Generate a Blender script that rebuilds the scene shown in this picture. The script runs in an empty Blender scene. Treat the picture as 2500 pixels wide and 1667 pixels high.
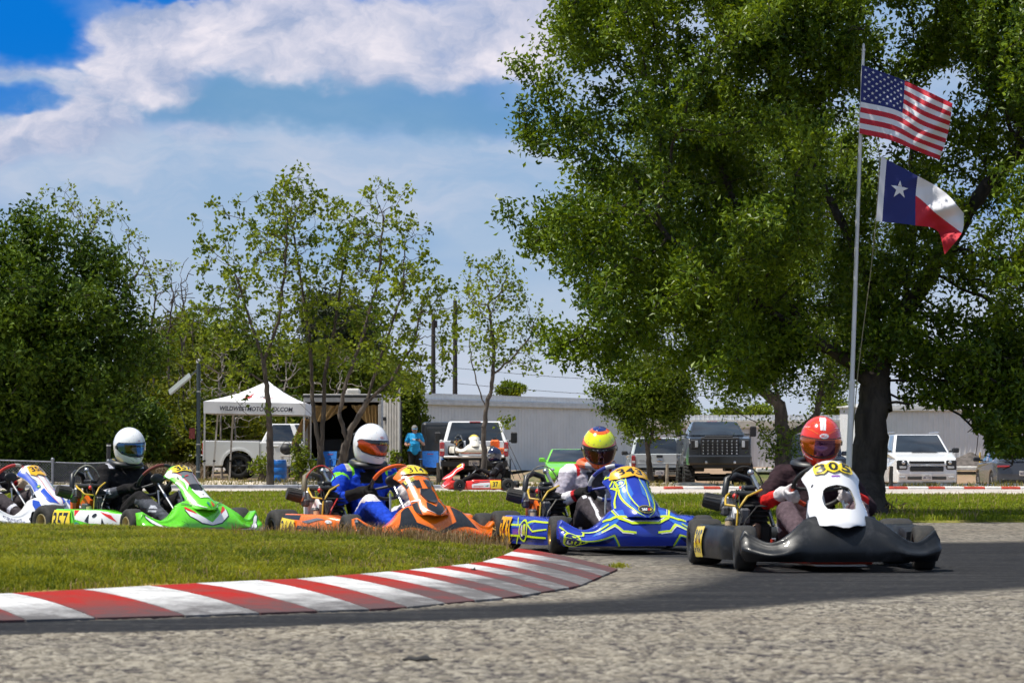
import bpy, bmesh, math, random
import numpy as np
from mathutils import Vector, Matrix, noise as mnoise

SC = bpy.context.scene
COL = SC.collection
R = math.radians

# ------------------------------------------------------------------ camera
F_PX, HZ, CAM_H = 6944.0, 1128.0, 0.63        # focal length in photo pixels, horizon row, camera height
PITCH = math.atan((HZ - 833.5) / F_PX)
cam_d = bpy.data.cameras.new('camera')
cam = bpy.data.objects.new('camera', cam_d); COL.objects.link(cam)
cam.location = (0, 0, CAM_H)
cam.rotation_euler = (math.pi / 2 + PITCH, 0, 0)
cam_d.sensor_width = 36; cam_d.lens = 36 * F_PX / 2500
cam_d.clip_start = 0.5; cam_d.clip_end = 3000
cam_d.dof.use_dof = True; cam_d.dof.focus_distance = 36.0; cam_d.dof.aperture_fstop = 10.0
SC.camera = cam

# ------------------------------------------------------------------ light
SUN_DIR = Vector((-0.42, -0.09, 0.90)).normalized()       # towards the sun
sun_d = bpy.data.lights.new('sun', 'SUN'); sun_d.energy = 5.0; sun_d.angle = R(0.53); sun_d.color = (1.0, 0.95, 0.86)
sun = bpy.data.objects.new('sun', sun_d); COL.objects.link(sun)
sun.rotation_euler = SUN_DIR.to_track_quat('Z', 'Y').to_euler(); sun.location = (-20, 20, 40)
vs = SC.view_settings
vs.view_transform = 'Standard'; vs.look = 'None'; vs.exposure = 0.30; vs.gamma = 1.0; vs.use_curve_mapping = False
cy = SC.cycles
cy.use_adaptive_sampling = True; cy.adaptive_threshold = 0.025; cy.adaptive_min_samples = 24
cy.use_denoising = True
try: cy.denoiser = 'OPENIMAGEDENOISE'
except Exception: pass
cy.max_bounces = 6; cy.diffuse_bounces = 3; cy.glossy_bounces = 3; cy.transmission_bounces = 4; cy.transparent_max_bounces = 12
cy.caustics_reflective = False; cy.caustics_refractive = False; cy.sample_clamp_indirect = 6
cy.time_limit = 620

# ------------------------------------------------------------------ node expressions
class NX:
    """A socket in a node tree with arithmetic."""
    def __init__(s, t, sock): s.t = t; s.k = sock
    def _m(s, op, *a):
        n = s.t.nodes.new('ShaderNodeMath'); n.operation = op
        for i, x in enumerate((s,) + a):
            if isinstance(x, NX): s.t.links.new(x.k, n.inputs[i])
            else: n.inputs[i].default_value = float(x)
        return NX(s.t, n.outputs[0])
    def __add__(s, o): return s._m('ADD', o)
    def __sub__(s, o): return s._m('SUBTRACT', o)
    def __mul__(s, o): return s._m('MULTIPLY', o)
    def __truediv__(s, o): return s._m('DIVIDE', o)
    __radd__ = __add__; __rmul__ = __mul__
    def rsub(s, o): return s._m('MULTIPLY', -1.0)._m('ADD', o)
    def clamp(s): n = s._m('ADD', 0.0); n.k.node.use_clamp = True; return n
    def pw(s, e): return s._m('POWER', e)
    def mx(s, o): return s._m('MAXIMUM', o)
    def mn(s, o): return s._m('MINIMUM', o)
    def fn(s, op, *a): return s._m(op, *a)
    def step(s, a, b):
        n = s.t.nodes.new('ShaderNodeMapRange'); n.interpolation_type = 'SMOOTHSTEP'
        s.t.links.new(s.k, n.inputs[0]); n.inputs[1].default_value = a; n.inputs[2].default_value = b
        n.inputs[3].default_value = 0; n.inputs[4].default_value = 1
        return NX(s.t, n.outputs[0])
def mixc(t, fac, a, b, mode='MIX'):
    n = t.nodes.new('ShaderNodeMix'); n.data_type = 'RGBA'; n.blend_type = mode
    for i, x in ((0, fac), (6, a), (7, b)):
        if isinstance(x, NX): t.links.new(x.k, n.inputs[i])
        elif i == 0: n.inputs[0].default_value = x
        else: n.inputs[i].default_value = (x[0], x[1], x[2], 1)
    return NX(t, n.outputs[2])
def tnoise(t, vec, scale, detail=4, rough=0.55, dist=0.0):
    n = t.nodes.new('ShaderNodeTexNoise'); n.inputs['Scale'].default_value = scale
    n.inputs['Detail'].default_value = detail; n.inputs['Roughness'].default_value = rough; n.inputs['Distortion'].default_value = dist
    if vec is not None: t.links.new(vec.k, n.inputs['Vector'])
    return NX(t, n.outputs['Fac'])
def tvor(t, vec, scale, feature='F1', out='Distance'):
    n = t.nodes.new('ShaderNodeTexVoronoi'); n.feature = feature; n.inputs['Scale'].default_value = scale
    if vec is not None: t.links.new(vec.k, n.inputs['Vector'])
    return NX(t, n.outputs[out])
def tmap(t, vec, scale):
    n = t.nodes.new('ShaderNodeMapping'); n.inputs['Scale'].default_value = scale
    t.links.new(vec.k, n.inputs['Vector']); return NX(t, n.outputs[0])
def tcoord(t, what='Object'):
    n = t.nodes.new('ShaderNodeTexCoord'); return NX(t, n.outputs[what])
def tattr(t, name, out='Fac'):
    n = t.nodes.new('ShaderNodeAttribute'); n.attribute_name = name; return NX(t, n.outputs[out])
def comb(t, x, y, z):
    n = t.nodes.new('ShaderNodeCombineXYZ')
    for i, q in enumerate((x, y, z)):
        if isinstance(q, NX): t.links.new(q.k, n.inputs[i])
        else: n.inputs[i].default_value = q
    return NX(t, n.outputs[0])

# ------------------------------------------------------------------ sky
world = bpy.data.worlds.new('World'); SC.world = world; world.use_nodes = True
t = world.node_tree; t.nodes.clear()
out = t.nodes.new('ShaderNodeOutputWorld'); bg = t.nodes.new('ShaderNodeBackground'); bg.inputs['Strength'].default_value = 0.06
t.links.new(bg.outputs[0], out.inputs[0])
sky = t.nodes.new('ShaderNodeTexSky'); sky.sky_type = 'NISHITA'; sky.sun_disc = False
sky.sun_elevation = math.asin(SUN_DIR.z); sky.sun_rotation = math.atan2(SUN_DIR.x, SUN_DIR.y)
sky.air_density = 1.0; sky.dust_density = 0.6; sky.ozone_density = 2.0
skc = NX(t, sky.outputs[0])
gen = tcoord(t, 'Generated')
sep = t.nodes.new('ShaderNodeSeparateXYZ'); t.links.new(gen.k, sep.inputs[0])
dx, dy, dz = (NX(t, sep.outputs[i]) for i in range(3))
az = dx.fn('ARCTAN2', dy); el = dz.fn('ARCSINE')
# clouds: a field over azimuth and elevation, wrinkled by noise
warp = tnoise(t, comb(t, az * 14.0, el * 22.0, 0.3), 1.0, 5, 0.6)
warp2 = tnoise(t, comb(t, az * 14.0, el * 22.0, 9.3), 1.0, 5, 0.6)
azw = az + (warp - 0.5) * 0.060; elw = el + (warp2 - 0.5) * 0.040
def blob(a0, e0, ra, re, soft=0.6):
    d = ((azw - a0) / ra).pw(2.0) + ((elw - e0) / re).pw(2.0)
    return d.step(1.0 + soft, 1.0 - soft)
def sqb(x): return x
def P2(px, py): return ((px * 1.063 - 1250) / F_PX, (HZ - py * 1.063) / F_PX)
def bl(px, py, w, h, soft=0.6):
    a, e = P2(px, py); return blob(a, e, w * 1.063 / F_PX, h * 1.063 / F_PX, soft)
fine = tnoise(t, comb(t, azw * 34.0, elw * 46.0, 2.7), 1.0, 7, 0.62)
broad = tnoise(t, comb(t, az * 7.0, el * 16.0, 5.1), 1.0, 4, 0.5)
open_blue = bl(30, 60, 185, 120, .6).mx(bl(40, 250, 120, 38, .8) * 0.9).mx(bl(500, -40, 260, 46, .6)).mx(bl(800, -5, 220, 34, .8) * 0.7).mx(bl(-900, 60, 300, 90, .8) * 0.7)
cumulus = bl(400, 105, 230, 115, .75).mx(bl(640, 105, 260, 105, .8)).mx(bl(930, 120, 260, 95, .9) * 0.92).mx(bl(1170, 60, 190, 110, .9) * 0.8).mx(bl(160, 300, 170, 80, .9) * 0.85).mx(bl(60, 175, 150, 30, .9) * 0.6).mx(bl(0, 345, 130, 60, .9) * 0.7).mx(bl(300, 215, 190, 60, .9) * 0.72).mx(bl(480, 330, 120, 36, .95) * 0.4).mx(bl(-700, 150, 420, 120, .8) * 0.8).mx(bl(3100, 200, 600, 130, .8) * 0.8)
band = bl(740, 255, 560, 52, .95).mx(bl(980, 215, 220, 36, .95) * 0.6).mx(bl(3000, 420, 700, 80, .9) * 0.7)
low = el.step(0.130, 0.05)                     # thin bright cloud sheet down to the horizon
k_hi = el.step(0.25, 0.7)
blue = mixc(t, el.step(0.04, 0.155), (0.71, 4.12, 8.8), (0.0426, 2.48, 9.09))
blue = mixc(t, k_hi, blue, skc)
veil = tnoise(t, comb(t, azw * 9.0, elw * 34.0, 7.7), 1.0, 6, 0.6)
sheet_c = mixc(t, el.step(0.01, 0.115), (7.6, 8.66, 10.1), (4.5, 6.6, 9.5))
sheet_c = mixc(t, (veil.step(0.38, 0.68) * 0.8), sheet_c, (8.52, 9.02, 10.5))
sheet = ((broad - 0.28) * 3.4).clamp().mx(low)
sheet = sheet.mx(bl(1800, 150, 720, 420, .7) * 0.95)
sheet = (sheet * open_blue.rsub(1.0)).clamp()
c = mixc(t, sheet * 0.96, blue, sheet_c)
c = mixc(t, (band * (veil * 1.1 + 0.45)).clamp() * 0.85, c, (1.75, 4.35, 7.6))
edge = (fine - 0.5) * 1.5 + (warp - 0.5) * 0.6
cm = (cumulus * 1.12 + edge * (cumulus * 0.6 + 0.5)).clamp().step(0.06, 0.98)
cm = (cm * (open_blue - (fine - 0.5) * 1.0).rsub(1.0).step(0.05, 0.80)).clamp()
puff = tnoise(t, comb(t, azw * 46.0, elw * 60.0, 4.2), 1.0, 7, 0.6)
lit = ((puff - 0.5) * 2.2 + (fine - 0.5) * 1.8 + (warp - 0.5) * 1.2 + cumulus * 0.5 - 0.02).clamp()
cum_c = mixc(t, lit, (5.1, 6.1, 8.7), (12.0, 11.3, 12.2))
c = mixc(t, cm * 0.93, c, cum_c)
t.links.new(c.k, bg.inputs['Color'])

# ------------------------------------------------------------------ points from photo pixels
_ct, _st = math.cos(PITCH), math.sin(PITCH)
def W(px, py, d):
    """World point at depth d on the ray through photo pixel (px, py) in the 2352-wide view."""
    x = (px * 1.06293 - 1250) / F_PX; y = (833.5 - py * 1.06293) / F_PX
    k = d / (_ct - y * _st)
    return Vector((x * k, d, CAM_H + k * (_st + y * _ct)))
def G(px, py, z=0.0):
    """Ground point at height z seen at pixel."""
    y = (833.5 - py * 1.06293) / F_PX
    slope = (_st + y * _ct) / (_ct - y * _st)
    d = (z - CAM_H) / slope
    return W(px, py, d)
def SX(px, d): return W(px, 1061, d).x
def PPM(d): return F_PX / 1.06293 / d            # pixels (2352 view) per metre at depth d

# ------------------------------------------------------------------ materials
MATS = {}
def mat(name, col, rough=0.5, metal=0.0, var=0.0, vs=8.0, bump=0.0, bs=40.0, coat=0.0, spec=0.5, emit=None, dirt=None, dscale=5.0, damt=0.5, alpha=None, trans=0.0, stretch=None):
    if name in MATS: return MATS[name]
    m = bpy.data.materials.new(name); m.use_nodes = True
    t = m.node_tree; b = t.nodes['Principled BSDF']
    b.inputs['Roughness'].default_value = rough; b.inputs['Metallic'].default_value = metal
    b.inputs['Specular IOR Level'].default_value = spec; b.inputs['Coat Weight'].default_value = coat; b.inputs['Coat Roughness'].default_value = 0.05
    if trans: b.inputs['Transmission Weight'].default_value = trans
    b.inputs['Base Color'].default_value = (*col, 1)
    co = tcoord(t)
    if stretch: co = tmap(t, co, stretch)
    cur = None
    if var:
        n = tnoise(t, co, vs, 6, 0.6)
        lo = [c * (1 - var) for c in col]; hi = [min(1, c * (1 + var)) for c in col]
        cur = mixc(t, n.step(0.3, 0.7), lo, hi)
    if dirt:
        n = tnoise(t, co, dscale, 8, 0.7, 0.6)
        cur = mixc(t, n.step(0.48, 0.75) * damt, cur if cur else col, dirt)
        rn = n * 0.35 + (rough - 0.12)
        t.links.new(rn.clamp().k, b.inputs['Roughness'])
    if cur: t.links.new(cur.k, b.inputs['Base Color'])
    if bump:
        n = tnoise(t, co, bs, 5, 0.6)
        bn = t.nodes.new('ShaderNodeBump'); bn.inputs['Strength'].default_value = min(1, bump); bn.inputs['Distance'].default_value = 0.01
        t.links.new(n.k, bn.inputs['Height']); t.links.new(bn.outputs[0], b.inputs['Normal'])
    MATS[name] = m
    return m
def leafmat(name, lo, hi, rough=0.38, trans=0.35, attr='tone', spec=0.5):
    if name in MATS: return MATS[name]
    m = bpy.data.materials.new(name); m.use_nodes = True
    t = m.node_tree; b = t.nodes['Principled BSDF']; o = t.nodes['Material Output']
    a = tattr(t, attr)
    c = mixc(t, a, lo, hi)
    t.links.new(c.k, b.inputs['Base Color']); b.inputs['Roughness'].default_value = rough; b.inputs['Specular IOR Level'].default_value = spec
    tr = t.nodes.new('ShaderNodeBsdfTranslucent')
    c2 = mixc(t, 1.0, c, (1.3, 1.15, 0.35), 'MULTIPLY'); t.links.new(c2.k, tr.inputs[0])
    mx = t.nodes.new('ShaderNodeMixShader'); mx.inputs[0].default_value = trans
    t.links.new(b.outputs[0], mx.inputs[1]); t.links.new(tr.outputs[0], mx.inputs[2]); t.links.new(mx.outputs[0], o.inputs[0])
    MATS[name] = m
    return m

# ------------------------------------------------------------------ mesh building
def link(o, parent=None):
    COL.objects.link(o)
    if parent is not None: o.parent = parent
    return o
def tag(o, label=None, cat=None, group=None, kind=None):
    if label: o['label'] = label
    if cat: o['category'] = cat
    if group: o['group'] = group
    if kind: o['kind'] = kind
    return o
def thing(name, label, cat, loc=(0, 0, 0), rz=0.0, group=None):
    o = bpy.data.objects.new(name, None); o.location = loc; o.rotation_euler = (0, 0, rz); o.empty_display_size = 0.1
    link(o); return tag(o, label, cat, group)
def copy_tree(o, parent=None):
    c = o.copy(); COL.objects.link(c); c.parent = parent
    for ch in o.children: copy_tree(ch, c)
    return c
def basis(d):
    d = Vector(d).normalized(); a = Vector((0, 0, 1)) if abs(d.z) < 0.95 else Vector((1, 0, 0))
    u = d.cross(a).normalized(); return u, d.cross(u).normalized(), d
class MB:
    def __init__(s): s.v = []; s.f = []; s.m = []; s.s = []
    def add(s, vs, fs, mat=0, smooth=False):
        b = len(s.v); s.v += [tuple(x) for x in vs]
        s.f += [[b + i for i in f] for f in fs]; s.m += [mat] * len(fs); s.s += [smooth] * len(fs)
    def box(s, c, size, mat=0, rot=None, ch=0.0):
        hx, hy, hz = size[0] / 2, size[1] / 2, size[2] / 2
        c = Vector(c); rot = rot or Matrix.Identity(3)
        if ch <= 0:
            vs = [c + rot @ Vector((x * hx, y * hy, z * hz)) for x in (-1, 1) for y in (-1, 1) for z in (-1, 1)]
            s.add(vs, [(0, 1, 3, 2), (4, 6, 7, 5), (0, 4, 5, 1), (2, 3, 7, 6), (0, 2, 6, 4), (1, 5, 7, 3)], mat); return
        ch = min(ch, hx * .98, hy * .98, hz * .98)
        ix = {}; vs = []
        for x in (-1, 1):
            for y in (-1, 1):
                for z in (-1, 1):
                    for k in range(3):
                        p = [x * (hx - ch), y * (hy - ch), z * (hz - ch)]; p[k] = (x * hx, y * hy, z * hz)[k]
                        ix[(x, y, z, k)] = len(vs); vs.append(c + rot @ Vector(p))
        fs = []
        def orient(f):
            ps = [vs[i] for i in f]; cc = sum(ps, Vector()) / len(ps)
            n = (ps[1] - ps[0]).cross(ps[2] - ps[0])
            return f if n.dot(cc - c) > 0 else f[::-1]
        for k in range(3):
            o = [i for i in range(3) if i != k]
            for sg in (-1, 1):
                q = []
                for a, b in ((-1, -1), (1, -1), (1, 1), (-1, 1)):
                    key = [0, 0, 0]; key[k] = sg; key[o[0]] = a; key[o[1]] = b
                    q.append(ix[(*key, k)])
                fs.append(orient(q))
            for a in (-1, 1):
                for b in (-1, 1):
                    q = []
                    for sg in (-1, 1):
                        key = [0, 0, 0]; key[k] = sg; key[o[0]] = a; key[o[1]] = b
                        pr = [ix[(*key, o[0])], ix[(*key, o[1])]]
                        q += pr if sg < 0 else pr[::-1]
                    fs.append(orient(q))
        for x in (-1, 1):
            for y in (-1, 1):
                for z in (-1, 1): fs.append(orient([ix[(x, y, z, k)] for k in range(3)]))
        s.add(vs, fs, mat, False)
    def tube(s, pts, r, n=8, mat=0, caps=True, smooth=True):
        pts = [Vector(p) for p in pts]; N = len(pts)
        rs = r if isinstance(r, (list, tuple)) else [r] * N
        u = None; vs = []; fs = []
        for i, p in enumerate(pts):
            d = (pts[min(i + 1, N - 1)] - pts[max(i - 1, 0)])
            if d.length < 1e-9: d = Vector((0, 0, 1))
            d.normalize()
            if u is None: u = basis(d)[0]
            u = (u - d * u.dot(d)); u = u.normalized() if u.length > 1e-6 else basis(d)[0]
            w = d.cross(u)
            for k in range(n):
                a = 2 * math.pi * k / n; vs.append(p + (u * math.cos(a) + w * math.sin(a)) * rs[i])
        for i in range(N - 1):
            for k in range(n):
                k2 = (k + 1) % n; fs.append((i * n + k, i * n + k2, (i + 1) * n + k2, (i + 1) * n + k))
        s.add(vs, fs, mat, smooth)
        if caps:
            s.add(vs[:n], [tuple(range(n))[::-1]], mat); s.add(vs[-n:], [tuple(range(n))], mat)
    def lathe(s, prof, o, d, n=24, mat=0, smooth=True, closed=False):
        u, w, d = basis(d); o = Vector(o); vs = []; fs = []
        for (r, h) in prof:
            for k in range(n):
                a = 2 * math.pi * k / n; vs.append(o + d * h + (u * math.cos(a) + w * math.sin(a)) * r)
        m = len(prof)
        for i in range(m if closed else m - 1):
            j = (i + 1) % m
            for k in range(n):
                k2 = (k + 1) % n; fs.append((i * n + k, i * n + k2, j * n + k2, j * n + k))
        s.add(vs, fs, mat, smooth)
    def cyl(s, a, b, r, n=16, mat=0, r2=None, smooth=True):
        s.tube([a, b], [r, r if r2 is None else r2], n, mat, True, smooth)
    def grid(s, fn, us, vs_, mat=0, smooth=True, flip=False, cu=False, matfn=None):
        b = []; nu, nv = len(us), len(vs_)
        for u in us:
            for v in vs_: b.append(fn(u, v))
        fs = []; ms = []
        for i in range(nu if cu else nu - 1):
            i2 = (i + 1) % nu
            for j in range(nv - 1):
                q = (i * nv + j, i2 * nv + j, i2 * nv + j + 1, i * nv + j + 1)
                fs.append(q[::-1] if flip else q)
                if matfn: ms.append(matfn(us[i], vs_[j]))
        k = len(s.m); s.add(b, fs, mat, smooth)
        if matfn: s.m[k:] = ms
    def ell(s, c, r, nu=16, nv=10, mat=0, rot=None):
        c = Vector(c); r = (r, r, r) if not isinstance(r, (tuple, list)) else r; rot = rot or Matrix.Identity(3)
        s.grid(lambda u, v: c + rot @ Vector((r[0] * math.cos(u) * math.cos(v), r[1] * math.sin(u) * math.cos(v), r[2] * math.sin(v))),
               [2 * math.pi * i / nu for i in range(nu)], [-math.pi / 2 + math.pi * j / nv for j in range(nv + 1)], mat, True, False, True)
    def prism(s, poly, a, b, fn, mat=0, smooth=False):
        """poly: 2D points, fn(x, y, h) -> 3D; extruded from h = a to b."""
        n = len(poly); vs = [fn(x, y, a) for x, y in poly] + [fn(x, y, b) for x, y in poly]
        fs = [tuple(range(n))[::-1], tuple(range(n, 2 * n))] + [(i, (i + 1) % n, n + (i + 1) % n, n + i) for i in range(n)]
        s.add(vs, fs, mat, smooth)
    def build(s, name, mats, parent=None, loc=None, bevel=0.0, seg=2, kind=None, fixn=False, weld=0.0):
        me = bpy.data.meshes.new(name); me.from_pydata(s.v, [], s.f)
        if not isinstance(mats, (list, tuple)): mats = [mats]
        for m in mats: me.materials.append(m)
        me.polygons.foreach_set('material_index', s.m); me.polygons.foreach_set('use_smooth', s.s)
        if bevel or fixn or weld:
            bm = bmesh.new(); bm.from_mesh(me)
            if weld or bevel: bmesh.ops.remove_doubles(bm, verts=bm.verts, dist=weld or 1e-5)
            if fixn or bevel: bmesh.ops.recalc_face_normals(bm, faces=bm.faces)
            if bevel:
                es = [e for e in bm.edges if len(e.link_faces) == 2 and e.calc_face_angle(0) > R(25)]
                bmesh.ops.bevel(bm, geom=es, offset=bevel, segments=seg, affect='EDGES', profile=0.5, clamp_overlap=True)
                for f in bm.faces: f.smooth = False
            bm.to_mesh(me); bm.free()
        me.update()
        o = bpy.data.objects.new(name, me); link(o, parent)
        if loc is not None: o.location = loc
        if kind: o['kind'] = kind
        return o
def np_mesh(name, co, quads, mats, parent=None, kind=None, tone=None, smooth=False, tri=False, mi=None):
    """Mesh straight from numpy arrays; quads is an N x 4 (or x 3) index array."""
    co = np.ascontiguousarray(co, dtype=np.float32); q = np.ascontiguousarray(quads, dtype=np.int32); k = q.shape[1]
    me = bpy.data.meshes.new(name); me.vertices.add(len(co)); me.vertices.foreach_set('co', co.ravel())
    me.loops.add(q.size); me.loops.foreach_set('vertex_index', q.ravel())
    me.polygons.add(len(q)); me.polygons.foreach_set('loop_start', np.arange(0, q.size, k, dtype=np.int32))
    try: me.polygons.foreach_set('loop_total', np.full(len(q), k, dtype=np.int32))
    except Exception: pass
    if not isinstance(mats, (list, tuple)): mats = [mats]
    for m in mats: me.materials.append(m)
    if mi is not None: me.polygons.foreach_set('material_index', np.ascontiguousarray(mi, dtype=np.int32))
    me.polygons.foreach_set('use_smooth', np.full(len(q), smooth, dtype=bool))
    if tone is not None:
        dom = 'FACE' if len(tone) == len(q) else 'POINT'
        a = me.attributes.new('tone', 'FLOAT', dom); a.data.foreach_set('value', np.ascontiguousarray(tone, dtype=np.float32))
    me.update(calc_edges=True); me.validate()
    o = bpy.data.objects.new(name, me); link(o, parent)
    if kind: o['kind'] = kind
    return o

# ------------------------------------------------------------------ flat print laid on curved surfaces
_tc = {}
def text2d(s, bold=0.0, shear=0.0):
    key = (s, bold, shear)
    if key in _tc: return _tc[key]
    cu = bpy.data.curves.new('t', 'FONT'); cu.body = s; cu.offset = bold; cu.shear = shear; cu.resolution_u = 3
    o = bpy.data.objects.new('t', cu); COL.objects.link(o)
    dg = bpy.context.evaluated_depsgraph_get(); me = bpy.data.meshes.new_from_object(o.evaluated_get(dg))
    me.calc_loop_triangles()
    v = np.array([x.co[:2] for x in me.vertices]); tr = [tuple(x.vertices) for x in me.loop_triangles]
    bpy.data.objects.remove(o); bpy.data.curves.remove(cu); bpy.data.meshes.remove(me)
    lo, hi = v.min(0), v.max(0)
    v = (v - (lo + hi) / 2) / (hi - lo)          # unit box centred on 0
    tris = [[tuple(v[i]) for i in f] for f in tr]
    _tc[key] = tris; return tris
def text_tris(s, cx, cy, w, h, bold=0.012, shear=0.0, rot=0.0, flipx=False):
    c, sn = math.cos(rot), math.sin(rot); o = []
    for tr in text2d(s, bold, shear):
        q = []
        for x, y in tr:
            x *= (-w if flipx else w); y *= h; q.append((cx + x * c - y * sn, cy + x * sn + y * c))
        o.append(q)
    return o
def poly_tris(pts):
    from mathutils.geometry import tessellate_polygon
    return [[pts[i] for i in tr] for tr in tessellate_polygon([[Vector((x, y, 0)) for x, y in pts]])]
def line_tris(pts, w):
    """A stroke of width w along a polyline, mitred."""
    P = [Vector(p) for p in pts]; n = len(P); L = []; Rr = []
    for i in range(n):
        a = (P[i] - P[i - 1]).normalized() if i > 0 else (P[1] - P[0]).normalized()
        b = (P[i + 1] - P[i]).normalized() if i < n - 1 else a
        m = (a + b); m = m.normalized() if m.length > 1e-6 else a
        nn = Vector((-m.y, m.x)); k = w / 2 / max(0.4, nn.dot(Vector((-a.y, a.x))))
        L.append(tuple(P[i] + nn * k)); Rr.append(tuple(P[i] - nn * k))
    o = []
    for i in range(n - 1): o += [[L[i], Rr[i], Rr[i + 1]], [L[i], Rr[i + 1], L[i + 1]]]
    return o
def ellipse_pts(cx, cy, rx, ry, n=24, rot=0):
    c, s = math.cos(rot), math.sin(rot)
    return [(cx + rx * math.cos(a) * c - ry * math.sin(a) * s, cy + rx * math.cos(a) * s + ry * math.sin(a) * c) for a in [2 * math.pi * i / n for i in range(n)]]
def ring_tris(cx, cy, rx, ry, w, n=24):
    o = ellipse_pts(cx, cy, rx, ry, n); k = ellipse_pts(cx, cy, rx - w * rx / max(rx, ry) if False else rx - w, ry - w * (ry / rx), n); T = []
    for i in range(n):
        j = (i + 1) % n; T += [[o[i], o[j], k[j]], [o[i], k[j], k[i]]]
    return T
def lay(mb, tris, S, off=0.0015, mat=0, maxe=0.08, sign=1.0):
    """Lay 2D triangles on the surface S(u, v), a little proud of it."""
    st = [tr for tr in tris]; fin = []
    while st:
        a, b, c = st.pop()
        e = [((a[0] - b[0]) ** 2 + (a[1] - b[1]) ** 2, 0), ((b[0] - c[0]) ** 2 + (b[1] - c[1]) ** 2, 1), ((c[0] - a[0]) ** 2 + (c[1] - a[1]) ** 2, 2)]
        m, k = max(e)
        if m > maxe * maxe:
            if k == 0: x = ((a[0] + b[0]) / 2, (a[1] + b[1]) / 2); st += [[a, x, c], [x, b, c]]
            elif k == 1: x = ((b[0] + c[0]) / 2, (b[1] + c[1]) / 2); st += [[a, b, x], [a, x, c]]
            else: x = ((c[0] + a[0]) / 2, (c[1] + a[1]) / 2); st += [[a, b, x], [x, b, c]]
        else: fin.append((a, b, c))
    cache = {}; vs = []; fs = []
    def pt(p):
        k = (round(p[0], 4), round(p[1], 4))
        if k not in cache:
            u, v = p; h = 0.004
            n = (S(u + h, v) - S(u - h, v)).cross(S(u, v + h) - S(u, v - h))
            n = n.normalized() * sign if n.length > 1e-12 else Vector()
            cache[k] = len(vs); vs.append(S(u, v) + n * off)
        return cache[k]
    for tr in fin:
        f = tuple(pt(p) for p in tr)
        if len(set(f)) == 3:
            ar = (tr[1][0] - tr[0][0]) * (tr[2][1] - tr[0][1]) - (tr[2][0] - tr[0][0]) * (tr[1][1] - tr[0][1])
            fs.append(f if (ar > 0) == (sign > 0) else f[::-1])
    mb.add(vs, fs, mat, True)
def cinterp(x, xs, ys):
    """Smooth interpolation through control points."""
    if x <= xs[0]: return ys[0]
    for i in range(len(xs) - 1):
        if x <= xs[i + 1]:
            h = xs[i + 1] - xs[i]; q = (x - xs[i]) / h
            m0 = (ys[i + 1] - ys[i - 1]) / (xs[i + 1] - xs[i - 1]) if i > 0 else (ys[i + 1] - ys[i]) / h
            m1 = (ys[i + 2] - ys[i]) / (xs[i + 2] - xs[i]) if i + 2 < len(xs) else (ys[i + 1] - ys[i]) / h
            return (2 * q**3 - 3 * q**2 + 1) * ys[i] + (q**3 - 2 * q**2 + q) * h * m0 + (-2 * q**3 + 3 * q**2) * ys[i + 1] + (q**3 - q**2) * h * m1
    return ys[-1]
def lin(a, b, n): return [a + (b - a) * i / (n - 1) for i in range(n)]
def rotz(a): return Matrix.Rotation(a, 3, 'Z')
rng = np.random.default_rng(7)
def sstep(x, a, b):
    q = np.clip((np.asarray(x, dtype=float) - a) / (b - a), 0, 1); return q * q * (3 - 2 * q)
def vnoise(x, y, seed=0):
    """Value noise on numpy arrays, -1..1."""
    x = np.asarray(x, float); y = np.asarray(y, float)
    xi = np.floor(x).astype(np.int64); yi = np.floor(y).astype(np.int64); xf = x - xi; yf = y - yi
    def h(a, b):
        n = (a * 374761393 + b * 668265263 + seed * 974634743) & 0x7fffffff
        n = ((n ^ (n >> 13)) * 1274126177) & 0x7fffffff
        return ((n ^ (n >> 16)) & 0xffff) / 32767.5 - 1
    u = xf * xf * (3 - 2 * xf); v = yf * yf * (3 - 2 * yf)
    return (h(xi, yi) * (1 - u) + h(xi + 1, yi) * u) * (1 - v) + (h(xi, yi + 1) * (1 - u) + h(xi + 1, yi + 1) * u) * v
def fbm(x, y, seed=0, o=4):
    s = 0; a = 1; n = 0
    for i in range(o): s = s + a * vnoise(x * 2**i, y * 2**i, seed + i * 17); n += a; a *= 0.5
    return s / n
def sdf(px, py, poly):
    """Signed distance to a polygon (negative inside)."""
    P = np.array(poly); n = len(P); d = np.full(px.shape, 1e18); ins = np.zeros(px.shape, bool)
    for i in range(n):
        a = P[i]; b = P[(i + 1) % n]; e = b - a
        wx = px - a[0]; wy = py - a[1]; q = np.clip((wx * e[0] + wy * e[1]) / (e @ e), 0, 1)
        d = np.minimum(d, (wx - e[0] * q)**2 + (wy - e[1] * q)**2)
        c = ((a[1] > py) != (b[1] > py)) & (px < e[0] * (py - a[1]) / (e[1] if abs(e[1]) > 1e-12 else 1e-12) + a[0])
        ins ^= c
    d = np.sqrt(d); return np.where(ins, -d, d)
def T(x, y):
    """Terrain height beyond the near circuit."""
    x = np.asarray(x, float); y = np.asarray(y, float)
    right = sstep(x, -0.2, 1.6)
    park = 0.05 * (1 - right) - 0.36 * right
    z = -0.03 + (park + 0.03) * sstep(y, 76, 84)
    z = z + right * (0.75 * sstep(y, 104.5, 107.5)) + (1 - right) * 0.15 * sstep(y, 100, 130)
    return z + 0.03 * fbm(x * 0.35, y * 0.2, 3) * sstep(y, 76, 90)
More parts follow.
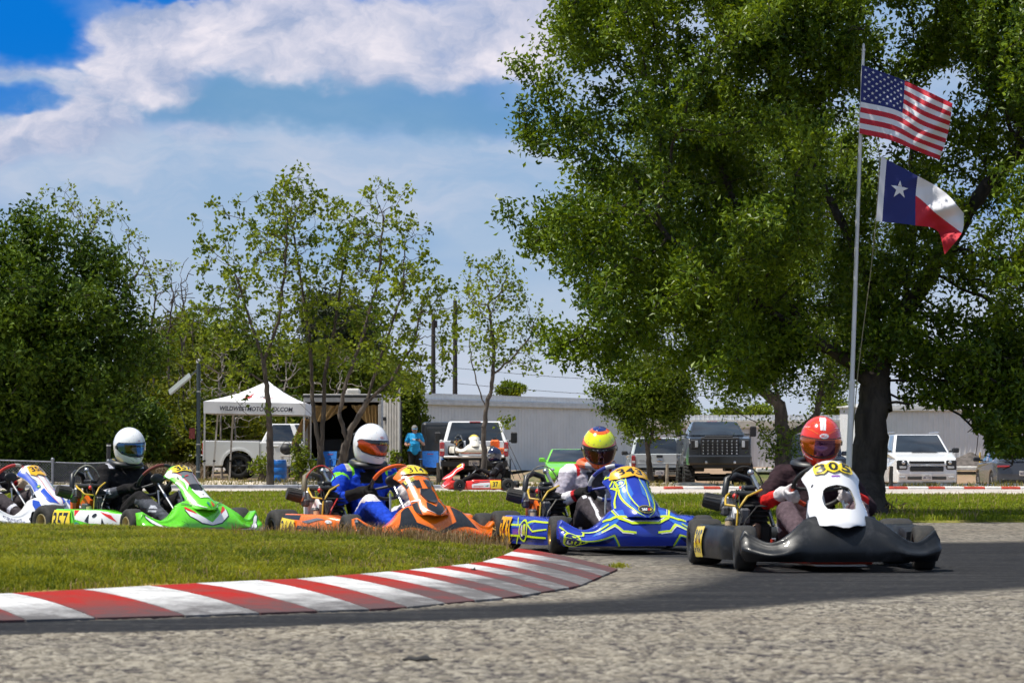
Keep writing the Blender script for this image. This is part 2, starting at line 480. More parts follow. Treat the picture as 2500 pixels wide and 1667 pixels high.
def gridmesh(name, xs, ys, zf, m, kind='structure', tone=None, smooth=True):
    X, Y = np.meshgrid(xs, ys, indexing='ij'); Z = zf(X, Y); nx, ny = X.shape
    co = np.stack([X, Y, Z], -1).reshape(-1, 3); i = np.arange(nx * ny).reshape(nx, ny)
    q = np.stack([i[:-1, :-1], i[1:, :-1], i[1:, 1:], i[:-1, 1:]], -1).reshape(-1, 4)
    return np_mesh(name, co, q, m, kind=kind, tone=None if tone is None else tone(X, Y).ravel(), smooth=smooth)

# --- base ground out to the horizon
def ground_mat():
    m = bpy.data.materials.new('dry_ground'); m.use_nodes = True; t = m.node_tree; b = t.nodes['Principled BSDF']; b.inputs['Roughness'].default_value = 0.95
    co = tcoord(t); n = tnoise(t, tmap(t, co, (0.35, 0.12, 1)), 1.0, 7, 0.65); n2 = tnoise(t, co, 3.0, 6, 0.7)
    c = mixc(t, n2, (0.20, 0.125, 0.075), (0.36, 0.25, 0.16))
    c = mixc(t, (n + n2 * 0.3).step(0.62, 0.78), c, (0.085, 0.10, 0.025))
    t.links.new(c.k, b.inputs['Base Color'])
    bn = t.nodes.new('ShaderNodeBump'); bn.inputs['Strength'].default_value = 0.6; bn.inputs['Distance'].default_value = 0.05
    t.links.new(n2.k, bn.inputs['Height']); t.links.new(bn.outputs[0], b.inputs['Normal']); return m
DIRT = ground_mat()
xs = np.concatenate([[-900, -400, -150, -70, -40], np.arange(-26, 27, 0.5), [40, 70, 150, 400, 900]])
ys = np.concatenate([[-60, -20, 5, 30], np.arange(60, 76, 4), np.arange(76, 112, 0.5), [116, 125, 140, 200, 300, 500, 1000, 1800]])
gridmesh('ground', xs, ys, T, DIRT)

# --- near circuit: old exposed-aggregate asphalt with dark rubbered / patched band
def gp(px, py): g = G(px, py); return (g.x, g.y)
BAND = [gp(*p) for p in [(-900, 1438), (-300, 1433), (0, 1428), (400, 1422), (900, 1404), (1180, 1389), (1300, 1384), (1430, 1372), (1560, 1342), (1640, 1315),
                         (1622, 1300), (1500, 1283), (1330, 1276), (1200, 1268), (1190, 1250), (1500, 1247), (1600, 1250), (2160, 1246), (2352, 1244), (3300, 1240),
                         (3600, 1300), (2900, 1325), (2352, 1354), (2000, 1376), (1700, 1400), (1300, 1417), (900, 1432), (400, 1452), (0, 1461), (-300, 1470), (-900, 1482)]]
def band_mask(X, Y):
    wob = 0.05 * fbm(X * 3, Y * 1.2, 11)
    d = sdf(X + wob, Y + wob * 2.5, BAND)
    soft = 0.05 + 0.03 * (Y - 10).clip(0, 10)
    return np.clip(0.5 - d / (2 * soft), 0, 1)
def pebble_h(X, Y):
    a = fbm(X * 46, Y * 40, 5, 2); b = vnoise(X * 87, Y * 64, 9); c = fbm(X * 7, Y * 5, 8, 3)
    return np.clip(a * 1.25 + 0.15, -1, 0.85) * 0.0062 + b * 0.003 + c * 0.002
def track_z(X, Y):
    m = band_mask(X, Y); fade = 1 - sstep(Y, 12.5, 16.5)
    return 0.004 + pebble_h(X, Y) * (1 - 0.86 * m) * (0.35 + 0.65 * fade)
def track_mat():
    m = bpy.data.materials.new('aggregate_asphalt'); m.use_nodes = True; t = m.node_tree; b = t.nodes['Principled BSDF']
    co = tcoord(t); k = tattr(t, 'tone')
    sp = t.nodes.new('ShaderNodeSeparateXYZ'); t.links.new(co.k, sp.inputs[0]); z = NX(t, sp.outputs[2])
    v = tvor(t, co, 38.0, 'F1', 'Color'); vd = tvor(t, co, 38.0)
    sv = t.nodes.new('ShaderNodeSeparateColor'); t.links.new(v.k, sv.inputs[0]); r = NX(t, sv.outputs[0])
    n = tnoise(t, co, 22.0, 5, 0.7); big = tnoise(t, tmap(t, co, (0.8, 0.5, 1)), 1.0, 5, 0.6)
    stone = mixc(t, r, (0.10, 0.087, 0.070), (0.34, 0.31, 0.25))
    stone = mixc(t, big.step(0.35, 0.7) * 0.35, stone, (0.20, 0.165, 0.12))
    lanes = tnoise(t, tmap(t, co, (0.25, 1.6, 1)), 1.0, 6, 0.6); stone = mixc(t, lanes.step(0.38, 0.66) * 0.35, stone, (0.115, 0.105, 0.095))
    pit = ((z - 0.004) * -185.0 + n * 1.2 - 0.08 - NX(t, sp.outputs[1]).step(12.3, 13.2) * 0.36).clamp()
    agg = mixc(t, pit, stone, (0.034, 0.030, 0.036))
    streak = tnoise(t, tmap(t, co, (0.7, 6.0, 1)), 1.0, 6, 0.65)
    dark = mixc(t, (streak * 0.8 + n * 0.3).step(0.45, 0.8), (0.016, 0.0165, 0.0185), (0.044, 0.043, 0.043))
    dark = mixc(t, (r * n).step(0.42, 0.6) * 0.35, dark, (0.14, 0.13, 0.12))
    fac = (k + (n - 0.5) * 0.9 * (k * (k.rsub(1.0)) * 4.0)).clamp()
    c = mixc(t, fac, agg, dark); t.links.new(c.k, b.inputs['Base Color'])
    t.links.new((fac * -0.06 + 0.95).k, b.inputs['Roughness']); b.inputs['Specular IOR Level'].default_value = 0.08
    bn = t.nodes.new('ShaderNodeBump'); bn.inputs['Strength'].default_value = 0.7; bn.inputs['Distance'].default_value = 0.006
    t.links.new((n + vd * -0.8).k, bn.inputs['Height']); t.links.new(bn.outputs[0], b.inputs['Normal']); return m
AGG = track_mat()
def join_axis(parts): return np.unique(np.round(np.concatenate(parts), 4))
xs = np.arange(-2.45, 2.46, 0.0115)
ys = join_axis([np.arange(7.2, 12.6, 0.0155)])
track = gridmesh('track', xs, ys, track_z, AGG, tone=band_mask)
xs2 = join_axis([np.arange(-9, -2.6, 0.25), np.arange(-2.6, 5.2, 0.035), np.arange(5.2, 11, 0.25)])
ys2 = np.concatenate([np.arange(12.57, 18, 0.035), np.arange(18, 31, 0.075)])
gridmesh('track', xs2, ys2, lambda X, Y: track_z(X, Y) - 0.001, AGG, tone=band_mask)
for (x0, x1, y0, y1) in ((-40, -2.44, -3, 12.6), (2.44, 40, -3, 12.6), (-2.46, 2.46, -3, 7.22), (-40, -8.9, 12.55, 31), (10.9, 40, 12.55, 31)):
    gridmesh('track', np.linspace(x0, x1, 40), np.linspace(y0, y1, 40), lambda X, Y: np.full_like(X, 0.0055), AGG, tone=band_mask)

# --- kerb of painted blocks round the inside of the corner
FR = [(-700, 1444), (-260, 1431), (0, 1425), (400, 1414), (900, 1397), (1180, 1370), (1330, 1345), (1420, 1306)]
BK = [(-700, 1392), (-260, 1374), (0, 1363), (190, 1353), (500, 1336), (690, 1328), (920, 1310), (1100, 1292), (1165, 1272), (1190, 1259)]
def fr(px): return G(px, float(np.interp(px, [p[0] for p in FR], [p[1] for p in FR])), 0.012)
def bk(px): return G(px, float(np.interp(px, [p[0] for p in BK], [p[1] for p in BK])), 0.075)
PAIRS = [(-560, -420), (-390, -215), (-230, -60), (-120, 62), (27, 234), (202, 452), (367, 635), (478, 776), (632, 903), (723, 994), (813, 1089), (877, 1160), (951, 1228), (999, 1276), (1058, 1322), (1100, 1356), (1143, 1390), (1178, 1418), (1208, 1446), (1230, 1470), (1250, 1490), (1265, 1508)]
def paint(name, col, worn):
    m = bpy.data.materials.new(name); m.use_nodes = True; t = m.node_tree; b = t.nodes['Principled BSDF']; b.inputs['Roughness'].default_value = 0.85; b.inputs['Specular IOR Level'].default_value = 0.1
    co = tcoord(t); n = tnoise(t, tmap(t, co, (3, 3, 3)), 2.0, 8, 0.72); n2 = tnoise(t, co, 38.0, 4, 0.7); k = tattr(t, 'tone')
    c = mixc(t, (n * 0.9 + n2 * 0.35).step(0.48, 0.78) * 0.85, col, worn)
    c = mixc(t, (k.step(0.40, 1.05) * (n * 2.0 + 0.05) + n2.step(0.62, 0.8) * 0.3).clamp() * 0.85, c, (0.065, 0.06, 0.062))
    st = tnoise(t, tmap(t, co, (0.7, 7.0, 1)), 1.6, 6, 0.7); c = mixc(t, (st.step(0.54, 0.72) * n.step(0.3, 0.6)) * 0.6, c, (0.085, 0.075, 0.075))
    t.links.new(c.k, b.inputs['Base Color'])
    bn = t.nodes.new('ShaderNodeBump'); bn.inputs['Strength'].default_value = 0.4; bn.inputs['Distance'].default_value = 0.01
    t.links.new((n2 + n).k, bn.inputs['Height']); t.links.new(bn.outputs[0], b.inputs['Normal']); return m
RED, WHT = paint('kerb_red_paint', (0.34, 0.014, 0.009), (0.22, 0.04, 0.03)), paint('kerb_white_paint', (0.62, 0.615, 0.61), (0.32, 0.315, 0.31))
kerb = bpy.data.objects.new('kerb', None); link(kerb); tag(kerb, 'red and white painted kerb curving round the grass infield', None, None, 'structure')
for i in range(len(PAIRS) - 1):
    (b0, f0), (b1, f1) = PAIRS[i], PAIRS[i + 1]
    A0, A1, B0, B1 = (fr(f0 / 1.063), fr(f1 / 1.063), bk(b0 / 1.063), bk(b1 / 1.063))
    co = []; tn = []; nS, nT = 5, 12
    for s in range(nS):
        for k in range(nT):
            sq = 0.012 + 0.976 * s / (nS - 1); a = A0.lerp(A1, sq); b_ = B0.lerp(B1, sq); q = k / (nT - 1)
            p = a.lerp(b_, q); p.z = 0.014 + 0.062 * (1 - (1 - q)**1.8); co.append(p[:])
            edge = 1 - q + (0.75 * max(0, (b0 - 700) / 560) * (0.35 + 0.65 * (1 - q)) if b0 > 700 else 0)
            tn.append(edge)
    n0 = len(co); co += [(x, y, z - 0.12) for x, y, z in co]; tn += [1] * n0
    ix = lambda s, k: s * nT + k
    q = [(ix(s, k), ix(s + 1, k), ix(s + 1, k + 1), ix(s, k + 1)) for s in range(nS - 1) for k in range(nT - 1)]
    q += [(ix(s, 0), n0 + ix(s, 0), n0 + ix(s + 1, 0), ix(s + 1, 0)) for s in range(nS - 1)]
    q += [(ix(s, nT - 1), ix(s + 1, nT - 1), n0 + ix(s + 1, nT - 1), n0 + ix(s, nT - 1)) for s in range(nS - 1)]
    q += [(ix(0, k), ix(0, k + 1), n0 + ix(0, k + 1), n0 + ix(0, k)) for k in range(nT - 1)]
    q += [(ix(nS - 1, k), n0 + ix(nS - 1, k), n0 + ix(nS - 1, k + 1), ix(nS - 1, k + 1)) for k in range(nT - 1)]
    np_mesh('kerb_block', np.array(co), np.array(q), RED if i % 2 == 0 else WHT, kerb, tone=np.array(tn), smooth=False)

# --- grass infield behind the kerb (a low bank) and its blades
def soil_mat(name, a, b_, g, thr, sand=None):
    m = bpy.data.materials.new(name); m.use_nodes = True; t = m.node_tree; b = t.nodes['Principled BSDF']; b.inputs['Roughness'].default_value = 1.0; b.inputs['Specular IOR Level'].default_value = 0.1
    co = tcoord(t); n = tnoise(t, co, 1.3, 7, 0.65); n2 = tnoise(t, co, 26.0, 5, 0.7)
    c = mixc(t, n2, a, b_); c = mixc(t, (n + n2 * 0.25).step(thr, thr + 0.12), c, g)
    if sand: c = mixc(t, tattr(t, 'tone'), c, sand)
    t.links.new(c.k, b.inputs['Base Color'])
    bn = t.nodes.new('ShaderNodeBump'); bn.inputs['Strength'].default_value = 0.8; bn.inputs['Distance'].default_value = 0.03
    t.links.new(n2.k, bn.inputs['Height']); t.links.new(bn.outputs[0], b.inputs['Normal']); return m
LAWN = soil_mat('grass_soil', (0.10, 0.115, 0.015), (0.21, 0.21, 0.035), (0.24, 0.20, 0.07), 0.66)
INF = [bk(p)[:2] for p in (-700, -400, -200, 0, 200, 400, 600, 800, 950, 1100, 1165, 1186)]
FAR = [(1186, 19.0), (1120, 19.7), (1050, 19.95), (850, 20.25), (620, 21.6), (350, 22.3), (0, 23.2), (-400, 24.4), (-900, 26)]
INFP = INF + [(SX(px, d), d) for px, d in FAR]
def inf_z(X, Y):
    d = -sdf(X, Y, INFP)
    return np.where(d > -0.06, 0.062 * sstep(d, -0.06, 0.12) + 0.062 * sstep(d, 0.1, 1.3) + 0.012 * fbm(X * 2, Y * 2, 21), -0.05)
xs = np.arange(-8.5, 0.4, 0.06); ys = np.arange(10.6, 26.5, 0.07)
def bare(X, Y):
    dn = -sdf(X, Y, INFP); return ((1 - sstep(dn, 0.10, 0.42)) * sstep(-X, 1.25, 1.6) * (1 - sstep(-X, 2.6, 3.2)) * np.clip(0.75 + 1.1 * fbm(X * 4, Y * 4, 8), 0, 1))
gridmesh('infield', xs, ys, inf_z, soil_mat('infield_soil', (0.10, 0.115, 0.015), (0.21, 0.21, 0.035), (0.24, 0.20, 0.07), 0.66, (0.46, 0.27, 0.09)), tone=bare)
BLADE = leafmat('grass_blade', (0.060, 0.100, 0.008), (0.35, 0.355, 0.040), 0.6, 0.45, spec=0.2)
STRAW = leafmat('straw_blade', (0.16, 0.11, 0.05), (0.42, 0.32, 0.19), 0.8, 0.2, spec=0.1)
def blades(name, X, Y, Z, h, w, lean, m, tone, label=None, cat=None):
    n = len(X); a = rng.uniform(0, 2 * math.pi, n); la = rng.uniform(0, 2 * math.pi, n); l = h * lean * rng.uniform(0.2, 1, n)
    dx, dy = np.cos(a) * w / 2, np.sin(a) * w / 2; lx, ly = np.cos(la) * l, np.sin(la) * l
    co = np.empty((n, 5, 3))
    co[:, 0] = np.stack([X - dx, Y - dy, Z - 0.005], -1); co[:, 1] = np.stack([X + dx, Y + dy, Z - 0.005], -1)
    co[:, 2] = np.stack([X + dx * .8 + lx * .35, Y + dy * .8 + ly * .35, Z + h * .6], -1); co[:, 3] = np.stack([X - dx * .8 + lx * .35, Y - dy * .8 + ly * .35, Z + h * .6], -1)
    co[:, 4] = np.stack([X + lx, Y + ly, Z + h * np.sqrt(np.clip(1 - lean * lean * .4, .3, 1))], -1)
    b = (np.arange(n) * 5)[:, None]
    tri = np.concatenate([b + np.array([[0, 1, 2]]), b + np.array([[0, 2, 3]]), b + np.array([[3, 2, 4]])], 1).reshape(-1, 3)
    o = np_mesh(name, co.reshape(-1, 3), tri, m, kind='stuff', tone=np.repeat(tone, 3))
    return tag(o, label, cat)
def scatter(poly_fn, n, x0, x1, y0, y1, pw=1.0):
    X = rng.uniform(x0, x1, n); Y = y0 + (y1 - y0) * rng.uniform(0, 1, n)**pw
    k = poly_fn(X, Y); return X[k], Y[k]
def in_view(X, Y, m=0.35): return np.abs(X) < Y * 0.182 + m
X, Y = scatter(lambda X, Y: (sdf(X, Y, INFP) < -0.03) & in_view(X, Y), 420000, -5.2, 0.3, 11.5, 24.5, 1.25)
dn = -sdf(X, Y, INFP); k = rng.uniform(0, 1, len(X)) < sstep(dn, -0.02, 0.2) * 0.9 + 0.1
patch = fbm(X * 1.6, Y * 1.6, 31); k &= rng.uniform(0, 1, len(X)) > bare(X, Y) * 1.3; X, Y, patch, dn = X[k], Y[k], patch[k], dn[k]
h = (0.022 + 0.022 * sstep(dn, 0.05, 0.8) + 0.018 * fbm(X * 7, Y * 6, 77).clip(-0.5, 1) + 0.010 * patch) * rng.uniform(0.6, 1.5, len(X)); h = h.clip(0.012, 0.12)
tone = np.clip(0.42 + 0.5 * patch + rng.normal(0, 0.27, len(X)) + 0.45 * fbm(X * 6, Y * 5, 77), 0, 1)
blades('grass', X, Y, inf_z(X, Y), h, 0.0048, 0.9, BLADE, tone, 'short yellow green grass on the infield behind the kerb', 'grass')
X, Y = scatter(lambda X, Y: (sdf(X, Y, INFP) < -0.03) & in_view(X, Y), 26000, -5.2, 0.3, 11.5, 24.5)
k = (fbm(X * 2.2, Y * 2.2, 51) > -0.1) ; X, Y = X[k], Y[k]
blades('dry_grass', X, Y, inf_z(X, Y), rng.uniform(0.035, 0.075, len(X)), 0.004, 0.9, STRAW, rng.uniform(0, 0.8, len(X)), 'straw coloured dead grass among the green infield grass', 'grass')
X, Y = scatter(lambda X, Y: (lambda q: (q < 0.0) & (q > -0.30))(sdf(X, Y, INFP)) & in_view(X, Y), 60000, -5.2, 0.3, 11.5, 21)
k = rng.uniform(0, 1, len(X)) < np.clip(0.25 + 1.2 * fbm(X * 3, Y * 3, 19), 0, 0.75); X, Y = X[k], Y[k]
blades('dry_grass', X, Y, inf_z(X, Y), rng.uniform(0.012, 0.04, len(X)), 0.005, 1.0, STRAW, rng.uniform(0.1, 0.9, len(X)), 'dry tan grass fringe along the back edge of the striped kerb', 'grass')
# taller seed heads on the crest in front of the orange kart
X, Y = scatter(lambda X, Y: (sdf(X, Y, INFP) < -0.2) & in_view(X, Y), 170, -5.2, 0.3, 12, 20)
o = blades('wild_flowers', X, Y, inf_z(X, Y), rng.uniform(0.035, 0.055, len(X)), 0.012, 0.5, leafmat('flower_yellow', (0.55, 0.42, 0.02), (0.75, 0.62, 0.06), 0.8, 0.3, spec=0.1), rng.uniform(0, 1, len(X)), 'tiny yellow flowers scattered through the infield grass', 'flowers')
n = 5200; Y = rng.uniform(18.6, 21.6, n); px = np.clip(rng.normal(930, 150, n), 540, 1165); X = (px * 1.063 - 1250) / F_PX * Y
k = (sdf(X, Y, INFP) < -0.04); X, Y = X[k], Y[k]
blades('tall_grass', X, Y, inf_z(X, Y), rng.uniform(0.06, 0.145, len(X)), 0.005, 0.6, leafmat('seed_head', (0.12, 0.075, 0.04), (0.36, 0.25, 0.15), 0.9, 0.25, spec=0.1), rng.uniform(0, 1, len(X)), 'tall brown seed heads on the crest in front of the orange kart', 'grass')

# --- lawn between the near track and the far track
LAWN_NEAR = [(-25, 26.5), (-6, 26.8), (-2, 27.8), (1, 28.6), (4, 29.6), (6, 29.9), (25, 30.5)]
LAWN_FAR = [(25, 53), (6, 52.5), (2, 53), (0, 55), (-3, 58), (-25, 58)]
LP = LAWN_NEAR + LAWN_FAR
xs = np.arange(-22, 22.1, 0.35); ys = np.arange(26, 59, 0.3)
gridmesh('lawn', xs, ys, lambda X, Y: np.where(sdf(X, Y, LP) < 0.1, 0.025 + 0.015 * fbm(X, Y * .6, 41), -0.06), LAWN)
X, Y = scatter(lambda X, Y: (sdf(X, Y, LP) < 0.03 + 0.1 * vnoise(X * 2, Y, 3)) & in_view(X, Y, 0.6), 330000, -11, 11, 26.3, 58.5, 1.5)
patch = fbm(X * 0.7, Y * 0.4, 61)
h = (0.05 + 0.028 * patch.clip(-.7, 1)) * rng.uniform(0.5, 1.5, len(X)); 
tone = np.clip(0.45 + 0.4 * patch + rng.normal(0, 0.25, len(X)), 0, 1)
blades('grass', X, Y, np.full(len(X), 0.02), h, 0.012, 0.8, leafmat('lawn_blade', (0.072, 0.125, 0.008), (0.34, 0.39, 0.038), 0.6, 0.45, spec=0.2), tone, 'bright green lawn between the two tracks behind the karts', 'grass')
k = (rng.uniform(0, 1, len(X)) < 0.05) & (patch > -0.1)
blades('dry_grass', X[k], Y[k], np.full(k.sum(), 0.02), rng.uniform(0.06, 0.13, k.sum()), 0.010, 0.7, STRAW, rng.uniform(0.2, 1, k.sum()), 'scattered straw stalks on the lawn behind the karts', 'grass')

# --- far track, its verge, low kerb and the rubble berm before the parked cars
CONC = mat('pale_concrete', (0.46, 0.41, 0.36), 0.85, var=0.18, vs=0.9, dirt=(0.24, 0.21, 0.18), dscale=1.5, damt=0.5, stretch=(0.5, 0.2, 1))
gridmesh('far_track', np.linspace(-30, 30, 120), np.linspace(51.5, 74, 40), lambda X, Y: -0.004 + 0.004 * fbm(X, Y, 2), CONC)
GRAV = mat('pale_gravel', (0.50, 0.43, 0.34), 0.95, var=0.4, vs=6, dirt=(0.22, 0.17, 0.10), dscale=2.2, damt=0.75, bump=0.8, bs=18)
def berm_z(X, Y):
    pr = np.exp(-((Y - 78.6 - 0.3 * fbm(X * .3, X * 0, 4)) / 1.0)**2)
    return T(X, Y) + 0.004 + pr * (0.10 + 0.05 * sstep(X, -1, 2) + 0.06 * fbm(X * 1.1, Y * 0.6, 14) + 0.035 * fbm(X * 4, Y * 2, 15)) + 0.028 * np.exp(-((Y - 75.0) / 1.6)**2)
gridmesh('gravel_verge', np.arange(-20, 20.1, 0.14), np.arange(73.6, 82.6, 0.22), berm_z, GRAV)
n = 16000; X = rng.uniform(-16, 16, n); Y = 73.9 + 8 * rng.uniform(0, 1, n)
k = (fbm(X * .8, Y * .5, 71) > 0.05); X, Y = X[k], Y[k]
blades('verge_weeds', X, Y, berm_z(X, Y), rng.uniform(0.04, 0.17, len(X)), 0.022, 0.9, leafmat('weed_blade', (0.08, 0.085, 0.02), (0.34, 0.29, 0.12), 0.8, 0.3, spec=0.1), rng.uniform(0, 1, len(X)), 'sparse weeds along the pale gravel verge before the parked cars', 'weeds')
fk = bpy.data.objects.new('far_kerb', None); link(fk); tag(fk, 'low red and white kerb along the far track', None, None, 'structure')
x = 3.6; i = 0
FRED, FWHT = mat('far_kerb_red', (0.50, 0.06, 0.035), 0.8, var=0.25, vs=6), mat('far_kerb_white', (0.72, 0.70, 0.67), 0.8, var=0.12, vs=6)
while x < 12.5:
    w = 0.44 + 0.06 * math.sin(i * 2.1); b = MB(); b.box((x + w / 2, 67.5 - 0.02 * x, 0.02), (w - 0.006, 0.6, 0.075), 0, None, 0.015)
    b.build('kerb_block', FRED if i % 2 == 0 else FWHT, fk); x += w; i += 1
b = MB(); x = -16.0
gk = bpy.data.objects.new('concrete_edging', None); link(gk); tag(gk, 'grey concrete edging along the far side of the far track', None, None, 'structure')
while x < -0.9:
    b = MB(); b.box((x + 0.6, 69.5, 0.03), (1.19, 0.35, 0.10), 0, None, 0.015); b.build('edging_block', mat('edging_concrete', (0.27, 0.28, 0.31), 0.8, var=0.25, vs=3), gk); x += 1.2
BANKC = mat('concrete_beam', (0.62, 0.60, 0.56), 0.85, var=0.2, vs=4)
for (x0, x1, y, z) in ((SX(1740, 106), SX(1830, 106), 106.6, 0.33), (SX(2030, 106), SX(2062, 106), 106.6, 0.36), (SX(2190, 106), SX(2284, 106), 106.6, 0.40)):
    b = MB(); b.box(((x0 + x1) / 2, y, z), (x1 - x0, 0.4, 0.16), 0, None, 0.03); o = b.build('concrete_beam', BANKC)
    tag(o, {1740: '', }.get(0) or 'pale concrete beam lying along the top of the dirt bank ' + ('behind the leaning oak' if x0 < 9 and x1 < 9 and x0 < SX(1900, 106) else 'left of the white suv' if x1 < SX(2070, 106) else 'right of the white suv'), 'concrete beam')
b = MB()
def heap(u, v):
    r = v; return Vector((SX(2240, 108) + r * 1.9 * math.cos(u), 108.6 + r * 1.2 * math.sin(u), 0.30 + 0.75 * max(0, 1 - r)**0.8 * (0.9 + 0.25 * mnoise.noise(Vector((math.cos(u) * r * 4, math.sin(u) * r * 4, 2)))) ))
b.grid(heap, lin(0, 2 * math.pi, 40), lin(1, 0, 12), 0, True)
tag(b.build('dirt_heap', mat('dark_soil', (0.10, 0.085, 0.075), 1, var=0.4, vs=5, bump=.8, bs=14)), 'heap of dark soil behind the dirt bank near the white suv', 'soil heap')

RBR = mat('rubber_scrap', (0.012, 0.011, 0.011), 0.8)
for (px, py, sx, sy, sz, zz, lab) in ((965, 1517, .055, .03, .010, .004, 'flat dark scrap of rubber lying on the pale foreground track'), (1088, 1312, .016, .012, .012, .062, 'small black rubber crumb on the striped kerb'), (838, 1392, .010, .010, .008, .006, 'tiny pale pebble on the dark band below the kerb')):
    b = MB(); b.ell((0, 0, sz * .5), (sx, sy, sz), 14, 8); b.v = [(x * (1 + .25 * math.sin(9 * y / sy)), y, z * (1 + .3 * math.sin(7 * x / sx))) for x, y, z in b.v]
    q = G(px, py, zz); tag(b.build('rubber_scrap' if sz > .009 else 'pebble', RBR if sz > .009 else mat('pebble_tan', (.45, .40, .32), .9), None, q), lab, 'debris' if sz > .009 else 'pebble')
q = G(1424, 1303, 0.0); n = 160; X = q.x + rng.normal(0, 0.03, n); Y = q.y + rng.normal(0, 0.12, n)
blades('grass_tuft', X, Y, np.full(n, 0.004), rng.uniform(0.01, 0.035, n), 0.005, 0.9, BLADE, rng.uniform(0.4, 1, n), 'tiny grass tuft at the far tip of the kerb', 'grass')
BARK = mat('oak_bark', (0.045, 0.036, 0.030), 0.95, var=0.5, vs=9, bump=1.0, bs=30, dirt=(0.10, 0.085, 0.07), dscale=7, damt=0.5, stretch=(1, 1, 0.3))
BARK2 = mat('grey_bark', (0.070, 0.056, 0.045), 0.95, var=0.5, vs=7, bump=1.0, bs=24, dirt=(0.15, 0.125, 0.10), dscale=5, damt=0.5, stretch=(1, 1, 0.35))
_seed = [100]
def reseed():
    global rng
    _seed[0] += 1; rng = np.random.default_rng(_seed[0])
def proj(P):
    """Photo pixel of points, used to keep boughs clear of what the photograph shows below them."""
    y = (P[:, 2] - CAM_H) / P[:, 1]; v = (y * _ct - _st) / (_ct + y * _st)
    k = P[:, 1] / (_ct - v * _st); return (P[:, 0] / k * F_PX + 1250) / 1.06293, (833.5 - v * F_PX) / 1.06293
def clear_of(*boxes, frac=0.0):
    def f(P):
        px, py = proj(P); k = np.ones(len(P), bool)
        for x0, x1, y0, y1 in boxes: k &= ~((px > x0) & (px < x1) & (py > y0) & (py < y1) & (rng.uniform(0, 1, len(P)) > frac))
        return k
    return f
def poly_pts(poly, n):
    P = np.array(poly, float); lo, hi = P.min(0), P.max(0); out = np.empty((0, 2))
    while len(out) < n:
        q = rng.uniform(lo, hi, (n * 2, 2)); out = np.concatenate([out, q[sdf(q[:, 0], q[:, 1], poly) < 0]])
    return out[:n]
def volume(poly, d, depth, nclump, per, rad):
    """Attractor clumps filling a crown whose outline is seen as poly (photo pixels) at depth d."""
    c = poly_pts(poly, nclump); s = -sdf(c[:, 0], c[:, 1], poly) / PPM(d)
    th = depth * np.sqrt(np.clip(s / (depth * 0.6), 0.08, 1))
    dd = d + rng.uniform(-1, 1, nclump) * th
    C = np.array([W(c[i, 0], c[i, 1], d)[:] for i in range(nclump)]); C[:, 1] = dd
    return (C[:, None, :] + rng.normal(0, 1, (nclump, per, 3)) * rad * rng.uniform(0.6, 1.2, (nclump, 1, 1))).reshape(-1, 3)
def colonize(paths, attr, step, infl, kill, iters, jit=0.25, up=0.0):
    """Space colonization: returns nodes and parents."""
    N = []; par = []
    for path, pa in paths:
        P = [Vector(p) for p in path]; prev = pa
        if pa is not None and pa >= 0:
            dd = [(Vector(N[i]) - P[0]).length for i in range(len(N))]; prev = int(np.argmin(dd))
        for i in range(len(P) - 1):
            k = max(1, int((P[i + 1] - P[i]).length / step))
            for j in range(k):
                q = P[i].lerp(P[i + 1], j / k) + Vector(rng.normal(0, 0.012, 3))
                N.append(q[:]); par.append(-1 if prev is None else prev); prev = len(N) - 1
        N.append(P[-1][:]); par.append(prev)
    cap = len(N) + 60000; B = np.empty((cap, 3)); n = len(N); B[:n] = N
    A = attr.copy(); bd = np.full(len(A), 1e9); bi = np.zeros(len(A), int)
    def upd(s, e):
        for c0 in range(s, e, 256):
            c1 = min(e, c0 + 256); d = np.linalg.norm(A[:, None, :] - B[None, c0:c1, :], axis=2)
            m = d.argmin(1); v = d[np.arange(len(A)), m]; k = v < bd; bd[k] = v[k]; bi[k] = m[k] + c0
    upd(0, n); 
    for it in range(iters):
        k = bd > kill
        if not k.all(): A, bd, bi = A[k], bd[k], bi[k]
        if len(A) == 0: break
        act = bd < infl
        if not act.any(): infl *= 1.5; continue
        v = A[act] - B[bi[act]]; v /= np.linalg.norm(v, axis=1)[:, None]
        acc = np.zeros((n, 3)); np.add.at(acc, bi[act], v); ids = np.unique(bi[act])
        dv = acc[ids]; dv /= (np.linalg.norm(dv, axis=1)[:, None] + 1e-9); dv += rng.normal(0, jit, dv.shape); dv[:, 2] += up
        dv /= (np.linalg.norm(dv, axis=1)[:, None] + 1e-9); nw = B[ids] + dv * step
        s = n; B[n:n + len(nw)] = nw; par += ids.tolist(); n += len(nw); upd(s, n)
        if n > cap - 5000: break
    return B[:n].copy(), np.array(par)
def radii(nodes, par, tip, e=2.4, rmax=None):
    n = len(nodes); s = np.zeros(n); ch = np.zeros(n, int)
    for i in range(n - 1, -1, -1):
        if ch[i] == 0: s[i] = tip**e
        if par[i] >= 0: s[par[i]] += s[i]; ch[par[i]] += 1
    r = s**(1 / e)
    if rmax is not None:
        k = rmax / r.max(); big = sstep(r, r.max() * 0.1, r.max() * 0.8); r = r * (1 * (1 - big) + k * big)
    return r, ch
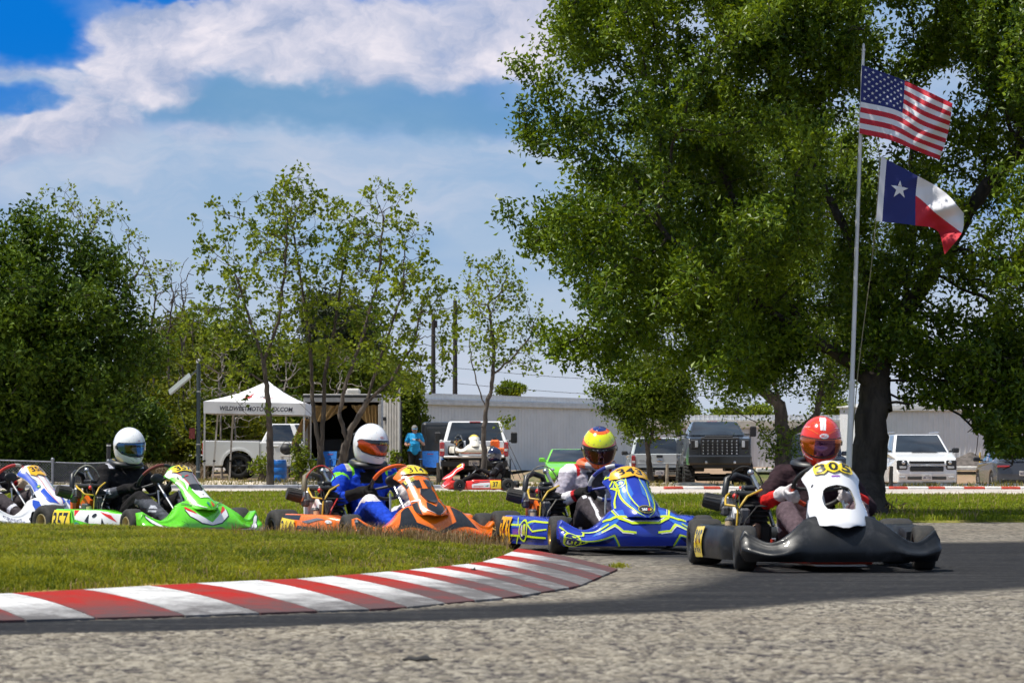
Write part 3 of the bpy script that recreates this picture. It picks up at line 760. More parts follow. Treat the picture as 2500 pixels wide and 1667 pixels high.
def limbs(name, nodes, par, r, m, parent, sides=5, lump=0.0):
    i = np.nonzero(par >= 0)[0]; p = par[i]; a = nodes[p]; b = nodes[i]; ra = np.minimum(r[p], r[i] * 1.7 + 0.002); rb = r[i]
    d = b - a; L = np.linalg.norm(d, axis=1)[:, None] + 1e-9; d = d / L; a = a - d * ra[:, None] * 0.3; b = b + d * rb[:, None] * 0.3
    ref = np.where(np.abs(d[:, 2:3]) < 0.9, np.array([[0, 0, 1.0]]), np.array([[1.0, 0, 0]])); u = np.cross(d, ref); u /= np.linalg.norm(u, axis=1)[:, None]; w = np.cross(d, u)
    n = len(i); co = np.empty((n, 2, sides, 3))
    for k in range(sides):
        th = 2 * math.pi * k / sides; dirv = u * math.cos(th) + w * math.sin(th)
        co[:, 0, k] = a + dirv * ra[:, None]; co[:, 1, k] = b + dirv * rb[:, None]
    if lump: co += rng.normal(0, 1, co.shape) * lump * np.minimum(ra, 0.2)[:, None, None, None]
    base = (np.arange(n) * 2 * sides)[:, None]
    q = np.concatenate([base + np.array([[k, (k + 1) % sides, sides + (k + 1) % sides, sides + k]]) for k in range(sides)], 0)
    return np_mesh(name, co.reshape(-1, 3), q, m, parent, smooth=True)
def leaf_mesh(name, pos, size, ratio, m, parent, tone, upb=0.35, cup=0.15, kind=None, hang=0.0):
    n = len(pos); ax = rng.normal(0, 1, (n, 3)); ax[:, 2] -= hang; ax /= np.linalg.norm(ax, axis=1)[:, None]
    nr = rng.normal(0, 1, (n, 3)); nr[:, 2] += upb * 2; sd = np.cross(ax, nr); sd /= np.linalg.norm(sd, axis=1)[:, None] + 1e-9; nn = np.cross(sd, ax)
    s = (size * rng.uniform(0.65, 1.25, n))[:, None]
    co = np.empty((n, 4, 3)); co[:, 0] = pos - ax * s * .5; co[:, 2] = pos + ax * s * .5
    mid = pos + ax * s * 0.12 + nn * s * cup
    co[:, 1] = mid + sd * s * ratio * .5; co[:, 3] = mid - sd * s * ratio * .5
    q = np.arange(n * 4).reshape(n, 4); q = np.concatenate([q[:, [0, 1, 2]], q[:, [0, 2, 3]]], 1).reshape(-1, 3)
    return np_mesh(name, co.reshape(-1, 3), q, m, parent, kind=kind, tone=np.repeat(tone, 2))
def tree(name, label, base, paths, attr, step, infl, kill, iters, tip, rmax, leafm, nleaf, lsize, ratio, spread, bark, rthr, cat='tree', group=None, jit=0.25, up=0.0, sides=5, ends=False, clus=None, lump=0.06, hang=0.0, upb=0.35, tip_e=2.4, keep=None):
    o = thing(name, label, cat, base, 0, group); b = np.array(base)
    nodes, par = colonize(paths, attr, step, infl, kill, iters, jit, up); r, ch = radii(nodes, par, tip, tip_e, rmax); r_th = r.copy()
    r = r * (1 - 0.36 * np.clip((nodes[:, 2] - b[2]) / (0.33 * np.ptp(nodes[:, 2])), 0, 1) * sstep(r, 0.02, 0.05)) * (1 + 0.12 * np.exp(-(nodes[:, 2] - b[2]) / 0.18) * (r > 0.03))
    limbs('trunk', nodes - b, par, r, bark, o, sides, lump)
    if nleaf:
        k = np.nonzero((r_th < rthr) & ((ch == 0) if ends else True))[0]
        k = k[k > 3]; c = nodes[k]
        if clus:
            idx = np.repeat(np.arange(len(c)), clus); pos = c[idx] + rng.normal(0, 1, (len(idx), 3)) * spread
            ct = rng.normal(0, 0.22, len(c))[idx]
        else:
            idx = rng.integers(0, len(c), nleaf); pos = c[idx] + rng.normal(0, 1, (nleaf, 3)) * spread; ct = rng.normal(0, 0.12, len(c))[idx]
        if keep is not None: kk = keep(pos); pos = pos[kk]; ct = ct[kk]
        tone = np.clip(0.45 + ct + rng.normal(0, 0.2, len(pos)) + 0.45 * fbm(pos[:, 0] * 1.1 + pos[:, 1] * .7, pos[:, 2] * 1.3, 91), 0, 1)
        leaf_mesh('crown', pos - b, lsize, ratio, leafm, o, tone, upb, hang=hang)
    return o
def pth(d, *pts, dd=0.0): return [W(x, y, d + dd * i) for i, (x, y) in enumerate(pts)]
OAKL = leafmat('oak_leaf', (0.032, 0.075, 0.005), (0.225, 0.315, 0.016), 0.42, 0.32, spec=0.32)
DARKL = leafmat('dark_leaf', (0.020, 0.050, 0.004), (0.12, 0.19, 0.012), 0.5, 0.26, spec=0.22)
TALL = leafmat('tallow_leaf', (0.055, 0.100, 0.007), (0.25, 0.315, 0.022), 0.5, 0.40, spec=0.25)
SHRL = leafmat('shrub_leaf', (0.060, 0.085, 0.008), (0.22, 0.245, 0.022), 0.6, 0.38, spec=0.2)
SHRL2 = leafmat('shrub_leaf_dark', (0.036, 0.062, 0.006), (0.14, 0.185, 0.016), 0.6, 0.35, spec=0.2)
PALEB = mat('pale_bark', (0.24, 0.21, 0.18), 0.95, var=0.35, vs=6)
PINEL = leafmat('pine_needle', (0.014, 0.026, 0.008), (0.055, 0.070, 0.018), 0.6, 0.15)

# big oak in front, by the flagpole
reseed()
d = 32.0
sil = [(1330, -260), (1300, 0), (1318, 70), (1290, 140), (1225, 190), (1205, 250), (1215, 310), (1260, 380), (1300, 425), (1390, 470), (1410, 530), (1330, 520), (1270, 500), (1225, 560), (1245, 640), (1215, 700), (1260, 760), (1245, 830), (1300, 860), (1400, 860), (1500, 880), (1600, 850), (1700, 870), (1800, 800), (1900, 760), (2080, 800), (2090, 900), (2180, 930), (2240, 990), (2300, 1040), (2360, 1055), (2600, 1000), (2900, 700), (3000, 300), (2900, -200), (2600, -420), (1900, -480), (1500, -420)]
A = volume(sil, d, 2.8, 400, 10, 0.21)
A = A[~((A[:, 1] < 31.3) & (A[:, 0] > SX(1900, 30.7)) & (A[:, 0] < SX(2260, 30.7)))]
AT = volume([(1700, -60), (1960, -60), (1960, 190), (1840, 200), (1720, 120)], d, 2.0, 45, 10, 0.2)
AQ = volume([(2130, -220), (2520, -220), (2520, 380), (2330, 330), (2210, 130)], d, 2.2, 80, 10, 0.2)
AR = volume([(2090, 800), (2420, 780), (2420, 1010), (2340, 1035), (2280, 985), (2210, 890), (2090, 850)], d, 1.6, 70, 10, 0.18)
A2 = volume([(1185, 130), (1215, 120), (1225, 200), (1190, 190)], d, 0.2, 6, 5, 0.07); A3 = volume([(1190, 265), (1235, 260), (1235, 320), (1195, 310)], d, 0.2, 6, 5, 0.07); A4 = volume([(1222, 450), (1260, 480), (1300, 600), (1230, 560)], d, .3, 10, 5, .09)
A5 = volume([(1300, 15), (1400, 0), (1390, 60), (1310, 110)], d, .3, 12, 5, .09)
A = np.concatenate([A, AT, AQ, AR, A2, A3, A4, A5])
tb = G(1995, 1192, 0.0)
paths = [([tb + Vector((0, 0, -0.1)), W(1992, 1100, 32), W(1998, 1000, 32), W(2008, 900, 32.05), W(2020, 820, 32.1)], None),
         ([W(2008, 900, 32.05), W(1960, 830, 31.9), W(1860, 775, 31.7), W(1740, 690, 31.5), W(1600, 600, 31.3), W(1470, 480, 31.4)], 0),
         ([W(2020, 820, 32.1), W(2010, 700, 32.4), W(1960, 560, 32.6), W(1850, 350, 32.8), W(1760, 150, 33)], 0),
         ([W(2020, 820, 32.1), W(2070, 740, 32.2), W(2150, 600, 32.3), W(2260, 430, 32.4), W(2400, 300, 32.6)], 0),
         ([W(1860, 775, 31.7), W(1750, 600, 32.5), W(1660, 400, 32.9), W(1560, 200, 33)], 0),
         ([W(2070, 740, 32.2), W(2100, 550, 33), W(2090, 300, 33.4)], 0)]
tree('oak_tree', 'large spreading oak with dark trunk rising from the lawn behind the flagpole', tb, paths, A, 0.13, 1.0, 0.17, 60, 0.0045, 0.215, OAKL, 285000, 0.076, 0.50, 0.085, BARK, 0.014, sides=8, lump=0.05, keep=lambda p: ~((p[:, 1] < 31.0) & (p[:, 0] > SX(1900, 30.7)) & (p[:, 0] < SX(2260, 30.7))) & clear_of((2040, 2212, 940, 1200), (1955, 2062, 860, 1250), (2205, 2236, 962, 1200), (2230, 2600, 1052, 1200), (2000, 2262, 995, 1200), (1500, 1760, 955, 1200))(p))
# second oak, by the far track
reseed()
d = 77.0
sil = [(1440, 380), (1560, 250), (1750, 200), (1950, 300), (2050, 500), (2040, 760), (1960, 860), (1880, 840), (1840, 880), (1790, 850), (1700, 870), (1620, 850), (1540, 810), (1450, 810), (1400, 760), (1390, 560)]
A = np.concatenate([volume(sil, d, 3.0, 170, 8, 0.5), volume([(1745, 985), (1800, 970), (1850, 1010), (1800, 1050), (1760, 1060)], d, 0.5, 16, 6, .16)])
tb = Vector((SX(1803, d), d, 0.0))
paths = [([tb + Vector((0, 0, -.15)), W(1800, 1060, d), W(1802, 1000, d), W(1790, 930, d), W(1770, 850, d)], None), ([W(1802, 1000, d), W(1835, 985, d), W(1875, 950, d), W(1890, 880, d)], 0),
         ([W(1790, 930, d), W(1720, 870, d), W(1690, 790, d)], 0), ([W(1800, 1050, d), W(1765, 1010, d), W(1748, 985, d)], 0)]
tree('oak_tree', 'leaning oak beside the far track between the dark pickup and the red helmet', tb, paths, A, 0.26, 2.2, 0.36, 60, 0.010, 0.25, OAKL, 95000, 0.125, 0.48, 0.22, BARK2, 0.035, lump=0.05, keep=clear_of((1555, 1742, 945, 1120), frac=0.12))
# small tree by the silver pickup
reseed()
d = 80.0
A = np.concatenate([volume([(1372, 900), (1420, 850), (1480, 830), (1580, 850), (1610, 900), (1570, 955), (1510, 1000), (1460, 1012), (1410, 950)], d, 0.8, 60, 6, .18)])
tb = Vector((SX(1494, d), d, 0.02))
tree('young_tree', 'small twin stemmed leafy tree in front of the silver pickup tailgate', tb, [([tb, W(1490, 1050, d), W(1484, 1010, d), W(1474, 960, d), W(1450, 900, d)], None), ([W(1488, 1030, d), W(1498, 1000, d), W(1500, 950, d), W(1520, 880, d)], 0)], A, 0.13, 1.2, 0.2, 50, 0.008, 0.10, OAKL, 16000, 0.12, 0.5, 0.13, BARK2, 0.02)
# dense dark tree at the left
reseed()
d = 82.0
sil = [(-420, 560), (-300, 480), (-120, 470), (0, 495), (60, 515), (130, 535), (190, 550), (235, 600), (270, 660), (296, 730), (312, 800), (306, 870), (285, 950), (265, 1020), (210, 1050), (100, 1035), (-20, 1045), (-420, 1050)]
A = volume(sil, d, 3.2, 330, 7, 0.42); tb = Vector((SX(128, d), d, 0.0))
tree('broadleaf_tree', 'dense dark green tree filling the left edge above the chain link fence', tb, [([tb, W(124, 960, d), W(110, 850, d), W(100, 720, d), W(90, 600, d)], None), ([W(110, 850, d), W(0, 700, d), W(-150, 560, d)], 0), ([W(100, 720, d), W(200, 640, d)], 0)], A, 0.28, 2.4, 0.38, 60, 0.010, 0.20, DARKL, 110000, 0.185, 0.52, 0.24, BARK2, 0.04)
for (px, lab) in ((60, 'slim grey trunk left of the thicker one under the dense dark tree'), ):
    tb = Vector((SX(px, 84), 84, 0)); A = volume([(px - 60, 800), (px + 40, 780), (px + 60, 900), (px - 40, 920)], 84, 1.0, 20, 6, .3)
    tree('broadleaf_tree', lab, tb, [([tb, W(px + 3, 980, 84), W(px - 5, 900, 84)], None)], A, 0.28, 2.4, .38, 40, 0.012, 0.13, DARKL, 5000, .135, .5, .25, BARK2, .04)
# tallow trees: sparse crowns of leaf clusters at the twig ends
def tallow(name, label, tb, paths, sil, d, nc, rmax, group=None, step=0.16, depth=1.6, per=5, clus=16, rad=0.22, size=0.13):
    A = volume(sil, d, depth, nc, per, rad)
    return tree(name, label, tb, paths, A, step, 2.0, step * 1.35, 70, 0.0050, rmax, TALL, 1, size, 0.75, 0.085, BARK2, 0.0070, group=group, jit=0.32, up=0.06, ends=True, clus=clus, sides=5, lump=0.08, hang=0.5, tip_e=2.2)
g = 'sparse spring trees by the trailer'
d = 77.0
tb = Vector((SX(622, d), d, 0.02))
tallow('tallow_tree', 'sparse tree whose single trunk stands in front of the white tent', tb, [([tb, W(620, 1000, d), W(614, 900, d), W(606, 830, d), W(575, 740, d), W(545, 640, d)], None), ([W(612, 880, d), W(560, 850, d), W(500, 858, d), W(455, 830, d)], 0), ([W(606, 830, d), W(640, 740, d), W(655, 620, d), W(660, 500, d)], 0), ([W(619, 985, d), W(560, 945, d), W(530, 905, d)], 0)],
       [(425, 640), (470, 490), (540, 470), (600, 440), (650, 410), (715, 440), (720, 560), (690, 700), (660, 830), (560, 900), (480, 880), (415, 760)], d, 150, 0.11, g)
d = 78.0; tb = Vector((SX(738, d), d, 0.02))
tallow('tallow_tree', 'sparse tree on the left side of the trailer opening with a tall upright trunk', tb, [([tb, W(736, 1040, d), W(722, 960, d), W(716, 870, d), W(710, 760, d), W(690, 640, d), W(672, 520, d)], None), ([W(736, 1060, d), W(742, 960, d), W(746, 860, d), W(770, 740, d), W(790, 600, d), W(820, 500, d)], 0), ([W(722, 960, d), W(680, 915, d), W(650, 900, d), W(620, 860, d)], 0)],
       [(640, 440), (690, 405), (750, 440), (800, 500), (835, 640), (850, 760), (790, 870), (700, 860), (650, 720)], d, 120, 0.115, g)
d = 76.5; tb = Vector((SX(772, d), d, 0.02))
tallow('tallow_tree', 'sparse tree leaning right across the trailer opening', tb, [([tb, W(790, 1040, d), W(806, 990, d), W(840, 925, d), W(900, 870, d), W(950, 790, d), W(970, 700, d)], None), ([W(798, 1020, d), W(780, 950, d), W(795, 880, d), W(830, 780, d), W(870, 640, d), W(880, 500, d)], 0), ([W(840, 925, d), W(880, 800, d), W(925, 680, d), W(930, 560, d)], 0)],
       [(790, 480), (860, 425), (900, 430), (930, 500), (985, 560), (1000, 640), (1060, 650), (1062, 760), (1000, 880), (900, 920), (830, 820), (800, 640)], d, 170, 0.13, g)
d = 70.0; tb = Vector((SX(1113, d), d, 0.0))
tallow('tallow_tree', 'slender sparse tree standing before the white pickup that carries a kart', tb, [([tb, W(1112, 1050, d), W(1112, 980, d), W(1118, 930, d), W(1130, 880, d), W(1135, 800, d), W(1120, 700, d)], None), ([W(1112, 1045, d), W(1135, 1010, d), W(1152, 985, d), W(1158, 970, d), W(1172, 966, d)], 0), ([W(1116, 940, d), W(1100, 890, d), W(1085, 840, d), W(1078, 780, d)], 0), ([W(1132, 860, d), W(1180, 820, d), W(1220, 770, d)], 0)],
       [(1060, 660), (1090, 605), (1160, 598), (1185, 650), (1255, 720), (1255, 785), (1175, 850), (1140, 830), (1085, 850), (1060, 760)], d, 85, 0.085, g, step=0.13, depth=0.9, rad=.16, size=.10)
c = np.array([W(1160, 968, d)[:]]); pos = c + rng.normal(0, 1, (60, 3)) * 0.10; o = bpy.data.objects['tallow_tree.003']
leaf_mesh('crown', pos - np.array(o.location), 0.10, 0.7, TALL, o, rng.uniform(0.5, 1, 60))
d = 92.0; tb = Vector((SX(200, d), d, 0.0))
tallow('tallow_tree', 'sparse yellow green treetop rising behind the dense dark tree', tb, [([tb, W(205, 900, d), W(200, 750, d), W(190, 620, d)], None), ([W(205, 900, d), W(260, 720, d), W(320, 620, d)], 0)],
       [(60, 470), (115, 415), (170, 420), (215, 465), (300, 500), (330, 590), (398, 620), (350, 690), (310, 760), (250, 700), (150, 560)], d, 120, 0.15, None, clus=8)
reseed()
# woodland behind the paddock: shrubs and trees one can tell apart
def bush(name, label, px, py, rx, ry, d, m, n, size, group, cat='tree', rd=1.0, z0=None, bare=0.0):
    z = float(T(SX(px, d), d)); b = Vector((SX(px, d), d, z)); o = thing(name, label, cat, b, 0, group); c = W(px, py, d); k = PPM(d); B = np.array(b)
    nc = 26; cc = rng.normal(0, 1, (nc, 3)); cc /= np.linalg.norm(cc, axis=1)[:, None]; cc *= rng.uniform(0.35, 1, (nc, 1))**0.5
    cc = np.array(c) + cc * np.array([rx / k, rd * rx / k, ry / k]); 
    A = (cc[:, None, :] + rng.normal(0, 1, (nc, 5, 3)) * 0.3 * min(rx, ry) / k).reshape(-1, 3); A = A[A[:, 2] > z + 0.1]
    nodes, par = colonize([([b, b.lerp(c, 0.5) + Vector((0.05, 0, 0)), b.lerp(c, 0.85)], None)], A, 0.3, 3, 0.4, 25, 0.3); r, ch = radii(nodes, par, 0.010, 2.4, 0.10)
    limbs('trunk', nodes - B, par, r, BARK2, o, 4)
    i = rng.integers(0, nc, n); pos = cc[i] + rng.normal(0, 1, (n, 3)) * np.array([rx, rx * rd, ry]) / k * 0.26
    pos = pos[pos[:, 2] > z + 0.02]; i = i[:len(pos)]
    tone = np.clip(0.45 + rng.normal(0, 0.2, nc)[i] + rng.normal(0, 0.18, len(pos)), 0, 1)
    leaf_mesh('crown', pos - B, size, 0.55, m, o, tone)
    return o
gs = 'woodland behind the paddock'
spec = [(330, 900, 70, 120, 104, SHRL, 'yellow green tree to the right of the dense dark tree'), (300, 1000, 60, 70, 96, DARKL, 'dark green bush low behind the white helmeted driver'), (410, 870, 75, 95, 108, SHRL, 'olive tree behind the slanted solar panel'),
        (380, 980, 70, 75, 100, SHRL, 'olive bush between the first helmet and the lamp post'), (480, 840, 80, 85, 112, SHRL, 'olive tree whose crown spreads above the left corner of the tent'), (470, 970, 60, 70, 104, SHRL, 'olive bush behind the left tent legs'), (560, 820, 85, 80, 114, SHRL, 'olive tree behind the peak of the white tent'),
        (560, 980, 80, 60, 106, SHRL, 'green bush seen under the tent roof'), (650, 850, 75, 85, 112, SHRL, 'olive tree right of the tent peak'), (660, 985, 70, 55, 108, DARKL, 'dark bush under the right side of the tent'), (740, 870, 80, 70, 116, SHRL, 'olive tree above the trailer roof'), (830, 880, 75, 60, 113, SHRL, 'olive tree above the right end of the trailer'),
        (900, 890, 50, 50, 116, SHRL, 'green tree above the trailer corner post'), (942, 975, 38, 75, 104, SHRL, 'green tree between the trailer and the white warehouse'), (225, 1020, 60, 50, 92, DARKL, 'dark bush behind the end of the chain link fence'),
        (350, 1010, 60, 70, 116, SHRL, 'olive undergrowth bush low in the wood, behind the first helmet'), (420, 1030, 55, 50, 98, SHRL, 'low bush just left of the lamp post'), (520, 905, 70, 90, 124, SHRL, 'olive tree deep in the wood behind the left tent slope'), (610, 930, 70, 90, 122, SHRL, 'olive tree deep in the wood behind the right tent slope'), (430, 790, 70, 60, 128, SHRL, 'far olive tree below the bare saplings'), (700, 930, 70, 90, 126, SHRL, 'far tree filling the gap between tent and trailer'), (110, 1010, 70, 60, 96, DARKL, 'dark bush between the trunks under the dense dark tree'), (20, 1010, 60, 60, 97, DARKL, 'dark bush at the far left behind the chain link fence'), (-60, 1000, 60, 70, 98, DARKL, 'dark bush just past the left edge behind the fence')]
for (px, py, rx, ry, d, m, lab) in spec: bush('woodland_tree', lab, px, py, rx * 1.1, ry * 1.08, d, m if (px + py) % 3 or m is DARKL else SHRL2, 5200, 0.19, gs)
bush('pine_tree', 'dark pine crown behind the sparse trees, left of two', 745, 775, 62, 90, 118, PINEL, 9000, 0.22, gs)
bush('pine_tree', 'dark pine crown behind the sparse trees, right of two', 818, 800, 55, 85, 119, PINEL, 8000, 0.22, gs)
for (px, py, rx, ry, lab) in ((1172, 896, 30, 16, 'small treetop showing above the warehouse roof near the slender tree'), (1560, 948, 52, 24, 'treetop above the low building behind the dark pickup'), (1668, 955, 34, 16, 'treetop above the low building right of the dark pickup cab'), (1905, 945, 42, 30, 'treetop above the low building beside the red helmet'), (1750, 950, 40, 22, 'treetop above the low building left of the leaning oak')):
    bush('distant_tree', lab, px, py, rx, ry, 165, TALL, 1500, 0.24, 'treetops behind the buildings')
for j, (px, py, lab) in enumerate(((415, 905, 'pale twiggy shrub left of the lamp post'), (505, 845, 'pale leafless branches above the left corner of the tent'), (540, 925, 'pale leafless branches left of the tent peak'), (655, 870, 'pale leafless branches right of the tent peak'), (770, 880, 'pale leafless branches above the trailer roof'), (330, 960, 'pale twiggy shrub above the white helmet'))):
    d = 101.5; A = volume([(px - 55, py + 10), (px - 20, py - 75), (px + 30, py - 70), (px + 55, py + 10), (px + 20, py + 70), (px - 25, py + 70)], d, 0.9, 26, 4, .25); tb = Vector((SX(px + 5, d), d, 0))
    tree('bare_shrub', lab, tb, [([tb, W(px + 2, py + 90, d), W(px - 3, py + 30, d)], None)], A, .22, 3, .28, 50, .009, .05, None, 0, 0, 0, 0, PALEB, 0, 'shrub', 'leafless pale shrubs in the wood', sides=4, jit=0.45)
# bare saplings against the sky
for j, (px, lab) in enumerate(((352, 'bare sapling against the sky beside the dense dark tree'), (388, 'bare sapling in the middle of the gap of sky'), (420, 'bare sapling next to the tent side sparse tree'))):
    d = 100.0; A = volume([(px - 30, 640), (px, 600), (px + 28, 640), (px + 24, 800), (px - 22, 800)], d, 0.8, 26, 3, .3); tb = Vector((SX(px, d), d, 0))
    tree('bare_sapling', lab, tb, [([tb, W(px + 2, 900, d), W(px - 3, 780, d)], None)], A, .25, 3, .3, 50, .011, .05, None, 0, 0, 0, 0, BARK2, 0, 'sapling', 'bare saplings', sides=4, up=0.3)
# dry brush at the foot of the wood
n = 9000; X = rng.uniform(SX(200, 92), SX(470, 92), n); Y = rng.uniform(88, 93, n)
blades('dry_brush', X, Y, np.full(n, 0.03), rng.uniform(0.25, 0.95, n) * (0.7 + 0.4 * fbm(X, Y, 5)), 0.022, 0.9, leafmat('brush', (0.10, 0.075, 0.05), (0.34, 0.27, 0.20), 0.9, 0.1, spec=0.1), rng.uniform(0, 1, n), 'tangle of dry grey brush behind the fence and lamp post', 'brush')
# leafy weeds by the trailer ramp and tent
for (px, py, rx, ry, d, n, lab) in ((688, 1060, 20, 46, 80, 900, 'tall leafy plant beside the blue barrel under the tent'), (598, 1068, 22, 20, 80, 400, 'low leafy bush in front of the side-on pickup wheel'), (905, 1062, 14, 26, 82, 350, 'weed growing by the right corner of the trailer'), (728, 1068, 16, 18, 80, 260, 'low weeds at the foot of the trailer ramp')):
    bush('weed_plant', lab, px, py, rx, ry, d, TALL, n, 0.10, None, 'plant')
for (px, py, d) in ((2038, 1180, 31.6),):
    b = Vector((SX(px, d), d, 0.0)); o = thing('weed_plant', 'dry weed sprouting at the foot of the large oak', 'plant', b); B = np.array(b)
    pos = np.array(W(px, py, d)) + rng.normal(0, 1, (90, 3)) * np.array([0.10, 0.06, 0.07]); leaf_mesh('crown', pos - B, 0.09, 0.25, STRAW, o, rng.uniform(0, 1, 90))
    mb = MB(); [mb.tube([(0, 0, -0.02), (rng.uniform(-.1, .1), 0, 0.2)], 0.005, 4) for k in range(5)]; mb.build('stem', BARK2, o)
# ------------------------------------------------------------------ buildings
METAL = mat('white_metal_cladding', (0.62, 0.63, 0.64), 0.55, var=0.05, vs=1.5); TRIM = mat('pale_trim', (0.58, 0.58, 0.57), 0.6, var=0.1, vs=3); CREAM = mat('cream_fascia', (0.52, 0.48, 0.40), 0.7, var=0.15, vs=3); DKGAP = mat('dark_seam', (0.10, 0.10, 0.11), 0.8)
def cladding(name, a, b, z0, z1, m, parent, pitch=0.22, depth=0.013, out=Vector((0, -1, 0))):
    """A ribbed metal wall from a to b."""
    a, b = Vector(a), Vector(b); L = (b - a).length; n = max(1, int(L / pitch)); dv = (b - a) / L; co = []
    for i in range(n):
        for q, o in ((0, 0), (.62, 0), (.70, 1), (.92, 1)):
            p = a + dv * (L * (i + q) / n) + out * (depth * o); co += [(p.x, p.y, z0), (p.x, p.y, z1)]
    p = b; co += [(p.x, p.y, z0), (p.x, p.y, z1)]
    q = [(2 * i, 2 * i + 2, 2 * i + 3, 2 * i + 1) for i in range(len(co) // 2 - 1)]
    return np_mesh(name, np.array(co), np.array(q), m, parent)
def shed(name, label, a, b, z0, z1, depth, trim, th=0.15, seams=0, fascia=None):
    a, b = Vector(a), Vector(b); o = thing(name, label, 'building', ((a.x + b.x) / 2, (a.y + b.y) / 2, z0)); c = Vector(o.location)
    dv = (b - a).normalized(); bk_ = Vector((-dv.y, dv.x, 0)) * depth
    if bk_.y < 0: bk_ = -bk_
    cladding('wall', a - c, b - c, 0, z1 - z0, METAL, o); cladding('wall', b - c, b - c + bk_, 0, z1 - z0, METAL, o, out=dv); cladding('wall', a - c + bk_, a - c, 0, z1 - z0, METAL, o, out=-dv)
    m = MB(); e = -bk_.normalized() * 0.16; s = dv * 0.15; up = Vector((0, 0, z1 - z0))
    rise = Vector((0, 0, 0.25))
    P = [a - c + e - s + up, b - c + e + s + up, b - c + bk_ + s + up + rise, a - c + bk_ - s + up + rise]; m.add(P + [p + Vector((0, 0, .06)) for p in P], [(0, 1, 2, 3), (4, 7, 6, 5), (0, 4, 5, 1), (1, 5, 6, 2), (2, 6, 7, 3), (3, 7, 4, 0)]); m.build('roof', TRIM, o)
    m = MB(); mid = (a + b) / 2 - c + e * .9 + up + Vector((0, 0, -th / 2 - .005)); m.box(mid, ((b - a).length + .28, .06, th), 0, Matrix.Rotation(math.atan2(dv.y, dv.x), 3, 'Z'), .012); m.build('eave_trim', fascia or trim, o)
    m = MB(); m.box((a + b) / 2 - c + e * .35 + Vector((0, 0, .06)), ((b - a).length, .05, .12), 0, Matrix.Rotation(math.atan2(dv.y, dv.x), 3, 'Z')); m.build('base_trim', TRIM, o)
    for i in range(seams):
        p = a.lerp(b, (i + .5) / seams) - c + e * .3; m = MB(); m.box(p + Vector((0, 0, (z1 - z0) / 2)), (.05, .05, z1 - z0 - .05), 0); m.build('wall_seam', DKGAP, o)
    return o
aL = Vector((SX(955, 112), 112, 0)); bL = Vector((SX(1460, 125), 125, 0))
wh = shed('warehouse', 'long white ribbed metal warehouse behind the pickup and green hatchback', aL, bL, 0.30, 3.36, 16, TRIM)
m = MB(); q = Vector((SX(1368, 122), 122.1, .95)) - wh.location; m.box(q, (.5, .12, .35), 0, None, .03); m.cyl(q + Vector((.25, 0, .05)), q + Vector((.7, 0, .05)), .03, 8); m.build('utility_box', mat('meter_grey', (.22, .23, .25), .6), wh)
shed('storage_building', 'low pale storage building with cream fascia behind the dark pickup', (SX(1462, 140), 140, 0), (SX(1985, 140), 140, 0), 0.30, 2.95, 12, TRIM, th=0.34, seams=7, fascia=CREAM)
shed('warehouse', 'white ribbed metal building at the right behind the white suv', (SX(2016, 122), 122, 0), (SX(2640, 122), 122, 0), 0.30, 3.28, 14, TRIM)
# ------------------------------------------------------------------ race paddock: trailer, tent, fence, posts
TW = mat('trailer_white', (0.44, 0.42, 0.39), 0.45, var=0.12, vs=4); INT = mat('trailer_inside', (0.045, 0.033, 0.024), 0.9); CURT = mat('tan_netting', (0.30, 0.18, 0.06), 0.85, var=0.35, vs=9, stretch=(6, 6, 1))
d = 90.0; xl, xr = SX(697, d), SX(876, d); zt, zf = 2.80, 0.46
tr = thing('cargo_trailer', 'white enclosed race trailer with open back and tied tan curtains', 'trailer', ((xl + xr) / 2, d, 0.05)); c = Vector(tr.location); w = xr - xl; LT = 6.0
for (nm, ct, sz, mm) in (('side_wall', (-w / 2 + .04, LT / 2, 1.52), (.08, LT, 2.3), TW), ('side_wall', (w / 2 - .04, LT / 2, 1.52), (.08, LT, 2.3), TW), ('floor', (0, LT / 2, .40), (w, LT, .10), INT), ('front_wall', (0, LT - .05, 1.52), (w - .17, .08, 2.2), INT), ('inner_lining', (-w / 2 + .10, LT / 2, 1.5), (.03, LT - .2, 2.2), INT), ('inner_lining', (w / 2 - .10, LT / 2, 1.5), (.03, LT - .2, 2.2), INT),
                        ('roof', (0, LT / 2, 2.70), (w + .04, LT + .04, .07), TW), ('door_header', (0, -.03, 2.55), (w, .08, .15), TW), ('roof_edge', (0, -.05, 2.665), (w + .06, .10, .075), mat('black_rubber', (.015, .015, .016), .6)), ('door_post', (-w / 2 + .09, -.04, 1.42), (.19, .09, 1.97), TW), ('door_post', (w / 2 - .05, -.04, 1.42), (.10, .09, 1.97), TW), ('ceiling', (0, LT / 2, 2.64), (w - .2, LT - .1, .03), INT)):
    m = MB(); m.box(ct, sz, 0, None, .012); m.build(nm, mm, tr)
m = MB(); m.prism([(-w / 2 + .1, -.08), (w / 2 - .1, -.08), (w / 2 - .1, -1.5), (-w / 2 + .1, -1.5)], 0, .05, lambda x, y, h: Vector((x, y, .44 + (y + .08) * .27 + h))); m.build('ramp', mat('ramp_aluminium', (.34, .35, .36), .5, .5, var=.2, vs=6), tr)
cladding('side_door', (w / 2 + .06, -.1, 0), (w / 2 + .06 + .52, -.42, 0), .5, 2.62, TW, tr, .09, .02)
m = MB(); m.box((w / 2 + .62, -.44, 1.55), (.10, .05, 1.9), 0, None, .01); m.build('door_edge', MATS['black_rubber'], tr)
for zz in (1.05, 1.95): m = MB(); m.box((-w / 2 + .10, -.10, zz), (.10, .04, .12), 0, None, .01); m.box((w / 2 + .10, -.16, zz), (.10, .04, .12), 0, None, .01); m.build('hinge', MATS['black_rubber'], tr)
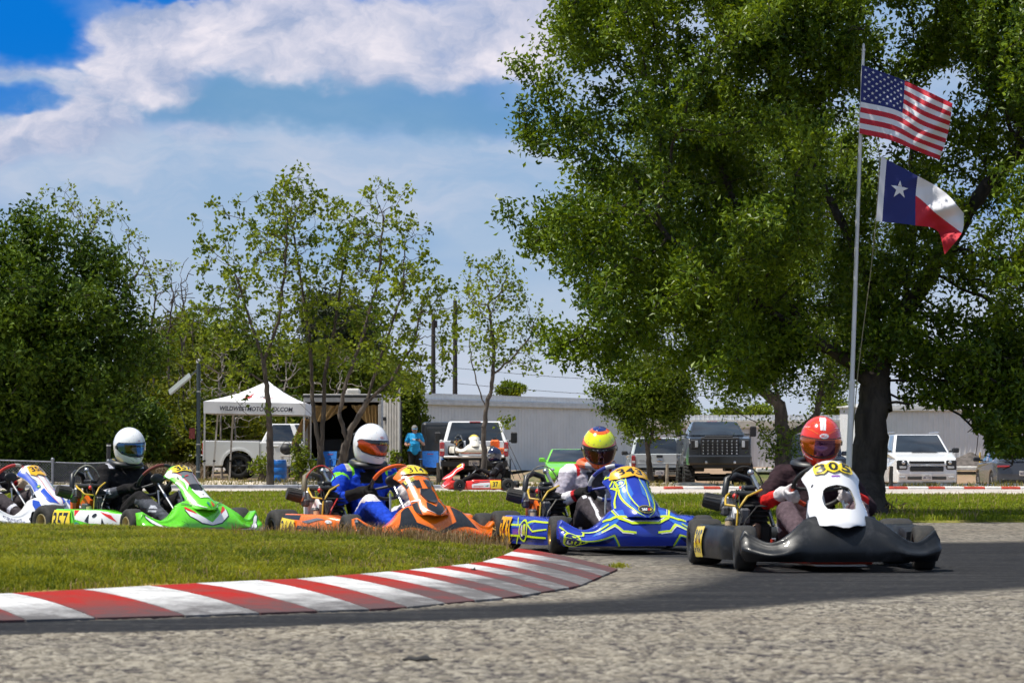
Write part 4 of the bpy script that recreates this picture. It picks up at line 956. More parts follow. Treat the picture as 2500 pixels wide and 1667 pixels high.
def drape(name, top, bot, n=14, m=CURT, amp=.05):
    """A gathered curtain between two edges given as polylines of equal length."""
    mb = MB(); T_, B_ = [Vector(p) for p in top], [Vector(p) for p in bot]; K = len(T_)
    def f(u, v):
        i = min(K - 2, int(u * (K - 1))); q = u * (K - 1) - i; p = T_[i].lerp(T_[i + 1], q).lerp(B_[i].lerp(B_[i + 1], q), v); return p + Vector((0, amp * math.sin(u * 40) * (1 - .5 * v), .3 * amp * math.sin(v * 9 + u * 25)))
    mb.grid(f, lin(0, 1, 70), lin(0, 1, n), 0); mb.build(name, m, tr)
drape('curtain', [(-w / 2 + .2, -.02, 2.38), (-.2, -.02, 2.38), (.15, -.02, 2.36)], [(-w / 2 + .2, -.02, 1.85), (-.55, -.02, 1.88), (.12, -.02, 2.30)])
drape('curtain', [(.25, -.02, 2.38), (.75, -.02, 2.38), (w / 2 - .12, -.02, 2.38)], [(.35, -.02, 2.25), (.85, -.02, 1.72), (w / 2 - .14, -.02, 1.50)])
drape('curtain', [(-w / 2 - .05, -.13, 1.95), (-w / 2 + .05, -.14, 1.97), (-w / 2 + .22, -.12, 1.9)], [(-w / 2 - .38, -.13, 1.15), (-w / 2 - .18, -.14, 1.13), (-w / 2 - .10, -.12, 1.2)], amp=.03)
drape('curtain', [(-w / 2 + .16, -.12, 1.95), (-w / 2 + .2, -.12, 1.95), (-w / 2 + .24, -.1, 1.95)], [(-w / 2 + .16, -.12, .8), (-w / 2 + .2, -.12, .8), (-w / 2 + .24, -.1, .8)], amp=.03)
m = MB(); m.box((.25, 1.5, 2.84), (.45, .6, .20), 0, None, .05); m.build('roof_vent', TW, tr)
for (px, py, s) in ((842, 1000, .55), (880, 1010, .4)): pass
m = MB(); m.box((.35, 2.2, .8), (.9, .6, .7), 0, None, .05); m.box((-.5, 3, .9), (.7, .5, .9), 0, None, .05); m.build('cabinet', mat('cabinet_grey', (.10, .10, .11), .5), tr)
# tent
CANV = mat('white_canvas', (0.78, 0.78, 0.80), 0.8, var=0.04, vs=3, bump=.25, bs=4); d = 86.0
x0, x1 = SX(467, d), SX(700, d); tn = thing('canopy_tent', 'white pop up canopy tent printed with a web address', 'tent', ((x0 + x1) / 2, d + 1.5, 0.05)); c = Vector(tn.location); hw = (x1 - x0) / 2
m = MB(); ap = Vector((.28, 0, 3.08)); N = 14
cor = [Vector((-hw, -1.5, 2.42)), Vector((hw, -1.5, 2.36)), Vector((hw, 1.5, 2.36)), Vector((-hw, 1.5, 2.42))]
for i in range(4):
    a_, b_ = cor[i], cor[(i + 1) % 4]
    m.grid(lambda u, v: a_.lerp(b_, u).lerp(ap, v) + Vector((0, 0, -.13 * math.sin(math.pi * min(1, v * 1.0)) * (1 - .3 * abs(2 * u - 1)))), lin(0, 1, N), lin(0, .985, N), 0)
m.build('canopy', CANV, tn)
for i in range(4):
    a_, b_ = cor[i], cor[(i + 1) % 4]; m = MB(); nn = (b_ - a_).cross(Vector((0, 0, 1))).normalized()
    VS = lambda X, Y: a_.lerp(b_, X) + Vector((0, 0, -Y)) + nn * (.012 + .015 * math.sin(X * 17) * Y * 2)
    m.grid(VS, lin(0, 1, 40), lin(0, .36, 5), 0, True); va = m.build('valance', CANV, tn)
    if i == 0:
        m = MB(); lay(m, text_tris('WILDWESTMOTORPLEX.COM', .52, .20, .72, -.135, .024, .16), VS, .008, 0, .05, -1); m.build('lettering', mat('navy_lettering', (.02, .02, .045), .6), va)
        m = MB(); RS = lambda X, Y: a_.lerp(b_, X).lerp(ap, Y) + Vector((0, 0, -.13 * math.sin(math.pi * Y) * (1 - .3 * abs(2 * X - 1))))
        lay(m, poly_tris([(.30, .30), (.37, .30), (.37, .42), (.34, .46), (.34, .54), (.31, .54), (.31, .44), (.26, .42)]), RS, .012, 0, .06); lay(m, line_tris([(.50, .40), (.54, .46), (.57, .40), (.60, .47), (.68, .44)], .02), RS, .012, 1, .06); lay(m, line_tris([(.46, .33), (.72, .33)], .03), RS, .012, 0, .06); m.build('roof_print', [mat('red_canvas_print', (.42, .04, .04), .7), MATS['navy_lettering']], va)
LEG = mat('tent_leg', (.55, .55, .54), .5, .3)
for (x, y, lx) in ((-hw + .03, -1.47, 0), (hw - .03, -1.47, 0), (-hw + .62, 1.4, -.12), (hw - .03, 1.4, 0), (-hw + .28, .2, -.18)):
    m = MB(); m.box((x + lx * .5, y, 1.2), (.05, .05, 2.4), 0, Matrix.Rotation(-lx / 2.4, 3, 'Y')); m.box((x + lx * .72, y, .62), (.07, .07, .06), 1); m.build('leg', [LEG, MATS['black_rubber']], tn)
for i in range(4):
    a_, b_ = cor[i] + Vector((0, 0, -.3)), cor[(i + 1) % 4] + Vector((0, 0, -.3)); m = MB(); m.tube([a_ * .985, b_ * .985], .014, 6); m.build('truss_bar', LEG, tn)
# table with gear, barrel and chairs
d = 85.0; tbx = SX(675, d); t_ = thing('folding_table', 'cream folding table under the right side of the tent', 'table', (tbx, d, .05)); m = MB(); m.box((0, 0, .76), (.78, .5, .04), 0, None, .01); m.build('tabletop', CREAM, t_)
for sx in (-.34, .34):
    m = MB(); m.tube([(sx, -.2, 0), (sx, -.2, .74)], .015, 6); m.tube([(sx, .2, 0), (sx, .2, .74)], .015, 6); m.tube([(sx, -.2, .3), (sx, .2, .3)], .012, 6); m.build('leg', LEG, t_)
o = thing('equipment_case', 'black rounded gear bag on the folding table', 'bag', (tbx - .22, d, .84)); m = MB(); m.ell((0, 0, .18), (.2, .18, .17), 16, 10); m.build('bag_body', MATS['black_rubber'], o); m = MB(); m.tube([(-.12, 0, .32), (-.06, 0, .40), (.06, 0, .40), (.12, 0, .32)], .012, 6); m.build('handle', MATS['black_rubber'], o)
o = thing('generator', 'grey machine with a round drum on the folding table', 'machine', (tbx + .2, d, .84)); m = MB(); m.box((0, 0, .16), (.26, .26, .28), 0, None, .03); m.build('casing', mat('meter_grey', (.22, .23, .25), .6), o); m = MB(); m.lathe([(.001, .0), (.07, 0), (.10, -.02), (.10, .02)], (0, -.13, .14), (0, -1, 0), 16); m.build('drum', TRIM, o)
o = thing('blue_barrel', 'bright blue plastic barrel on the ground beside the tent table', 'barrel', (SX(641, 84), 84, .05)); m = MB(); m.lathe([(.001, .0), (.2, 0), (.22, .03), (.23, .2), (.22, .21), (.23, .22), (.23, .42), (.22, .43), (.23, .44), (.22, .6), (.2, .63), (.001, .63)], (0, 0, 0), (0, 0, 1), 24); m.build('drum', mat('blue_plastic', (.01, .12, .42), .35), o); m = MB(); m.lathe([(.2, .60), (.215, .62), (.2, .65), (.001, .65)], (0, 0, 0), (0, 0, 1), 20); m.build('lid', mat('blue_plastic', (.01, .12, .42), .35), o)
CHB = mat('blue_chair_fabric', (.012, .13, .42), .7, var=.2, vs=20, bump=.2, bs=25)
def camp_chair(label, x, y, rz):
    o = thing('camp_chair', label, 'folding chair', (x, y, .06), rz, 'blue folding chairs'); bl = MATS['black_rubber']
    m = MB(); m.grid(lambda u, v: Vector((-.24 + .48 * u, .20 + .10 * v, .42 + .48 * v - .0)) + Vector((0, .05 * math.sin(math.pi * u), 0)), lin(0, 1, 10), lin(0, 1, 6), 0); m.build('backrest', CHB, o)
    m = MB(); m.grid(lambda u, v: Vector((-.23 + .46 * u, -.24 + .46 * v, .46 - .05 * math.sin(math.pi * u))), lin(0, 1, 10), lin(0, 1, 5), 0); m.build('seat', CHB, o)
    for s in (-1, 1):
        m = MB(); m.tube([(s * .28, .32, .92), (s * .28, .20, .42), (s * .30, .24, .0)], .012, 6); m.tube([(s * .30, -.26, 0), (s * .30, -.24, .66)], .012, 6); m.tube([(s * .29, -.24, .45), (s * .30, .24, .02)], .010, 6); m.build('leg', bl, o)
        m = MB(); m.box((s * .31, .0, .66), (.07, .52, .025), 0, None, .01); m.build('armrest', CHB, o)
    m = MB(); m.tube([(-.3, -.26, .02), (.28, .22, .44)], .010, 6); m.tube([(.3, -.26, .02), (-.28, .22, .44)], .010, 6); m.build('cross_brace', bl, o)
    m = MB(); m.prism([(-.1, .80), (.08, .80), (.1, .82), (-.08, .825)], -.002, .002, lambda x, z, h: Vector((x, .335 + h - .02, z))); m.build('backrest_print', mat('red_canvas_print', (.42, .04, .04), .7), o)
camp_chair('blue folding chair between the woman and the white pickup', SX(991, 84), 84, R(8)); camp_chair('blue folding chair in front of the trailer behind the two tree trunks', SX(747, 86), 86, R(-25))
# chain link fence
d = 72.0; FZ = .05; xa, xm, xb = SX(-60, d), SX(121, d), SX(249, d); GALV = mat('galvanised', (.20, .21, .23), .5, .6, var=.2)
fe = thing('chain_link_fence', 'low grey chain link fence along the left edge of the paddock', 'fence', (xm, d, 0))
for x, hgt, r in ((xa, .72, .025), (xm, .70, .035), (SX(196, d), .60, .022), (xb, .66, .035)):
    m = MB(); m.tube([(x - xm, 0, -.05), (x - xm, 0, hgt)], r, 10); m.ell((x - xm, 0, hgt), (r * 1.4, r * 1.4, r * 1.4), 10, 6); m.build('post', GALV, fe)
m = MB(); m.tube([(xa - xm, 0, .70), (0, 0, .64)], .018, 8); m.build('top_rail', GALV, fe); m = MB(); m.tube([(0, 0, .63), (.4, 0, .615), (.9, 0, .60), (xb - xm, 0, .62)], .014, 8); m.build('top_rail', GALV, fe)
m = MB(); z0 = .08; H = .55; s = .07
for (u0, u1, sp) in ((xa - xm, 0, .075), (0, xb - xm, .05)):
    k = u0 - H
    while k < u1:
        for sg in (1, -1):
            a_, b_ = Vector((k, .004 * sg, z0)), Vector((k + H, .004 * sg, z0 + H))
            if sg < 0: a_, b_ = Vector((k, -.004, z0 + H)), Vector((k + H, -.004, z0))
            t0 = max(0, (u0 - k) / H); t1 = min(1, (u1 - k) / H)
            if t1 > t0: m.tube([a_.lerp(b_, t0), a_.lerp(b_, t1)], .0045, 3, 0, False)
        k += sp
o = m.build('wire_mesh', GALV, fe); o['kind'] = 'stuff'
m = MB()
for i in range(26): m.tube([(0, -.01, .10 + i * .0195)] + [(q * (xb - xm), -.01, .10 + i * .0195 + .008 * math.sin(q * 9 + i)) for q in (.25, .5, .75, 1)], .0055, 3, 0, False)
o = m.build('shade_net', mat('dark_net', (.07, .075, .085), .8), fe); o['kind'] = 'stuff'
o = thing('fence_post', 'short black post with a pale band standing behind the fence end', 'post', (SX(247, 74), 74, 0)); m = MB(); m.tube([(0, 0, 0), (.03, 0, 1.12)], .055, 12); m.build('shaft', MATS['black_rubber'], o); m = MB(); m.tube([(.0285, 0, 1.05), (.029, 0, 1.08)], .058, 12); m.build('band', LEG, o)
# solar lamp post
d = 80.0; x = SX(455, d); STL = mat('dark_green_steel', (.055, .075, .085), .45, .4)
lp = thing('lamp_post', 'dark steel lamp post with slanted solar panel beside the tent', 'lamp post', (x, d, 0)); c = Vector(lp.location)
m = MB(); m.tube([(0, 0, 0), (0, 0, 3.42)], .058, 14); m.build('pole', STL, lp); m = MB(); m.tube([(0, 0, 3.42), (0, 0, 3.50)], .065, 14); m.ell((0, 0, 3.5), (.06, .06, .03), 12, 6); m.build('pole_cap', LEG, lp)
A_, B_ = W(389, 902, d) - c, W(437, 862, d) - c; ang = math.atan2((B_ - A_).z, (B_ - A_).x); m = MB(); m.box((A_ + B_) / 2, ((B_ - A_).length, .5, .06), 0, Matrix.Rotation(-ang, 3, 'Y') @ Matrix.Rotation(R(18), 3, 'X'), .01); m.build('solar_panel', mat('panel_frame', (.30, .33, .33), .35, .3), lp)
m = MB(); m.tube([W(436, 864, d) - c, W(455, 846, d) - c], .018, 6); m.tube([W(412, 885, d) - c, W(410, 930, d) - c, W(428, 985, d) - c, W(438, 1000, d) - c], .010, 5); m.build('bracket', STL, lp)
m = MB(); m.box(W(442, 995, d) - c + Vector((0, -.06, 0)), (.16, .10, .30), 0, None, .015); m.build('control_box', mat('red_box', (.16, .02, .015), .5), lp)
for zz in (.35, 1.12, 2.6): m = MB(); m.tube([(0, 0, zz), (0, 0, zz + .03)], .062, 14); m.build('strap', LEG, lp)
# utility poles with wires
WOOD = mat('creosote_pole', (.035, .030, .028), .9, var=.3)
for i, (px, top, lab) in enumerate(((995, 720, 'left one of the two dark utility poles above the warehouse roof'), (1045, 690, 'right one of the two dark utility poles above the warehouse roof'))):
    d = 160.0; o = thing('utility_pole', lab, 'utility pole', (SX(px, d), d, .3), 0, 'utility poles'); c = Vector(o.location); z = W(px, top, d).z - .3
    m = MB(); m.tube([(0, 0, 0), (0, 0, z)], [.16, .11], 8); m.build('pole', WOOD, o); m = MB(); m.box((.16, 0, z - .6), (.14, .14, .4)); m.build('insulator', WOOD, o)
for j, (a_, b_) in enumerate((((1045, 845), (1300, 865)), ((1045, 880), (1300, 898)), ((995, 790), (1300, 793)))):
    P = [W(a_[0] + (b_[0] - a_[0]) * q + 600 * q, a_[1] + (b_[1] - a_[1]) * q + 20 * math.sin(math.pi * q), 160 + 10 * q) for q in lin(0, 1, 12)]; m = MB(); m.tube(P, .013, 4); tag(m.build('power_line', WOOD), ('lowest', 'upper', 'topmost')[(1, 0, 2)[j]] + ' thin power line sagging right from the utility poles', 'power line')
# small posts
for (px, y0, y1, d, r, m_, lab) in ((1531, 1066, 1120, 76, .045, mat('weathered_post', (.24, .20, .15), .9, var=.3), 'weathered wooden post in front of the silver pickup'), (2046, 1070, 1121, 74, .05, mat('dark_post', (.03, .026, .022), .8), 'dark post between the large oak trunk and the white suv'), (1006, 1062, 1104, 76, .055, mat('weathered_post2', (.10, .08, .06), .9, var=.3), 'stubby dark wooden post beside the blue folding chair')):
    z = W(px, y0, d).z; o = MB(); o.tube([(0, 0, -.1), (.01, 0, z * .5), (.02 if px > 1500 else 0, 0, z)], [r, r * .95, r * .85], 10); q = o.build('fence_post', m_, None, (SX(px, d), d, 0)); tag(q, lab, 'post')
d = 106.4; o = MB(); o.tube([(0, 0, .3), (.02, 0, 1.0)], .03, 6); tag(o.build('marker_stake', mat('yellow_stake', (.62, .40, .06), .7), None, (SX(2250, d), d, 0)), 'thin yellow stake on the dirt bank right of the white suv', 'stake')
o = MB(); d = 84.5; o.tube([(0, 0, 0), (0, 0, 2.75)], .03, 8); o.ell((0, 0, 2.76), .05, 8, 6); tag(o.build('slim_pole', LEG, None, (SX(917, d), d, .05)), 'slim white pole at the right corner of the trailer', 'pole')
for (a_, b_, lab) in (((1148, 975), (1212, 1112), 'outer'), ((1150, 1000), (1196, 1100), 'middle'), ((1152, 1030), (1180, 1098), 'inner')):
    o = MB(); o.tube([W(*a_, 79), W(*b_, 77.5)], .010, 5); tag(o.build('tie_strap', MATS['black_rubber']), lab + ' thin dark strap slanting to the ground beside the white pickup', 'strap')
# ------------------------------------------------------------------ flagpole, flags and halyard
d = 30.5; base = G(1943, 1150, 0); pole = thing('flagpole', 'tall white flagpole standing in front of the large oak', 'flagpole', (SX(1944, d), d, 0)); c = Vector(pole.location)
PW = mat('pole_white', (.66, .66, .67), .35, .2, var=.06); m = MB(); P0, P1, P2_ = Vector((0, 0, -.05)), W(1957, 880, d) - c, W(1983, 118, d) - c
m.tube([P0, P1], [.034, .031], 16); m.build('lower_tube', PW, pole); m = MB(); m.tube([P1, P2_], [.026, .018], 14); m.build('upper_tube', PW, pole)
m = MB(); m.tube([P1 - Vector((0, 0, .02)), P1 + Vector((0, 0, .03))], .035, 14); m.build('joint_collar', PW, pole)
m = MB(); m.tube([P2_, P2_ + Vector((0, 0, .025))], .024, 12); m.ell(P2_ + Vector((.002, 0, .05)), (.016, .016, .035), 10, 8); m.build('finial', PW, pole)
FRD, FWH, FBL = mat('flag_red', (.50, .012, .03), .7), mat('flag_white', (.72, .72, .76), .7), mat('flag_blue', (.010, .018, .14), .7)
def flag(name, label, rows, d, mfn, wave, parts, us, vs):
    """rows: top, middle and bottom edge points in photo pixels."""
    xs = lin(0, 1, len(rows[0]))
    def S(u, v):
        def row(r): return cinterp(u, xs, [p[0] for p in r]), cinterp(u, xs, [p[1] for p in r])
        a, b, e = (row(r) for r in rows); px = cinterp(v, [0, .5, 1], [a[0], b[0], e[0]]); py = cinterp(v, [0, .5, 1], [a[1], b[1], e[1]])
        return W(px, py, d + wave(u, v))
    o = thing(name, label, 'flag', S(0, 0)); c = Vector(o.location); SS = lambda u, v: S(u, v) - c
    mats_ = []; m = MB(); ml = [FRD, FWH, FBL]
    m.grid(SS, us, vs, 0, True, False, False, mfn); m.build('cloth', ml, o)
    for nm, mm, tris in parts: m = MB(); [lay(m, tris, SS, s * .006, 0, .05) for s in (-1, 1)]; m.build(nm, mm, o)
    return o
def star(cx, cy, r, asp): return poly_tris([(cx + (r if i % 2 == 0 else r * .382) * math.sin(math.pi * i / 5) * asp, cy - (r if i % 2 == 0 else r * .382) * math.cos(math.pi * i / 5)) for i in range(10)])
st = []
for j in range(9):
    for i in range(6 if j % 2 == 0 else 5): st += star((.4 / 12) * (1 + 2 * i + (j % 2)), (7 / 13) * (j + 1) / 10, .026, .62)
def mus(u, v): return 2 if (u < .40 and v < 7 / 13) else (0 if int((v + 1e-6) * 13) % 2 == 0 else 1)
flag('flag', 'red white and blue striped flag with white stars, upper flag on the pole', [[(1980, 150), (2064, 180), (2130, 210), (2188, 238)], [(1977, 228), (2060, 248), (2118, 282), (2178, 304)], [(1974, 307), (2046, 323), (2100, 345), (2158, 368)]], 30.44, mus, lambda u, v: .10 * math.sin(u * 5.5 + v * 2.5) * u + .05 * math.sin(u * 11 - v * 5) * u + .03 * math.sin(u * 23 + v * 9) * u, [('star', FWH, st)], lin(0, 1, 41), [i / 26 for i in range(27)])
def mtx(u, v): return 1 if u < .055 else (2 if u < 1 / 3 + .02 else (1 if v < .5 else 0))
flag('flag', 'blue flag with one white star, white and red bands, lower flag on the pole', [[(2024, 360), (2100, 400), (2168, 440), (2214, 490)], [(2018, 434), (2096, 446), (2152, 492), (2209, 535)], [(2012, 508), (2095, 517), (2152, 530), (2170, 585)]], 30.40, mtx, lambda u, v: .12 * math.sin(u * 6 - v * 2) * u + .06 * math.sin(u * 13 + v * 6) * u + .025 * math.sin(u * 27 + v * 14) * u, [('star', FWH, star(.198, .47, .17, .52))], lin(0, 1, 55), lin(0, 1, 27))
m = MB(); m.tube([W(2010, 312, 30.45), W(2016, 335, 30.45), W(2021, 362, 30.42), W(2012, 510, 30.42), W(1998, 640, 30.43), W(1982, 760, 30.45), W(1970, 860, 30.48), W(1958, 1000, 30.5)], .006, 6); tag(m.build('halyard', mat('rope', (.22, .20, .12), .8)), 'thin rope hanging from the lower flag beside the flagpole', 'rope')
# ------------------------------------------------------------------ bodies: one continuous skin grown round a skeleton
def capsule(mb, a, b, ra, rb, n=12):
    a, b = Vector(a), Vector(b); u, w, d = basis(b - a if (b - a).length > 1e-6 else Vector((0, 0, 1))); L = (b - a).length
    prof = [(ra * math.cos(t), -ra * math.sin(t)) for t in lin(math.pi / 2 - 0.05, 0, 5)] + [(rb * math.cos(t), L + rb * math.sin(t)) for t in lin(0, math.pi / 2 - 0.05, 5)]
    k = len(mb.v); mb.lathe([(r, h) for r, h in prof], a, d, n)
    m = len(prof); mb.f += [[k + i for i in range(n)][::-1], [k + (m - 1) * n + i for i in range(n)]]; mb.m += [0, 0]; mb.s += [True, True]
def grow_body(name, bones, mats, region, parent, voxel=0.0075, wrinkle=0.0055, smooth=5):
    """bones: (key, a, b, ra, rb); region(key, t, p) -> material index."""
    mb = MB(); [capsule(mb, a, b, ra, rb) for _, a, b, ra, rb in bones]
    me = bpy.data.meshes.new('tmp'); me.from_pydata(mb.v, [], mb.f); o = bpy.data.objects.new('tmp', me); COL.objects.link(o)
    rm = o.modifiers.new('r', 'REMESH'); rm.mode = 'VOXEL'; rm.voxel_size = voxel; rm.use_smooth_shade = True
    sm = o.modifiers.new('s', 'SMOOTH'); sm.factor = 0.5; sm.iterations = smooth
    dg = bpy.context.evaluated_depsgraph_get(); res = bpy.data.meshes.new_from_object(o.evaluated_get(dg)); bpy.data.objects.remove(o); bpy.data.meshes.remove(me)
    n = len(res.vertices); co = np.empty(n * 3, np.float32); res.vertices.foreach_get('co', co); co = co.reshape(-1, 3)
    def nearest(P):
        best = np.full(len(P), 1e9); bi = np.zeros(len(P), int); bt = np.zeros(len(P))
        for i, (k, a, b, ra, rb) in enumerate(bones):
            a, b = np.array(a, float), np.array(b, float); e = b - a; L2 = e @ e + 1e-12
            q = np.clip((P - a) @ e / L2, 0, 1); dd = np.linalg.norm(P - a - q[:, None] * e, axis=1) - (ra + (rb - ra) * q)
            m = dd < best; best[m] = dd[m]; bi[m] = i; bt[m] = q[m]
        return bi, bt
    if wrinkle:
        no = np.empty(n * 3, np.float32); res.vertices.foreach_get('normal', no); no = no.reshape(-1, 3); bi, bt = nearest(co)
        amp = np.array([0.0 if bones[i][0].startswith(('hand', 'fing', 'head', 'face', 'nose')) else 1.0 for i in range(len(bones))])[bi]
        w = fbm(co[:, 0] * 16 + co[:, 1] * 22, co[:, 2] * 26 + co[:, 1] * 9, 5, 3) + 0.6 * (1 - np.abs(fbm(co[:, 0] * 9 - co[:, 2] * 14, co[:, 1] * 10 + co[:, 2] * 12, 9, 2)) * 3)
        co = co + no * (w * wrinkle * amp)[:, None]; res.vertices.foreach_set('co', np.ascontiguousarray(co, np.float32).ravel())
    m = len(res.polygons); ce = np.empty(m * 3, np.float32); res.polygons.foreach_get('center', ce); ce = ce.reshape(-1, 3); bi, bt = nearest(ce)
    keys = [b[0] for b in bones]
    res.materials.clear(); [res.materials.append(x) for x in mats]
    res.polygons.foreach_set('material_index', np.array([region(keys[i], q, p) for i, q, p in zip(bi, bt, ce)], np.int32))
    res.polygons.foreach_set('use_smooth', np.ones(m, bool)); res.update(); res.name = name
    b = bpy.data.objects.new(name, res); link(b, parent); return b
D2 = math.pi / 180
def Hs(a, e):
    """Full-face helmet shell; a = azimuth from the front, e = elevation (radians)."""
    ce, se = math.cos(e), math.sin(e)
    if se < 0: ce = ce**0.55
    z = 0.146 * se if se > 0 else 0.162 * se
    low = min(1, max(0, -se / 0.75)); f = max(0, math.cos(a))
    x = 0.150 * ce * math.cos(a) + 0.040 * low * f * f - 0.012 * low * (1 - f)
    y = 0.125 * ce * math.sin(a) * (1 - 0.10 * low)
    if se > 0.2 and math.cos(a) < 0: x *= 1 + 0.10 * (se - 0.2) * -math.cos(a)
    return Vector((x, y, z))
VIS = [(-82, 5), (-72, 11), (-40, 13), (0, 13.5), (40, 13), (72, 11), (82, 5), (80, -7), (62, -18), (32, -24), (0, -25.5), (-32, -24), (-62, -18), (-80, -7)]
def degp(pts): return [(a * D2, e * D2) for a, e in pts]
def helmet(parent, loc, yaw, pitch, roll, shell, visor, deco, fin=None, name='helmet'):
    mb = MB(); mb.grid(Hs, lin(-math.pi, math.pi, 61)[:-1], [x * D2 for x in lin(-56, 90, 40)], 0, True, False, True)
    mb.grid(lambda a, e: Hs(a, -56 * D2) * (1 - 0.12 * e) + Vector((0, 0, -0.006 * e * (1 - e) * 4)) , lin(-math.pi, math.pi, 61)[:-1], lin(0, 1, 4), 1, True, True, True)
    mats = [shell, mat('helmet_trim', (0.02, 0.02, 0.022), 0.5)]
    for col, tris, off in deco:
        if col not in mats: mats.append(col)
        lay(mb, tris, Hs, off, mats.index(col), 0.14)
    h = mb.build(name, mats, parent); h.location = loc; h.rotation_euler = (roll, pitch, yaw)
    g = MB(); lay(g, poly_tris(degp([(a * 1.05, e * 1.12 + (0.6 if e > 0 else -1)) for a, e in VIS])), Hs, 0.0012, 0, 0.12); g.build('visor_gasket', mats[1], h)
    v = MB(); vm = [visor[0]]
    lay(v, poly_tris(degp(VIS)), Hs, 0.0035, 0, 0.10)
    for col, tris in visor[1:]:
        if col not in vm: vm.append(col)
        lay(v, tris, Hs, 0.0045, vm.index(col), 0.12)
    v.build('visor', vm, h)
    pv = MB()
    for s in (-1, 1):
        p = Hs(s * 84 * D2, -3 * D2); pv.cyl(p - Vector((0, s * 0.004, 0)), p + Vector((0, s * 0.007, 0)), 0.016, 14)
    pv.build('visor_pivot', mats[1] if fin != 'white' else shell, h)
    if fin:
        f = MB()
        def sp(u, q): p = Hs(math.pi + u * 0.9, (28 - 12 * q) * D2); return p + Vector((-0.035 * q, 0, 0.012 * q)) * (1 - 0.5 * u * u)
        f.grid(sp, lin(-1, 1, 13), lin(0, 1, 4), 0); f.build('spoiler', shell, h)
    return h
def dots(pts, r=0.9): return [t for a, e in pts for t in poly_tris(degp(ellipse_pts(a, e, r, r, 8)))]
BLKP = mat('black_print', (0.012, 0.012, 0.013), 0.45); WHTP = mat('white_print', (0.80, 0.80, 0.80), 0.35); YELP = mat('yellow_plate', (0.80, 0.50, 0.012), 0.4); REDP = mat('red_print', (0.62, 0.02, 0.02), 0.35)
def driver_bones(lean=0.0, head=(-0.27, 0.0, 0.755), steer=0.0, hands=True):
    hd = Vector(head); ly = lean
    neck = Vector((-0.36, ly * 0.8, 0.585)); ch = Vector((-0.375, ly * 0.6, 0.455)); wa = Vector((-0.31, ly * 0.3, 0.28)); hp = Vector((-0.25, 0, 0.155))
    B = [('torso', hp, wa, 0.135, 0.13), ('torso', wa, ch, 0.13, 0.145), ('torso', ch, neck - Vector((0, 0, 0.04)), 0.14, 0.09), ('torso', ch + Vector((0, .07, .01)), ch - Vector((0, .07, -.01)), 0.13, 0.13), ('hip', hp + Vector((0, .08, 0)), hp - Vector((0, .08, 0)), .12, .12),
         ('neck', neck, hd + Vector((-0.03, 0, -0.08)), 0.062, 0.062), ('head', hd + Vector((-0.01, 0, -0.02)), hd + Vector((0.0, 0, 0.02)), 0.09, 0.09)]
    wc = Vector((0.10, 0, 0.475)); T = Vector((0.64, 0, 0.77)); Yv = Vector((0, 1, 0)); A = Vector((-0.77, 0, 0.64))
    for s, k in ((1, 'l'), (-1, 'r')):
        sh = Vector((-0.365, ly * 0.75 + s * 0.185, 0.535)); B.append(('shoulder_' + k, neck - Vector((0, 0, .05)), sh, 0.085, 0.078))
        ang = -steer; rad = Yv * (s * math.cos(ang)) + T * math.sin(ang); tan = T * math.cos(ang) - Yv * (s * math.sin(ang))
        g = wc + rad * 0.162                      # grip centre on the rim
        wr = g + rad * 0.035 + A * 0.075 - tan * 0.03
        v = wr - sh; dist = v.length; mid = (sh + wr) / 2; hgt = math.sqrt(max(0.0025, 0.275**2 - (dist / 2)**2)); out = Vector((-0.30, s * 0.85, -0.72)); out = (out - v.normalized() * out.dot(v.normalized())).normalized()
        elb = mid + out * hgt
        B += [('uarm_' + k, sh, elb, 0.070, 0.056), ('farm_' + k, elb, wr, 0.055, 0.038)]
        palm = g + rad * 0.032 + A * 0.022
        B += [('hand_' + k, wr, palm, 0.032, 0.034), ('hand_' + k, palm - tan * 0.028, palm + tan * 0.030, 0.026, 0.024)]
        for f in range(4):
            o = tan * (-0.033 + 0.0225 * f); L = (0.92, 1.0, 0.97, 0.80)[f]
            p0 = g + rad * 0.036 + A * 0.002 + o; p1 = g + rad * 0.022 - A * 0.030 * L + o; p2 = g - rad * 0.012 * L - A * 0.030 * L + o; p3 = g - rad * 0.030 * L - A * 0.006 + o
            B += [('fing_' + k, p0, p1, .0115, .0108), ('fing_' + k, p1, p2, .0108, .0100), ('fing_' + k, p2, p3, .0100, .0088)]
        t0 = palm + tan * 0.030 + A * 0.012; t1 = g + A * 0.030 + tan * 0.050 - rad * 0.004; t2 = g + A * 0.024 + tan * 0.052 - rad * 0.030
        B += [('fing_' + k, t0, t1, .0135, .0120), ('fing_' + k, t1, t2, .0120, .0100)]
        h0 = hp + Vector((0.03, s * 0.095, 0.0)); kn = Vector((0.175, s * 0.215, 0.335)); an = Vector((0.555, s * 0.165, 0.135))
        B += [('thigh_' + k, h0, kn, 0.098, 0.066), ('shin_' + k, kn, kn.lerp(an, 0.35), 0.064, 0.060), ('shin_' + k, kn.lerp(an, 0.35), an, 0.060, 0.046),
              ('shoe_' + k, an + Vector((-0.01, 0, -0.035)), an + Vector((0.075, 0, 0.055)), 0.040, 0.036), ('shoe_' + k, an + Vector((0.075, 0, 0.055)), an + Vector((0.105, 0, 0.135)), 0.036, 0.026)]
    return B
